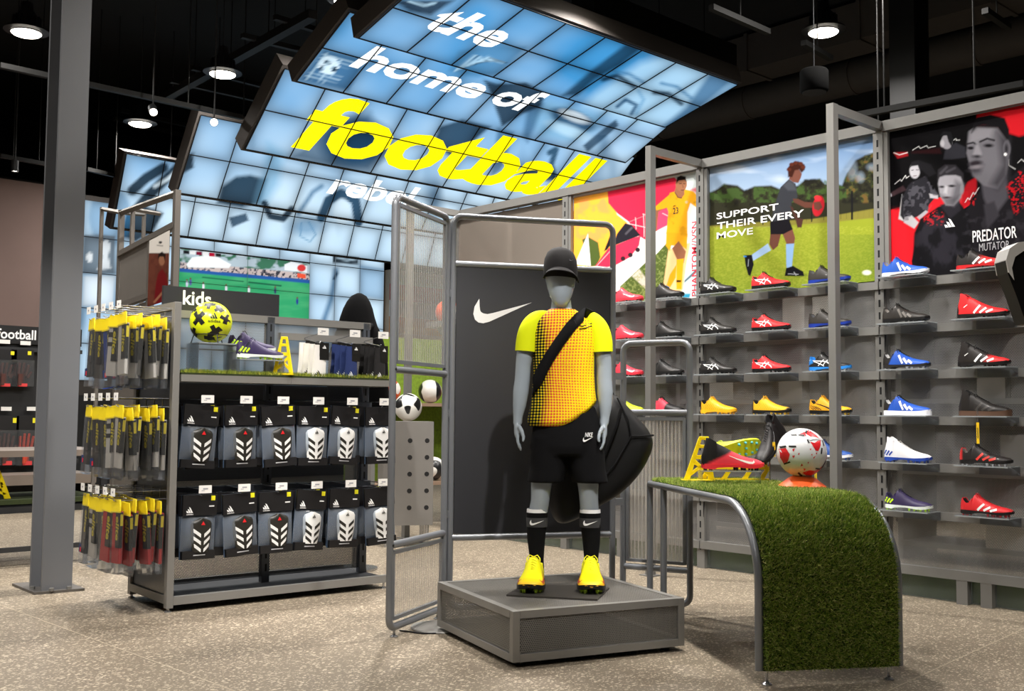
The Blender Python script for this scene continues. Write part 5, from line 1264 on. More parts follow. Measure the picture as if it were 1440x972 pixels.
# ------------------------------------------------------------------ curved turf table
tp = cw(.94, 4.04); TRZ = YW-math.radians(79.3)
tb = thing('turf_table', 'waterfall table covered in artificial turf on a grey tube frame', 'table', tp, TRZ)
TW_, TL_, TZ = .545, 1.30, .660
prof = []
RC = .30
prof.append((0.0, .055))
for i in range(5): prof.append((0.0, .055+(TZ-RC-.055)*(i+1)/5))
for i in range(1, 13):
    a = math.pi/2*i/12; prof.append((RC-RC*math.cos(a), TZ-RC+RC*math.sin(a)))
for i in range(1, 7): prof.append((RC+(TL_-RC)*i/6, TZ))
sidet = [(y, z) for y, z in prof]
for x, nm in ((-.012, 'side_tube'), (TW_+.012, 'side_tube')):
    MB().tube([(x, y, z) for y, z in sidet], .0155, 10).build(nm, GREY_TUBE, tb, smooth=50)
MB().cyl((-.012, TL_, TZ), (TW_+.012, TL_, TZ), .0155, 12).build('end_tube', GREY_TUBE, tb, smooth=50)
for x in (-.012, TW_+.012):
    for y in (TL_-.005, TL_-.21): MB().cyl((x, y, .0), (x, y, TZ-.004), .0155, 12).build('leg', GREY_TUBE, tb, smooth=50)
sl = MB(); up_, dn_ = [], []
nrm = []
for i, (y, z) in enumerate(prof):
    a, b = prof[max(0, i-1)], prof[min(len(prof)-1, i+1)]; dy, dz = b[0]-a[0], b[1]-a[1]; l_ = math.hypot(dy, dz); nrm.append((-dz/l_, dy/l_))
sl.rings([[(0, y, z), (TW_, y, z), (TW_, y+n_[0]*.016, z+n_[1]*.016), (0, y+n_[0]*.016, z+n_[1]*.016)] for (y, z), n_ in zip(prof, nrm)])
TURFB = mat('turf_backing', '26300c', .95, var=.3, vscale=60)
sl.build('turf_mat', TURFB, tb, smooth=40)
def blades_mat(name, cs):
    m = D.materials.new(name); t = NT(m); ca = t.node('ShaderNodeVertexColor'); ca.layer_name = 'Col'
    t.link(ca.outputs[0], t.b.inputs['Base Color']); t.b.inputs['Roughness'].default_value = .6; t.b.inputs['Specular IOR Level'].default_value = .25
    return m
BLADE = blades_mat('turf_blades', None)
def blades(name, P, Nn, parent, ln, w, seed=1, side=None, cols=('3c4f12', '5d7020', '7b8532', '2d3f0e', '8a8a48')):
    rs = np.random.RandomState(seed); n = len(P); ln = ln*(.65+.6*rs.rand(n))[:, None]
    tip = Nn+rs.normal(0, .42, (n, 3)); tip /= np.linalg.norm(tip, axis=1)[:, None]
    sd = np.cross(tip, rs.normal(0, 1, (n, 3))); sd /= np.linalg.norm(sd, axis=1)[:, None]; sd *= w*(.7+.6*rs.rand(n))[:, None]
    V = np.stack([P-sd, P+sd, P+tip*ln*.62+sd*.7, P+tip*ln+sd*.0-Nn*0+rs.normal(0, .003, (n, 3)), P+tip*ln*.62-sd*.7], 1).reshape(-1, 3)
    b = np.arange(n)*5; F = np.stack([b, b+1, b+2, b+3, b+4], 1)
    me = D.meshes.new(name); me.from_pydata(V.tolist(), [], F.tolist())
    C_ = np.array([hx(c_) for c_ in cols])[rs.randint(0, len(cols), n)]*(.75+.5*rs.rand(n))[:, None]
    col = np.ones((n*5, 4), np.float32); col[:, :3] = np.repeat(np.clip(C_, 0, 1), 5, 0)
    me.color_attributes.new('Col', 'FLOAT_COLOR', 'POINT').data.foreach_set('color', col.ravel()); me.materials.append(BLADE); me.update()
    return stuff(link(name, me, parent))
rs = np.random.RandomState(3)
pa = np.array(prof); na = np.array(nrm); sl_ = np.concatenate([[0], np.cumsum(np.hypot(*np.diff(pa, axis=0).T))])
NB = 130000
s_ = rs.rand(NB)*sl_[-1]; yy = np.interp(s_, sl_, pa[:, 0]); zz = np.interp(s_, sl_, pa[:, 1]); ny = np.interp(s_, sl_, na[:, 0]); nz = np.interp(s_, sl_, na[:, 1])
Pb = np.stack([rs.rand(NB)*TW_, yy+ny*.015, zz+nz*.015], 1); Nb = np.stack([0*ny, ny, nz], 1); Nb[:, 2] += .25
blades('turf_pile', Pb, Nb, tb, .0185, .0010, 5, cols=('5c8026', '88a63c', 'b8c462', '486a26', 'cccb80', '98b044'))
for x in (.02, TW_-.03):
    MB().lathe([(0, 0), (.02, 0), (.02, .004), (.008, .012), (.006, .02), (.006, .07)], 12, (x, .004, 0)).build('levelling_foot', STEEL, tb, smooth=40)
TOPZ = TZ+.018+.012
def on_table(px, py, z=TOPZ): return gnd(px, py, z)
# ball on cone
p = cw((1127-720)/FPX*4.80, 4.80, TOPZ)
def ball_mat(name, base, spots):
    m = D.materials.new(name); t = NT(m); vec, x, y, z = t.xyz('Object')
    c_ = hx(base)
    col = None
    for colr, scale, thr, dist, seedv in spots:
        mp = t.node('ShaderNodeMapping'); mp.inputs['Location'].default_value = (seedv, seedv*1.7, seedv*.6); t.link(vec, mp.inputs[0])
        n = t.noise(mp.outputs[0], scale, dist)
        f_ = t.m('MULTIPLY', t.m('SUBTRACT', n, thr), 60.0, clamp=True)
        col = t.mix(f_, col if col is not None else c_, hx(colr))
    if col is None: t.b.inputs['Base Color'].default_value = (*c_, 1)
    else: t.link(col, t.b.inputs['Base Color'])
    t.b.inputs['Roughness'].default_value = .3; t.b.inputs['Coat Weight'].default_value = .3
    vo = t.node('ShaderNodeTexVoronoi'); vo.feature = 'DISTANCE_TO_EDGE'; vo.inputs['Scale'].default_value = 9; vo.inputs['Randomness'].default_value = .3; t.link(vec, vo.inputs['Vector'])
    t.bump(t.m('MINIMUM', vo.outputs['Distance'], .05), .35, .004)
    return m
def on_ball(r, u, v):
    # direction from unit offsets in the viewer-facing hemisphere (local -y towards viewer)
    w = math.sqrt(max(0.0, 1-u*u-v*v)); return (u*r, -w*r, v*r)
def patch(mb, r, pts, off=.0008):
    c_ = np.mean(np.array(pts), 0); ctr = on_ball(r+off, *c_)
    ring_ = []
    n = len(pts)
    for i in range(n):
        a, b = np.array(pts[i]), np.array(pts[(i+1) % n])
        for k in range(4): ring_.append(a+(b-a)*k/4)
    N_ = len(ring_); vs = [ctr]
    for f_ in (.5, 1.0):
        for q in ring_: vs.append(on_ball(r+off, *(c_+(q-c_)*f_)))
    fs = [(0, 1+i, 1+(i+1) % N_) for i in range(N_)]+[(1+i, 1+N_+i, 1+N_+(i+1) % N_, 1+(i+1) % N_) for i in range(N_)]
    mb.add(vs, fs)
BR = .109
rb = thing('football', 'white and red football with black dashes on an orange cone', 'ball', (p[0], p[1], p[2]+.038+BR), VR)
MB().sphere((0, 0, 0), BR, 48, 32).build('ball_skin', ball_mat('white_ball_skin', 'e4e5e8', []), rb, smooth=60)
m = MB()
for pts in ([(-.05, .99*.85), (.2, .93), (.45, .72), (.62, .5), (.45, .56), (.3, .62), (.05, .66), (-.25, .78)], [(.1, .48), (.28, .42), (.6, .58), (.55, .32), (.42, .1), (.3, .12), (.2, .3)], [(-.98, .15), (-.8, .2), (-.68, -.05), (-.72, -.3), (-.8, -.5), (-.95, -.2)], [(-.15, -.78), (.1, -.68), (.35, -.7), (.6, -.62), (.75, -.5), (.6, -.72), (.3, -.92), (.05, -.9)], [(.88, -.2), (.96, -.05), (.9, -.4), (.8, -.55)],
            [(.05, .18), (.12, .2), (.08, .12)], [(.2, -.15), (.3, -.08), (.22, -.22)], [(-.25, -.4), (-.18, -.48), (-.27, -.52)], [(-.4, .0), (-.33, .02), (-.37, -.07)], [(-.6, .15), (-.5, .2), (-.55, .06)], [(.1, -.05), (.15, .0), (.16, -.08)], [(-.02, -.35), (.03, -.33), (.0, -.42)], [(-.6, -.1), (-.5, -.08), (-.55, -.2)], [(.3, .02), (.38, .05), (.33, -.04)], [(-.15, -.6), (-.05, -.62), (-.1, -.7)]): patch(m, BR, pts)
m.build('red_print', RED, rb, fix=False)
m = MB()
for a, b in (((-.55, .72), (-.35, .74)), ((-.3, .73), (-.08, .71)), ((-.95, .22), (-.78, .27)), ((-.7, .27), (-.45, .27)), ((-.82, -.45), (-.65, -.35)), ((.6, .22), (.55, -.02)), ((.72, .3), (.7, .52)), ((.35, -.6), (.6, -.64)), ((.65, -.66), (.85, -.3)), ((-.3, -.78), (-.1, -.93)), ((0.0, .55), (.05, .42)), ((.0, .8), (.1, .9))):
    a, b = np.array(a), np.array(b); d_ = (b-a)/np.linalg.norm(b-a); nn = np.array([-d_[1], d_[0]])*.032; m = MB(); patch(m, BR, [a-nn, b-nn, b+nn, a+nn], .0014); m.build('black_dash', BLACK, rb, fix=False)
m = MB(); patch(m, BR, [(-.02, .78), (-.0, .62), (.1, .52), (.3, .56), (.75, .52), (.35, .65), (.15, .66), (.05, .7)], .0018); m.build('white_swoosh', WHITE, rb, fix=False)
cn = thing('marker_cone', 'flat orange marker cone under the red and white ball', 'cone', (p[0], p[1], p[2]-.006), VR)
MB().lathe([(.105, 0), (.106, .004), (.060, .040), (.040, .050), (.038, .050), (.058, .038), (.103, .002)], 36).build('cone_body', ORANGE, cn, smooth=50)
# yellow hurdle pieces: A-shaped side with cut-outs (plate with real holes made of bars)
def a_frame(mb, w, h, x0=0, y=0, th=.012, fn=None):
    F = fn or (lambda a, b, c: (x0+a, y+c, b))
    def plate(pts): mb.prism(pts, F, -th/2, th/2)
    plate([(-w*.5, 0), (-w*.30, 0), (-w*.06, h), (-w*.17, h)]); plate([(w*.30, 0), (w*.5, 0), (w*.17, h), (w*.06, h)])
    plate([(-w*.17, h*.97), (w*.17, h*.97), (w*.15, h*1.05), (-w*.15, h*1.05)])
    plate([(-w*.26, h*.52), (w*.26, h*.52), (w*.22, h*.62), (-w*.22, h*.62)]); plate([(-w*.17, h*.78), (w*.17, h*.78), (w*.15, h*.86), (-w*.15, h*.86)])
    plate([(-w*.36, h*.18), (-w*.26, h*.14), (w*.26, h*.44), (w*.20, h*.52)]); plate([(w*.36, h*.18), (w*.26, h*.14), (-w*.26, h*.44), (-w*.20, h*.52)])
hp = gnd(985, 672, TOPZ-.006); hy = cw(.0, 1.0)
hu = thing('speed_hurdle', 'yellow plastic training hurdle end standing beside the red boot', 'hurdle', cw((986-720)/FPX*5.12, 5.12, TOPZ-.006), VR)
m = MB(); a_frame(m, .15, .205, fn=lambda a, b, c: (a+b*.12-.012, c, b)); bevel(m.build('side_frame', YELLOW, hu), .002)
m = MB(); m.bb(-.095, .045, -.04, .04, 0, .010); m.build('foot_bar', YELLOW, hu)
h2 = thing('speed_hurdle', 'low yellow plastic hurdle lying behind the clear riser', 'hurdle', cw((1030-720)/FPX*5.18, 5.18, TOPZ-.006), VR)
m = MB()
for x in (-.15, -.05, .05, .13): m.prism([(x-.014, 0), (x+.014, 0), (x+.05, .062), (x+.03, .062)], lambda a, b, c: (a, c, b), -.006, .006)
m.build('slanted_ribs', YELLOW, h2)
MB().bb(-.17, .18, -.012, .012, 0, .014).build('lower_bar', YELLOW, h2); MB().bb(-.115, .175, -.012, .012, .058, .072).build('upper_bar', YELLOW, h2)
def riser(label, loc, w, d, h, rz=VR):
    t = thing('acrylic_riser', label, 'riser', loc, rz)
    MB().bb(-w/2, w/2, -d/2, d/2, h-.004, h).build('top_plate', ACRYLIC, t)
    for x in (-w/2, w/2-.004): MB().bb(x, x+.004, -d/2, d/2, 0, h-.004).build('side_plate', ACRYLIC, t)
    m = MB().bb(-w/2, w/2, -d/2-.001, -d/2+.001, h-.005, h+.0005)
    m.build('bright_edge', ACRY_RIM, t)
    return t
rp = cw((1025-720)/FPX*4.96, 4.96, TOPZ-.004); riser('clear acrylic riser under the red and black boot on the turf table', rp, .27, .11, .062)
boot('ph', B_PHAN, 'red and black high collar boot with pale swoosh on the clear riser', cw((986.5-720)/FPX*4.96, 4.96, TOPZ+.058), VR, scale=1.06)
# lime boot leaning with its studs towards the aisle, on a clear post
lp = cw((1000-720)/FPX*5.22, 5.22, TOPZ+.115)
lb = boot('lime', B_LIME, 'lime boot held up on its side showing pale blue studs', lp, rot=(math.radians(-70), math.radians(-10), VR+math.radians(8)))
ls = thing('acrylic_post', 'clear acrylic post holding up the lime boot', 'stand', cw((1022-720)/FPX*5.25, 5.25, TOPZ-.01), VR)
MB().bb(-.03, .03, -.03, .03, 0, .005).build('foot', ACRYLIC, ls); MB().bb(-.01, .01, -.004, .004, .005, .17).build('upright', ACRYLIC, ls)
# black boot tipped nose-down on a wire stand behind the ball
tx = Vector(rotw((-.52, -.50, -.55))).normalized(); tz = Vector(rotw((-.45, -.30, .9))); tz = (tz-tx*tz.dot(tx)).normalized(); ty = tz.cross(tx)
kb = boot('kd', B_BLKD, 'black high boot tipped towards the aisle beside the ball', cw((1103-720)/FPX*5.25, 5.25, TOPZ+.225), rot=Matrix((tx, ty, tz)).transposed().to_euler())
ks = thing('wire_stand', 'thin clear stand carrying the tipped black boot', 'stand', cw((1082-720)/FPX*5.13, 5.13, TOPZ-.01), VR)
MB().bb(-.05, .05, -.045, .045, 0, .004).build('foot', ACRYLIC, ks); MB().cyl((0, 0, .004), (0, 0, .115), .004, 8).build('rod', STEEL, ks); MB().bb(-.06, .06, -.04, .04, .115, .119).build('rest', ACRYLIC, ks)
def tagc(px, py, d_, label, l=.06, w=.013):
    t = thing('hanging_tag', label, 'tag', cw((px-720)/FPX*d_, d_, 1+(582.5+(px-720)*.0083-py)/FPX*d_), VR)
    MB().bb(-w/2, w/2, -.001, .001, -l, 0).build('tag_card', TAGY, t); MB().tube([(0, 0, -.004), (.002, 0, .02), (-.002, 0, .05)], .0012, 5).build('cord', STEEL, t)
    MB().bb(-.002, .002, -.0015, -.001, -l*.75, -l*.25).build('printed_line', BLACK, t)
tagc(1077, 641, 5.14, 'yellow tag hanging under the tipped black boot'); tagc(1088, 622, 5.12, 'yellow tag hanging from the laces beside the ball', .07)

# ------------------------------------------------------------------ steel column in front of the glove display
col_o = cw(-2.555, 6.03)
colm = thing('steel_column', 'grey painted steel column on a bolted base plate', 'column', col_o, 0)
CG = mat('column_grey_paint', '74767a', .45, .1, .05, vscale=3)
q = [gnd(17, 824), gnd(48, 837), gnd(119, 831), gnd(86, 818)]
MB().prism([(p[0]-col_o[0], p[1]-col_o[1]) for p in q], lambda a, b, c: (a, b, c), 0, .014).build('base_plate', mat('base_plate_steel', '6b6763', .5, .4), colm)
# H-section: broad flange facing the aisle, web, rear flange
d1 = (gnd(97, 832)-gnd(60, 836)); d1 = d1/np.linalg.norm(d1); d2 = np.array([-d1[1], d1[0], 0])
o_ = gnd(60, 835)-col_o
def colbox(name, a0, a1, b0, b1):
    pts = [o_+d1*a+d2*b for a, b in ((a0, b0), (a1, b0), (a1, b1), (a0, b1))]
    MB().prism([(p[0], p[1]) for p in pts], lambda a, b, c: (a, b, c), .014, 6.0).build(name, CG, colm)
colbox('front_flange', -.005, .158, 0, .018); colbox('web', .07, .085, .018, .17); colbox('rear_flange', -.005, .158, .17, .188)
for a, b in ((.035, -.03), (.13, -.03), (-.02, .1)):
    p = o_+d1*a+d2*b; MB().cyl((p[0], p[1], .014), (p[0], p[1], .03), .014, 6).build('bolt', GREY, colm)

# ------------------------------------------------------------------ sports gondola with socks and shin guards
GO = cw(-1.70, 5.36); GR = YW-math.radians(51.3); GL, GD = 1.30, .56; SPY = .28
gon = thing('display_gondola', 'grey shop gondola with perforated spine, turf shelf and hook rows', 'shelf unit', GO, GR)
_c, _s = math.cos(GR), math.sin(GR)
def gw(x, y, z): return np.array([GO[0]+x*_c-y*_s, GO[1]+x*_s+y*_c, z])
FR_ = mat('gondola_grey_paint', '807e7a', .45, .2, .04)
def gb(name, *a, m=FR_, par=None): return MB().bb(*a).build(name, m, par or gon)
for y in (0, GD-.04): bevel(gb('end_post', 0, .035, y, y+.04, .02, 1.55), .002)
gb('end_top_rail', 0, .035, .04, GD-.04, 1.512, 1.55); gb('end_bottom_rail', 0, .035, .04, GD-.04, .04, .08)
gb('end_panel', .012, .018, .04, GD-.04, .08, 1.512, m=mat('dark_end_panel', '3a3b3e', .25, .3, .03))
gb('front_rail', .035, GL, 0, .035, .035, .075); gb('rear_rail', .035, GL, GD-.035, GD, .035, .075)
gb('base_tray', .035, GL, .035, GD-.035, .045, .06, m=mat('base_tray_shaded', '12151b', .8))  # tray colour darkened for the shade under the shelf and packs
for y in (.01, GD-.03):
    for x in (.016, GL-.03): MB().lathe([(0, 0), (.018, 0), (.018, .005), (.007, .01), (.007, .04)], 12, (x, y+.01, 0)).build('levelling_foot', STEEL, gon, smooth=40)
for x in (.655, 1.275):
    u = gb('upright', x-.022, x+.022, SPY-.02, SPY+.02, .06, 1.53, m=SHADED_GREY); s = MB()
    for k in range(20): s.bb(x-.005, x+.005, SPY-.0212, SPY-.019, .12+k*.07, .16+k*.07)
    stuff(s.build('slots', SLOTM, u))
gb('spine_top_rail', .035, GL, SPY-.02, SPY+.02, 1.495, 1.535); gb('end_upright_cap', GL-.03, GL, SPY-.021, SPY+.021, .05, .08, m=SHADED_GREY)
for x0, x1 in ((.036, .633), (.677, 1.253)):
    gb('mesh_panel', x0, x1, SPY-.002, SPY+.002, .09, 1.16, m=PERF_XZD); gb('mesh_panel', x0, x1, SPY-.002, SPY+.002, 1.21, 1.495, m=PERF_XZ)
for x0, x1 in ((.045, .655), (.657, GL)):
    gb('shelf_board', x0, x1, .004, SPY-.02, 1.150, 1.185); 
gb('turf_mat', .045, GL, .004, SPY-.02, 1.185, 1.195, m=TURFB)
rs = np.random.RandomState(11); n_ = 9000
blades('turf_pile', np.stack([.045+rs.rand(n_)*(GL-.05), .004+rs.rand(n_)*(SPY-.03), np.full(n_, 1.194)], 1), np.tile([0, -.15, 1.0], (n_, 1)), gon, .024, .0012, 12, cols=('6b7a22', '8a9430', '55671a', 'a2a03e', '7b8a2a'))
for z in (1.035, .575): gb('hook_bar', .036, GL, SPY-.05, SPY-.02, z-.015, z+.025, m=SHADED_GREY)
gb('sock_bar', .70, GL, SPY-.05, SPY-.02, 1.405, 1.445)
# price cards
CARD = mat('price_card_white', 'e8e6e2', .6, var=.02); INK = mat('price_ink', '9a9aa0', .7)
def price(par, x, y, z, face='front', w=.068, h=.040):
    if face == 'front':
        o = MB().bb(x-w/2, x+w/2, y-.0015, y, z-h/2, z+h/2).build('price_card', CARD, par)
        m = MB().bb(x-.012, x+.014, y-.0022, y-.0015, z-.001, z+.006).bb(x-.02, x-.004, y-.0022, y-.0015, z-.008, z-.005); m.build('price_print', INK, o)
    else:
        o = MB().bb(x-.0015, x, y-w/2, y+w/2, z-h/2, z+h/2).build('price_card', CARD, par)
        m = MB().bb(x-.0022, x-.0015, y-.008, y+.008, z-.004, z+.005); m.build('price_print', INK, o)
# shin guard packs
SGW = mat('shin_guard_white', 'e6e6e4', .35, var=.02); SGB = mat('shin_guard_black', '26241f', .4); HDR = mat('pack_header_black', '131214', .45, var=.1); STK = mat('yellow_sticker', 'e8e020', .5)
BACKING = mat('pack_blue_backing', '3c5068', .5, var=.2, vscale=30)
def guard_pack_meshes(white):
    W_, H_ = .188, .325; out = []
    out.append(('bag_back', MB().bb(-W_/2, W_/2, .014, .016, -H_, -.0).mesh('bag_back', BACKING), None))
    b = MB(); G = []
    for i in range(9):
        r_ = []
        for j in range(9):
            u, v = -1+i/4, j/8; r_.append((u*W_/2, .012-.030*(1-u*u)*math.sin(math.pi*min(1, v*1.02))**.6*(1-.12*math.sin(5*u+7*v)), -.10-v*(H_-.14)))
        G.append(r_)
    b.grid(G); out.append(('film', b.mesh('film', BAGFILM, 60, fix=False), None))
    out.append(('header', MB().bb(-W_/2, W_/2, -.004, .014, -.105, 0).mesh('header', HDR), None))
    out.append(('foot_band', MB().bb(-W_/2+.004, W_/2-.004, -.010, .014, -H_, -H_+.042).mesh('foot_band', HDR), None))
    m = MB()
    for q in TRI_BARS: m.prism(q, lambda a, b_, c: (-.072+a*.034, -.0045-c, -.09+b_*.034), 0, .0006)
    fit_text(m, 'adidas', lambda a, b_, c: (a, -.0051, b_), -.074, -.036, -.1005, -.093, offset=.01)
    out.append(('header_print', m.mesh('header_print', WHITE, fix=False), None)); out.append(('size_print', MB().bb(.05, .078, -.0052, -.004, -.062, -.056).mesh('size_print', WHITE), None))
    out.append(('sticker', MB().bb(.06, .082, -.0056, -.004, -.03, -.006).bb(.067, .074, -.0062, -.0055, -.025, -.011).mesh('sticker', STK), None))
    m = MB().bb(-.03, .035, -.0112, -.010, -H_+.018, -H_+.023); out.append(('foot_print', m.mesh('foot_print', mat('grey_print', 'b8b8bc', .6)), None))
    # curved guard
    g = MB(); R = []
    def gsurf(u, v, o=0):  # u -1..1, v 0 top..1 bottom
        w = .058*(1-.12*abs(v-.25)-.32*max(0, v-.55)); w *= math.sqrt(max(.02, 1-max(0, (.18-v)/.18)**2.2)) if v < .18 else 1
        return (u*w+.012, .006-.026*math.sqrt(max(0, 1-u*u*.92))-o, -.118-v*.172)
    g.grid([[gsurf(-1+i/6, j/12) for j in range(13)] for i in range(13)])
    out.append(('shin_guard', g.mesh('shin_guard', SGW if white else SGB, 60, fix=False), None))
    c = MB()
    for k in range(3):
        for sd in (-1, 1):
            v0 = .30+k*.22; c.grid([[gsurf(sd*(.16+.66*i/4), min(1, v0+dv+.16*(1-i/4)), .0012) for i in range(5)] for dv in (0, .11)])
    out.append(('chevrons', c.mesh('chevrons', SGB if white else SGW, 60, fix=False), None))
    t_ = MB(); p0 = gsurf(.0, .14, .0015)
    if white:
        for q in TRI_BARS: t_.prism(q, lambda a, b_, cc: (p0[0]-.010+a*.02, p0[1]-.001-cc, p0[2]-.008+b_*.02), 0, .0005)
    else: t_.prism([(0, 0), (.022, 0), (.011, .019)], lambda a, b_, cc: (p0[0]-.011+a, p0[1]-.001-cc, p0[2]-.01+b_), 0, .0005)
    out.append(('guard_logo', t_.mesh('guard_logo', SGB if white else RED), None))
    return [(a, b_) for a, b_, _ in out]
GPM = {True: guard_pack_meshes(True), False: guard_pack_meshes(False)}
def guard_pack(white, x, y, z, rz, label, group, tilt=0.0, full=True):
    t = thing('shin_guard_pack', label, 'shin guards', gw(x, y, z), GR+rz, group); t.rotation_euler = (tilt, .07*math.sin(x*37+z*11+y*50), GR+rz)
    for n, me in GPM[white]:
        if full or n in ('bag_back', 'film', 'header', 'foot_band', 'sticker', 'shin_guard', 'chevrons'): link(n, me, t)
COLN = ['end', 'second', 'third', 'fourth', 'fifth', 'sixth']
for row, (zh, ztag) in enumerate(((1.030, 1.062), (.570, .602))):
    for i in range(6):
        x = .18+.2125*i; white = i >= 3
        h = MB().tube([(x, SPY-.04, zh), (x, .03, zh), (x, .02, zh+.008)], .003, 6).tube([(x, SPY-.04, zh+.03), (x, .015, zh+.03)], .0025, 6).build('hook', STEEL, gon)
        price(h, x+.01, .012, ztag)
        for k in range(3):
            guard_pack(white, x+(.008*math.sin(i*3+k)), .05+.055*k, zh+.002, .10*math.sin(i*2.1+row+k*1.3), ('white' if white else 'black') + ' shin guard pack on the %s row, %s hook from the sock end' % (('upper', 'lower')[row], COLN[i]), '%s shin guard packs %s row' % (('white' if white else 'black'), ('upper', 'lower')[row]), full=(k == 0))
# sock packs on the gondola end
SOCKC = {'black': '24221f', 'blue': '24459c', 'white': 'd9d4cd', 'red': 'c22a2a', 'grey': '4a4742', 'white striped': 'd9d4cd', 'olive': '5a5230'}
YC = mat('yellow_pack_card', 'e8cf1a', .5, var=.05); BC = mat('black_pack_card', '121210', .4); YT = mat('yellow_pack_print', 'e6d31c', .5)
_SP = {}
def sock_pack_meshes(cn):
    if cn in _SP: return _SP[cn]
    W_, H_ = .118, .345; out = []; col = mat('sock_'+SOCKC[cn], SOCKC[cn], .9, bump=.3, bscale=300)
    # local: faces -y, hangs down from z=0
    out.append(('sock', MB().bb(-W_/2+.006, W_/2-.006, .001, .013, -H_+.05, -.045).mesh('sock', col)))
    if cn == 'white striped': out.append(('stripe', MB().bb(-W_/2+.004, -.004, -.0006, .0015, -.10, -.075).bb(-W_/2+.004, -.004, -.0006, .0015, -.145, -.125).mesh('stripe', mat('sock_24221f', '24221f', .9))))
    out.append(('sleeve_card', MB().bb(.0, W_/2-.004, -.002, .0, -H_+.125, -.05).bb(W_/2-.005, W_/2-.003, -.002, .014, -H_+.125, -.05).mesh('sleeve_card', BC)))
    m = MB(); fit_text(m, 'elite', lambda a, b, c: (b, -.0027, -a), .07, .185, .007, .05, offset=.03, shear=.15)
    out.append(('card_print', m.mesh('card_print', YT, fix=False)))
    out.append(('side_flash', MB().bb(W_/2-.0045, W_/2-.0025, .002, .015, -.115, -.06).mesh('side_flash', YT)))
    out.append(('header_card', MB().prism([(-W_/2, -.052), (W_/2, -.052), (W_/2, -.02), (W_/2-.008, .012), (-W_/2+.008, .012), (-W_/2, -.02)], lambda a, b, c: (a, c, b), -.003, .003).mesh('header_card', YC)))
    out.append(('film', MB().bb(-W_/2, W_/2, -.006, .016, -H_, -.045).mesh('film', SOCKFILM)))
    if cn in ('black', 'blue'):
        out.append(('club_label', MB().bb(-W_/2+.004, -.012, -.007, -.005, -H_+.055, -H_+.095).mesh('club_label', mat('navy_label', '1a2f5c', .5)))); out.append(('label_flash', MB().bb(-.03, -.012, -.0078, -.0066, -H_+.058, -H_+.08).mesh('label_flash', RED)))
    if cn == 'blue': out.append(('rim', MB().bb(-W_/2-.001, W_/2+.001, -.007, -.005, -H_-.001, -H_+.004).mesh('rim', mat('sock_24459c', '24459c', .9))))
    _SP[cn] = out; return out
def sock_pack(cn, x, y, z, label, group, tw=0.0):
    t = thing('sock_pack', label, 'socks', gw(x, y, z), GR-math.pi/2+tw, group)
    t.rotation_euler = (.05*math.sin(x*91+y*17), .06*math.sin(x*53+y*29+z*7), GR-math.pi/2+tw); t.location.z += .008*math.sin(x*77+y*41)
    for n, me in sock_pack_meshes(cn): link(n, me, t)
SROWS = ((1.475, 1.522, ('white', 'white striped', 'blue', 'grey', 'black'), ('white', 'grey', 'white', 'white', 'white'), 'top'),
         (1.020, 1.068, ('white', 'white striped', 'grey', 'black', 'black'), ('white', 'white', 'grey', 'white', 'white'), 'middle'),
         (.560, .602, ('red', 'red', 'grey', 'white striped', 'black'), ('red', 'red', 'red', 'red', 'red'), 'bottom'))
HKN = ['hook beside the front post', 'second hook', 'middle hook', 'fourth hook', 'hook at the rear post']
for zh, zt, fronts, behind, rn in SROWS:
    for i in range(5):
        y = .045+i*.117
        h = MB().tube([(.012, y, zh), (-.255, y, zh), (-.262, y, zh+.006)], .003, 6).tube([(.012, y, zh+.042), (-.262, y, zh+.042)], .0025, 6).tube([(.012, y, zh-.005), (.012, y, zh+.045)], .003, 6).build('hook', STEEL, gon)
        price(h, -.264, y, zt, 'end', .058, .038)
        nn = 6 if i == 0 else 4
        for k in range(nn):
            cn = fronts[i] if k == 0 else (behind[k-1] if i == 0 else fronts[i])
            sock_pack(cn, -.245+k*(.041 if i == 0 else .05), y, zh-.012, '%s sock pack with yellow header on the %s row, %s' % (cn, rn, HKN[i]), 'sock packs on the %s row' % rn, tw=.10*math.sin(k*2.3+i))
# kids sign above the spine
ks_ = thing('category_sign', 'dark sign board with the white word kids above the gondola', 'sign', gw(.04, SPY, 1.535), GR)
MB().bb(0, .665, -.012, .012, 0, .125).build('sign_board', mat('sign_charcoal', '26262a', .5), ks_)
m = MB(); fit_text(m, 'kids', lambda a, b, c: (a, -.0128, b), .105, .262, .030, .108, offset=.02); m.build('lettering', WHITE, ks_, fix=False)
# things on the turf shelf
SHZ = 1.205
def g_at(px, y):
    # gondola x for a pixel column at local depth y
    k = (px-720)/FPX; cx0, cy0 = -1.70-.625*y, 5.36+.78*y
    return (k*cy0-cx0)/(.78-k*.625)
xb = g_at(296, .13)
ris = riser('clear acrylic riser under the black and yellow ball', gw(xb+.01, .15, SHZ-.006), .21, .16, .158, GR)
yb = thing('football', 'yellow football with black crosses standing in a wire ring', 'ball', gw(xb, .14, SHZ+.155+.109), VR)
YBM = mat('neon_ball_skin', 'dbe615', .28, var=.03, coat=.3)
MB().sphere((0, 0, 0), BR, 48, 32).build('ball_skin', YBM, yb, smooth=60)
m = MB()
def cross(cx, cy, s, a0, w=.10):
    for a in (a0, a0+80):
        d_ = np.array([math.cos(math.radians(a)), math.sin(math.radians(a))]); nn = np.array([-d_[1], d_[0]])*w; c_ = np.array([cx, cy])
        pts = [c_-d_*s-nn, c_+d_*s-nn*1.15, c_+d_*s*.96+nn, c_-d_*s*.95+nn]
        pts = [tuple(np.array(p)*min(1, .985/max(1e-6, np.linalg.norm(p)))) for p in pts]; patch(m, BR, pts)
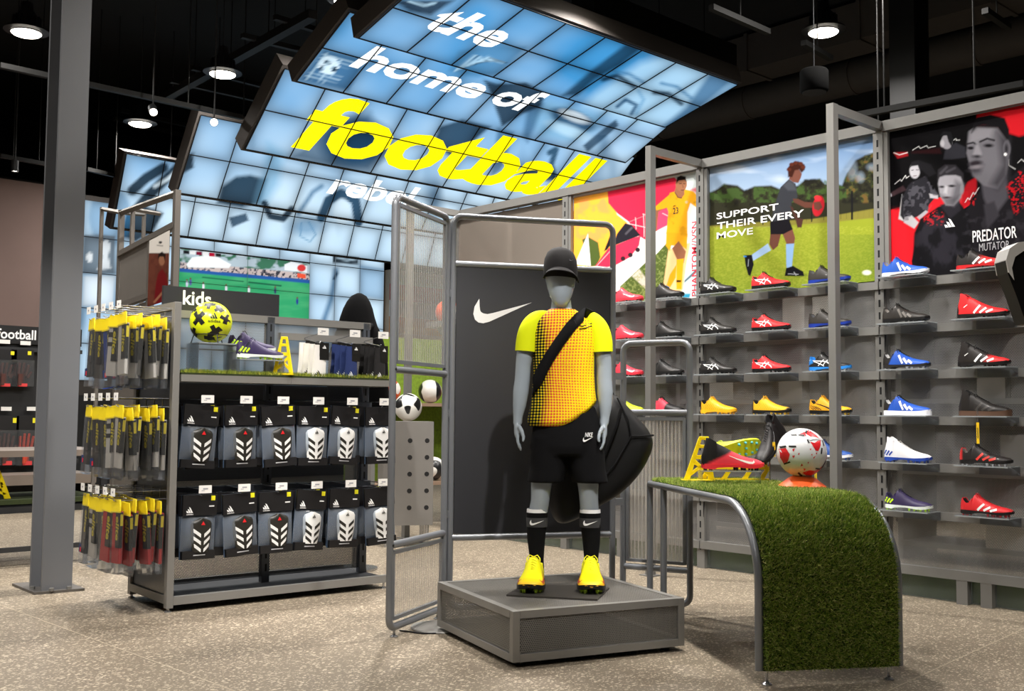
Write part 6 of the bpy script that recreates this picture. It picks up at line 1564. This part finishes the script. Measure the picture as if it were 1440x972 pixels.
cross(-.33, .12, .38, 50, .11); cross(.08, .82, .26, 8, .085); cross(-.70, .62, .22, 60, .08); cross(.55, .62, .22, -45, .08); cross(.42, -.50, .30, 35, .10); cross(-.70, -.55, .26, 60, .09); cross(.88, .12, .26, 75, .08); cross(.1, -.80, .24, -8, .08)
m.build('black_crosses', BLACK, yb, fix=False)
m = MB(); L0 = len(m.v)
for q in TRI_BARS: patch(m, BR, [(.26+a*.30, .10+b*.34) for a, b in q], .0014)
v_, f_ = text_geo('adidas', 1.0, offset=.012); a0, a1, b0, b1 = text_width('adidas', 1.0, offset=.012)
m.add([on_ball(BR+.0014, .14+(p[0]-a0)/(a1-a0)*.52, -.08+(p[1]-b0)/(b1-b0)*.14) for p in v_], f_)
m.build('ball_logo', BLACK, yb, fix=False)
rg = thing('ball_ring', 'thin wire ring stand holding the yellow ball', 'stand', gw(xb, .14, SHZ+.152), GR)
P_ = [(.085*math.cos(2*math.pi*k/32), .085*math.sin(2*math.pi*k/32), .045) for k in range(32)]
MB().tube(P_, .003, 6, closed=True).build('ring', DARK, rg)
for a in (.5, 2.6, 4.7): MB().tube([(.085*math.cos(a), .085*math.sin(a), .045), (.10*math.cos(a), .10*math.sin(a), .0)], .003, 6).build('ring_leg', DARK, rg)
x1 = g_at(333, .07); x2 = g_at(330, .17)
riser('clear low acrylic riser under the front purple boot', gw(x1+.12, .075, SHZ-.006), .26, .11, .078, GR)
boot('pu', B_PURP, 'dark purple boot with lime bars on the low clear riser of the gondola', gw(x1, .075, SHZ+.074), GR, scale=1.0)
riser('clear acrylic riser under the rear purple boot', gw(x2+.09, .185, SHZ-.006), .24, .09, .12, GR)
boot('pu', B_PURP, 'dark purple boot with lime bars behind its twin on the gondola', gw(x2-.03, .185, SHZ+.116), GR, scale=1.0)
hd = thing('speed_hurdle', 'yellow plastic training hurdle end standing beside the white socks', 'hurdle', gw(g_at(398, .06), .06, SHZ-.006), VR)
m = MB(); a_frame(m, .115, .20, fn=lambda a, b, c: (a+b*.02, c, b)); bevel(m.build('side_frame', YELLOW, hd), .002)
MB().bb(-.062, .062, -.05, .008, 0, .008).build('foot_bar', YELLOW, hd)
# hanging ankle socks
SKC = {'white': ('e6e3de', '141414'), 'navy': ('1d2f63', 'dfe2e8'), 'black': ('151314', 'dfdfe0')}
def sock_meshes(cn):
    c_, lc = SKC[cn]; col = mat('ankle_sock_'+cn, c_, .9, bump=.3, bscale=400); out = []
    s = MB(); R = []
    for z, hw, dp, xo in ((0, .030, .008, 0), (-.05, .031, .010, 0), (-.10, .032, .013, 0), (-.135, .034, .016, -.002), (-.16, .033, .016, -.004), (-.17, .026, .011, -.005)): R.append(ring(xo, 0, z, hw, dp, 16))
    out.append(('sock_body', s.rings(R).mesh('sock_body', col, 60)))
    out.append(('header_card', MB().bb(-.004, .040, -.012, -.010, -.075, .012).mesh('header_card', BC)))
    m = MB()
    for q in TRI_BARS: m.prism(q, lambda a, b, c: (.010+a*.018, -.0125-c, -.018+b*.018), 0, .0005)
    out.append(('card_logo', m.mesh('card_logo', WHITE)))
    m = MB()
    for q in TRI_BARS: m.prism(q, lambda a, b, c: (-.024+a*.026, -.0175-c, -.150+b*.026), 0, .0006)
    out.append(('sock_logo', m.mesh('sock_logo', mat('ankle_logo_'+lc, lc, .7), 60)))
    return out
SM = {k: sock_meshes(k) for k in SKC}
HZ = 1.385
for gi, (cn, px) in enumerate((('white', 449), ('navy', 494), ('black', 534))):
    xg = g_at(px, .05)
    h = MB().tube([(xg-.0, SPY-.05, HZ+.03), (xg, .05, HZ), (xg+.0, .04, HZ+.008)], .003, 6).tube([(xg, SPY-.05, HZ+.035), (xg, .035, HZ+.055)], .0025, 6).build('hook', STEEL, gon)
    price(h, xg+.01, .032, HZ+.062)
    for k in range(4):
        t = thing('ankle_socks', '%s ankle socks with card header hanging over the turf shelf' % cn, 'socks', gw(xg-.006*k, .05+.045*k, HZ-.012+.006*k), GR+.15*math.sin(k*2+gi), group='%s ankle socks on one hook' % cn)
        t.rotation_euler = (0, 0, GR+.2*math.sin(k*2.2+gi)); t.scale = (1.3, 1, 1.12)
        for n, me in SM[cn]: link(n, me, t)
# black hooded jacket on a bust behind the gondola
p = cw((503-720)/FPX*6.9, 6.9, 0)
hj = thing('hooded_jacket', 'black hooded jacket on a stand behind the hanging socks', 'jacket', p, VR)
m = MB(); zt = 1+(580-413)/FPX*6.9; s69 = 6.9/FPX
R = []
for py, l, r in ((412, 500, 507), (416, 492, 514), (424, 486, 519), (434, 481, 523), (446, 477, 526), (458, 474, 530), (470, 470, 536), (500, 462, 545), (560, 460, 548), (640, 462, 546)):
    R.append(ring(((l+r)/2-503)*s69, 0, 1+(580-py)*s69, (r-l)/2*s69, max(.02, min(.11, (r-l)/2*s69*.8)), 24))
JK = mat('jacket_black', '040405', .9, spec=.1)
m.rings(R).build('jacket_body', JK, hj, smooth=60)
MB().tube([(-.07, -.07, 1+(580-455)*s69), (-.03, -.11, 1+(580-470)*s69), (.05, -.11, 1+(580-472)*s69), (.10, -.06, 1+(580-458)*s69)], .018, 8).build('collar_fold', BLACKF, hj, smooth=60)
MB().cyl((0, 0, .012), (0, 0, .75), .016, 12).build('stand_pole', STEEL, hj); MB().cyl((0, 0, 0), (0, 0, .012), .15, 28).build('stand_base', STEEL, hj, smooth=40)

# ------------------------------------------------------------------ background fixtures
# portal frames and partition behind the gondola
FRM = mat('bronze_grey_frame', '6f6a64', .5, .3)
pt = thing('partition_frame', 'grey partition with tall open portal frames behind the sock hooks', 'frame', cw(-2.35, 7.6), 0)
ptc = cw(-2.35, 7.6)
def ptp(px, d_, z): return cw((px-720)/FPX*d_, d_, z)-ptc
def zpx(px, py, d_): return 1+(582.5+(px-720)*.0083-py)/FPX*d_
def post(px, d_, ytop, zb=0.0, w=.028):
    p = ptp(px, d_, 0); MB().bb(p[0]-w/2, p[0]+w/2, p[1]-w/2, p[1]+w/2, zb, zpx(px, ytop, d_)).build('post', FRM, pt); return np.array([p[0], p[1], zpx(px, ytop, d_)-w/2])
A_ = post(242, 7.2, 265, w=.04); B_ = post(180, 8.3, 290, w=.028); C_ = post(164, 8.6, 294, w=.04); Dp = post(136, 8.9, 290, w=.026); E_ = post(196, 9.2, 298, w=.026)
def beam(p, q, w=.028): MB().tube([tuple(p), tuple(q)], w*.62, 4).build('top_beam', FRM, pt)
beam(A_, C_, .04); beam(Dp, C_); beam(B_, ptp(218, 8.6, B_[2]+.02)); beam(C_, E_)
# solid panels of the partition between the frame posts
pa_, pb_ = ptp(164, 8.6, 0), ptp(242, 7.2, 0)
dv_ = pb_-pa_; Lp = math.hypot(dv_[0], dv_[1]); ang = math.atan2(dv_[1], dv_[0])
def panel(name, f0, f1, z0, z1, m, th=.02):
    M_ = Matrix.Translation(Vector(pa_)) @ Matrix.Rotation(ang, 4, 'Z')
    MB().box(Lp*(f0+f1)/2, 0, (z0+z1)/2, Lp*(f1-f0), th, z1-z0, M=M_).build(name, m, pt)
PANM = mat('taupe_grey_panel', '6b6660', .6, var=.08)
panel('panel_rail', 0, 1, zpx(200, 341, 8.0)-.02, zpx(200, 341, 8.0)+.02, FRM, .05); panel('panel_rail', 0, 1, zpx(200, 421, 8.0)-.02, zpx(200, 421, 8.0)+.02, FRM, .05)
panel('solid_panel', .03, .58, zpx(190, 425, 8.2), zpx(190, 345, 8.2), PANM); panel('panel_stile', .58, .63, .6, zpx(200, 338, 8.0), FRM, .04)
panel('solid_panel', .03, .58, 0.02, zpx(190, 428, 8.2)-.02, PANM)
def paint_pl(cv):
    cv.c[:] = hx('e9e4dd'); cv.put(330-cv.y+26, '4a2018', 1.0); cv.blend((cv.y > 357)*np.clip(cv.fbm(6, 9, 3), 0, .6), '7c4636')
    cv.poly([(219, 400), (222, 385), (228, 378), (234, 386), (236, 402), (234, 430), (216, 430)], '6f1218', 2); cv.ell(227.5, 366, 4.2, 7.5, '9c6a50', 1.2); cv.poly([(222, 366), (223, 357), (228, 354), (233, 358), (232, 368), (230, 361), (224, 361)], '20130f', 1)
    cv.line([(217, 425), (228, 412), (236, 414)], 3, '9c6a50', 1.2); cv.line([(221, 345), (229, 346)], 1, '444444', .8); cv.ell(225.5, 341, 2.4, 1.8, '333333', .8)
pw = np.array(ptc); f0, f1 = .64, .97
oo = pw+pa_+dv_*f0; oo = np.array([oo[0], oo[1], zpx(215, 430, 7.6)]); nn_ = np.array([dv_[1], -dv_[0], 0])/Lp
sheet('wall_poster', oo+nn_*(.03 if nn_ @ (oo-CV) < 0 else -.03), (dv_[0]*(f1-f0), dv_[1]*(f1-f0), 0), (0, 0, zpx(215, 335, 7.6)-zpx(215, 430, 7.6)), 30, 80, paint_pl, POSTER, pt, org=ptc)
# glove display at the taupe wall
gp = ony(30, 470, 11.4); GX = gp[0]
gd = thing('glove_display', 'dark wall display with football sign and glove packs behind the steel column', 'display wall', (GX-.9, 11.4, 0), 0)
def gz(px, py): return ony(px, py, 11.4)
zs1, zs0 = gz(30, 459)[2], gz(30, 484)[2]
MB().bb(0, 1.5, .0, .04, .05, zs1).build('back_panel', mat('display_black', '19191b', .6), gd)
MB().bb(0, 1.5, -.03, 0, zs0, zs1).build('sign_board', BLACK, gd)
org2 = np.array([GX-.9, 11.4, 0]); a = gz(0, 480)[0]-org2[0]; b = gz(49, 480)[0]-org2[0]
m = MB(); fit_text(m, 'football', lambda u, v, w: (u, -.0315, v), b-(b-a)*1.12, b, zs0+.045, zs1-.035, offset=.02); m.build('lettering', WHITE, gd, fix=False)
for py in (492, 650): z = gz(30, py)[2]; MB().bb(0, 1.5, -.06, 0, z-.02, z+.02).build('hook_bar', DARK, gd)
zb = gz(20, 664)[2]; MB().bb(-.3, 1.5, -.55, -.03, zb-.10, zb).build('counter_top', mat('counter_taupe', '7a6f66', .4), gd)
MB().bb(-.3, 1.5, -.5, -.06, 0, .06).build('counter_base', DARK, gd)
for x in (.0, 1.42): MB().bb(x, x+.05, -.5, -.06, .06, zb-.10).build('counter_leg', DARK, gd)
GLV = mat('glove_orange', 'c8452c', .7, var=.3, vscale=40)
def glove_pack(px, py0, py1, label, bright):
    p0, p1 = gz(px, py0), gz(px, py1); h = p0[2]-p1[2]; w = min(h*.62, .215)
    t = thing('glove_pack', label, 'gloves', (p0[0], 11.34, p1[2]), 0, 'goalkeeper glove packs under the football sign')
    MB().bb(-w/2, w/2, 0, .02, 0, h).build('bag_back', HDR, t); MB().bb(-w/2, w/2, -.012, 0, h*.72, h).build('header', HDR, t)
    m = MB()
    for k in range(4): m.tube([(-.09*w/.3+k*.05*w/.3-.01, -.02, h*.30), (-.10*w/.3+k*.06*w/.3, -.025, h*(.60+.05*(1.5-abs(k-1.5))))], [.022*w/.3, .017*w/.3], 8)
    m.tube([(-.01, -.02, h*.06), (-.01, -.025, h*.36)], .075*w/.3, 12, rx=.4)
    m.tube([(.07*w/.3, -.02, h*.25), (.12*w/.3, -.025, h*.42)], [.022*w/.3, .015*w/.3], 8); m.build('glove', GLV if bright else mat('glove_brown', '54302a', .7, var=.3, vscale=40), t, smooth=60)
    MB().bb(-w/2, w/2, -.045, -.04, .01, h*.72).build('film', SOCKFILM, t)
    MB().bb(-w*.2, w*.2, -.05, -.02, h*.02, h*.10).build('cuff_strap', mat('glove_strap_red', 'd23a3a', .6), t)
    MB().bb(w*.22, w*.38, -.014, -.011, h*.86, h*.96).build('sticker', STK, t)
glove_pack(5, 492, 545, 'dark red glove pack on the upper hook row nearest the sign edge', False); glove_pack(29, 492, 545, 'dark red glove pack on the upper hook row by the column', False)
glove_pack(8, 585, 655, 'black glove pack on the lower hook row', False); glove_pack(36, 585, 655, 'orange and navy glove pack on the lower hook row', True)
for k, (px, py) in enumerate(((4, 481), (33, 483), (6, 575), (42, 575))):
    p = gz(px, py); MB().bb(p[0]-org2[0]-.05, p[0]-org2[0]+.05, -.065, -.06, p[2]-.02, p[2]+.02).build('price_card', CARD, gd)
# low bench with yellow hurdles on its lower shelf
bp_ = gnd(20, 800); bn = thing('low_bench', 'low dark bench frame with turf lower shelf behind the column', 'bench', (bp_[0]-.9, bp_[1], 0), 0)
MB().bb(0, 1.5, 0, .7, .70, .74).build('bench_top', mat('counter_taupe', '7a6f66', .4), bn); MB().bb(.02, 1.48, .02, .68, .40, .43).build('lower_shelf', TURFB, bn)
for x in (.02, 1.44):
    for y in (.02, .64): MB().bb(x, x+.04, y, y+.04, 0, .70).build('leg', DARK, bn)
MB().bb(.06, 1.44, .02, .05, .10, .13).build('stretcher', DARK, bn)
for k in range(3):
    t = thing('speed_hurdle', 'small yellow hurdle on the turf shelf of the low bench', 'hurdle', (bp_[0]-.1-.28*k, bp_[1]+.12, .432), 0, 'hurdles on the low bench')
    m = MB(); a_frame(m, .2, .17); m.build('side_frame', YELLOW, t)
# ball bin with round holes and balls, seen through the screen
bc = cw((582-720)/FPX*8.05, 8.05, 0)
bb_ = thing('ball_bin', 'grey sheet metal ball bin with round holes', 'bin', bc, VR+.25)
HOL = mat('bin_hole_dark', '141414', .9, var=0); BINM = mat('bin_grey_sheet', '7b7874', .5, .2)
zt = zpx(580, 593, 8.3); zb2 = zpx(580, 733, 8.3)
MB().bb(-.22, .16, 0, .3, zb2, zt).build('bin_body', BINM, bb_)
for r in range(5):
    for k in range(3): MB().cyl((-.15+k*.13, -.001, zb2+.13+r*.125), (-.15+k*.13, .004, zb2+.13+r*.125), .018, 14).build('hole', HOL, bb_)
for x in (-.18, .12):
    for y in (.04, .26): MB().cyl((x, y, 0), (x, y, zb2), .018, 10).build('leg', STEEL, bb_)
def sball(px, py, d_, label, base, sp, on=None, r=.109):
    p = cw((px-720)/FPX*d_, d_, zpx(px, py, d_)); t = thing('football', label, 'ball', p, VR)
    MB().sphere((0, 0, 0), r, 36, 24).build('ball_skin', ball_mat('ball_'+label.split()[0]+str(px), base, sp), t, smooth=60); return t, p
tq, p = sball(575, 0, 8.42, 'white football with black patches on the ball bin', 'e6e3dc', [('151515', 11, .58, 0, 3.1)])
tq.location.z = zt+.109
# ball shelf of the far wall bay
sx = WX-.30
fs_ = thing('ball_shelf', 'long grey shelf carrying orange and white balls at the far wall bay', 'shelf', (sx, 5.70, 1.70), 0)
MB().bb(0, .286, 0, 1.28, 0, .02).build('shelf_board', GREY, fs_); MB().bb(0, .01, 0, 1.28, .02, .05).build('front_lip', GREY, fs_)
for y in (.05, 1.2): MB().prism([(.286, 0), (.286, -.2), (.05, 0)], lambda a, b, c: (a, c, b), y, y+.01).build('bracket', GREY, fs_)
for y, lb, sp in ((6.60, 'white and orange football on the far shelf beside the banner top', [('e8571c', 4.0, .50, 0, 1.3), ('4a4642', 12, .66, 1, 2.2)]), (6.84, 'orange football on the far shelf next to the screen wing', [('f2f0ec', 4, .62, 0, 5.0), ('1a1a1c', 9, .62, 0, 4.0)])):
    t = thing('football', lb, 'ball', (sx+.13, y, 1.72+.109), VR)
    MB().sphere((0, 0, 0), .109, 36, 24).build('ball_skin', ball_mat('ball_far_%d' % int(y*100), 'ece9e4' if y < 6.7 else 'e8571c', sp), t, smooth=60)
# low shelf and green plants with balls seen in the gap of the screen
gx = thing('ball_rack', 'low timber edged rack with balls behind the ball bin', 'rack', (5.35, 7.65, 0), 0)
zt2 = 1.06
for z in (.35, zt2): MB().bb(0, 1.5, 0, .4, z, z+.03).build('rack_shelf', mat('timber_edge', '8d7562', .6), gx)
for x in (0.0, 1.46): MB().bb(x, x+.04, 0, .4, 0, 1.7).build('rack_post', GREY, gx)
MB().bb(0, 1.5, .40, .42, .35, 1.7).build('leaf_panel', mat('green_leaf_wall', '6f8a1e', .8, var=.6, vscale=40), gx)
for k, (z, x) in enumerate(((zt2+.03, .28), (zt2+.03, .75), (.38, .35), (.38, .8), (zt2+.03, 1.15))):
    t = thing('football', ('orange football with pale patches on the %s timber edged rack shelf' if k % 2 == 0 else 'white football with black patches on the %s timber edged rack shelf') % ('upper' if z > 1 else 'lower'), 'ball', (5.35+x, 7.80, z+.109), .3*k, 'balls on the timber rack')
    MB().sphere((0, 0, 0), .109, 32, 20).build('ball_skin', ball_mat('ball_rack_%d' % k, 'e8571c' if k % 2 == 0 else 'e9e6e0', [('f0ece6' if k % 2 == 0 else '1a1a1c', 8, .58, 0, k*1.3)]), t, smooth=60)
# stock shelves behind the shoe wall, seen dimly through the perforated panels
for k, (y0_, lb) in enumerate(((2.2, 'grey stock shelf unit behind the blue boots'), (4.2, 'grey stock shelf unit behind the red boots'), (6.4, 'grey stock shelf unit behind the far bay'))):
    su = thing('stock_shelf', lb, 'shelf unit', (7.2, y0_, 0), 0)
    for y in (0, 1.56): MB().bb(0, .5, y, y+.04, 0, 2.0).build('side', GREY, su)
    for z in (.1, .6, 1.1, 1.6, 1.98): MB().bb(0, .5, .04, 1.56, z, z+.03).build('board', GREY, su)
    rs2 = np.random.RandomState(k+20)
    for z in (.13, .63, 1.13, 1.63):
        y = .06
        while y < 1.3:
            w = .16+.12*rs2.rand(); h = .16+.14*rs2.rand(); cname = ('d8d2c8', '55514c', '8c857c', 'b9b2a8', '2e2d2c')[rs2.randint(5)]
            if rs2.rand() > .25:
                b = MB().bb(0, .3, 0, w, 0, h); bx_ = link('shoe_box', b.mesh('shoe_box', mat('carton_'+cname, cname, .7)), None, (7.23, y0_+y, z)); 
                tag(bx_, '%s carton on the stock shelf behind the shoe wall' % {'d8d2c8': 'white', '55514c': 'dark grey', '8c857c': 'grey', 'b9b2a8': 'pale grey', '2e2d2c': 'black'}[cname], 'box', 'cartons on the stock shelves')
            y += w+.03+.1*rs2.rand()
# unidentified object, built as a dark rounded panel with a pale rim
p = cw((1494-720)/FPX*2.3, 2.3, 0)
mc = thing('rounded_panel', 'black rounded panel with a pale rim on a slim stand near the shoe wall', 'machine', p, VR)
k23 = 2.3/FPX; zz0 = 1+(588-455)*k23; zz1 = 1+(588-338)*k23
out = [(-(1490-1441)*k23, 1+(588-455)*k23), (-(1490-1430)*k23, 1+(588-420)*k23), (-(1490-1417)*k23, 1+(588-384)*k23), (-(1490-1414)*k23, 1+(588-366)*k23), (-(1490-1419)*k23, 1+(588-350)*k23), (-(1490-1432)*k23, 1+(588-341)*k23), (-(1490-1460)*k23, 1+(588-337)*k23), (.12, 1+(588-337)*k23), (.14, 1+(588-400)*k23), (.05, zz0)]
MB().prism(out, lambda a, b, c: (a, c, b), 0, .05).build('panel_body', BLACK, mc)
rim = [(a, b) for a, b in out[2:8]]
m = MB(); G = [[(a, -.004, b+.002) for a, b in rim], [(a, .054, b+.002) for a, b in rim]]
m.grid(G); m.grid([[(a, -.004, b+.002) for a, b in rim], [(a+.012, -.004, b-.016) for a, b in rim]]); m.build('pale_rim', mat('pale_rim', 'f4f2ee', .5), mc)
MB().cyl((.03, .03, .02), (.03, .03, zz0+.02), .03, 14).build('stand_pole', DARK, mc); MB().cyl((.03, .03, 0), (.03, .03, .02), .2, 28).build('stand_base', DARK, mc)
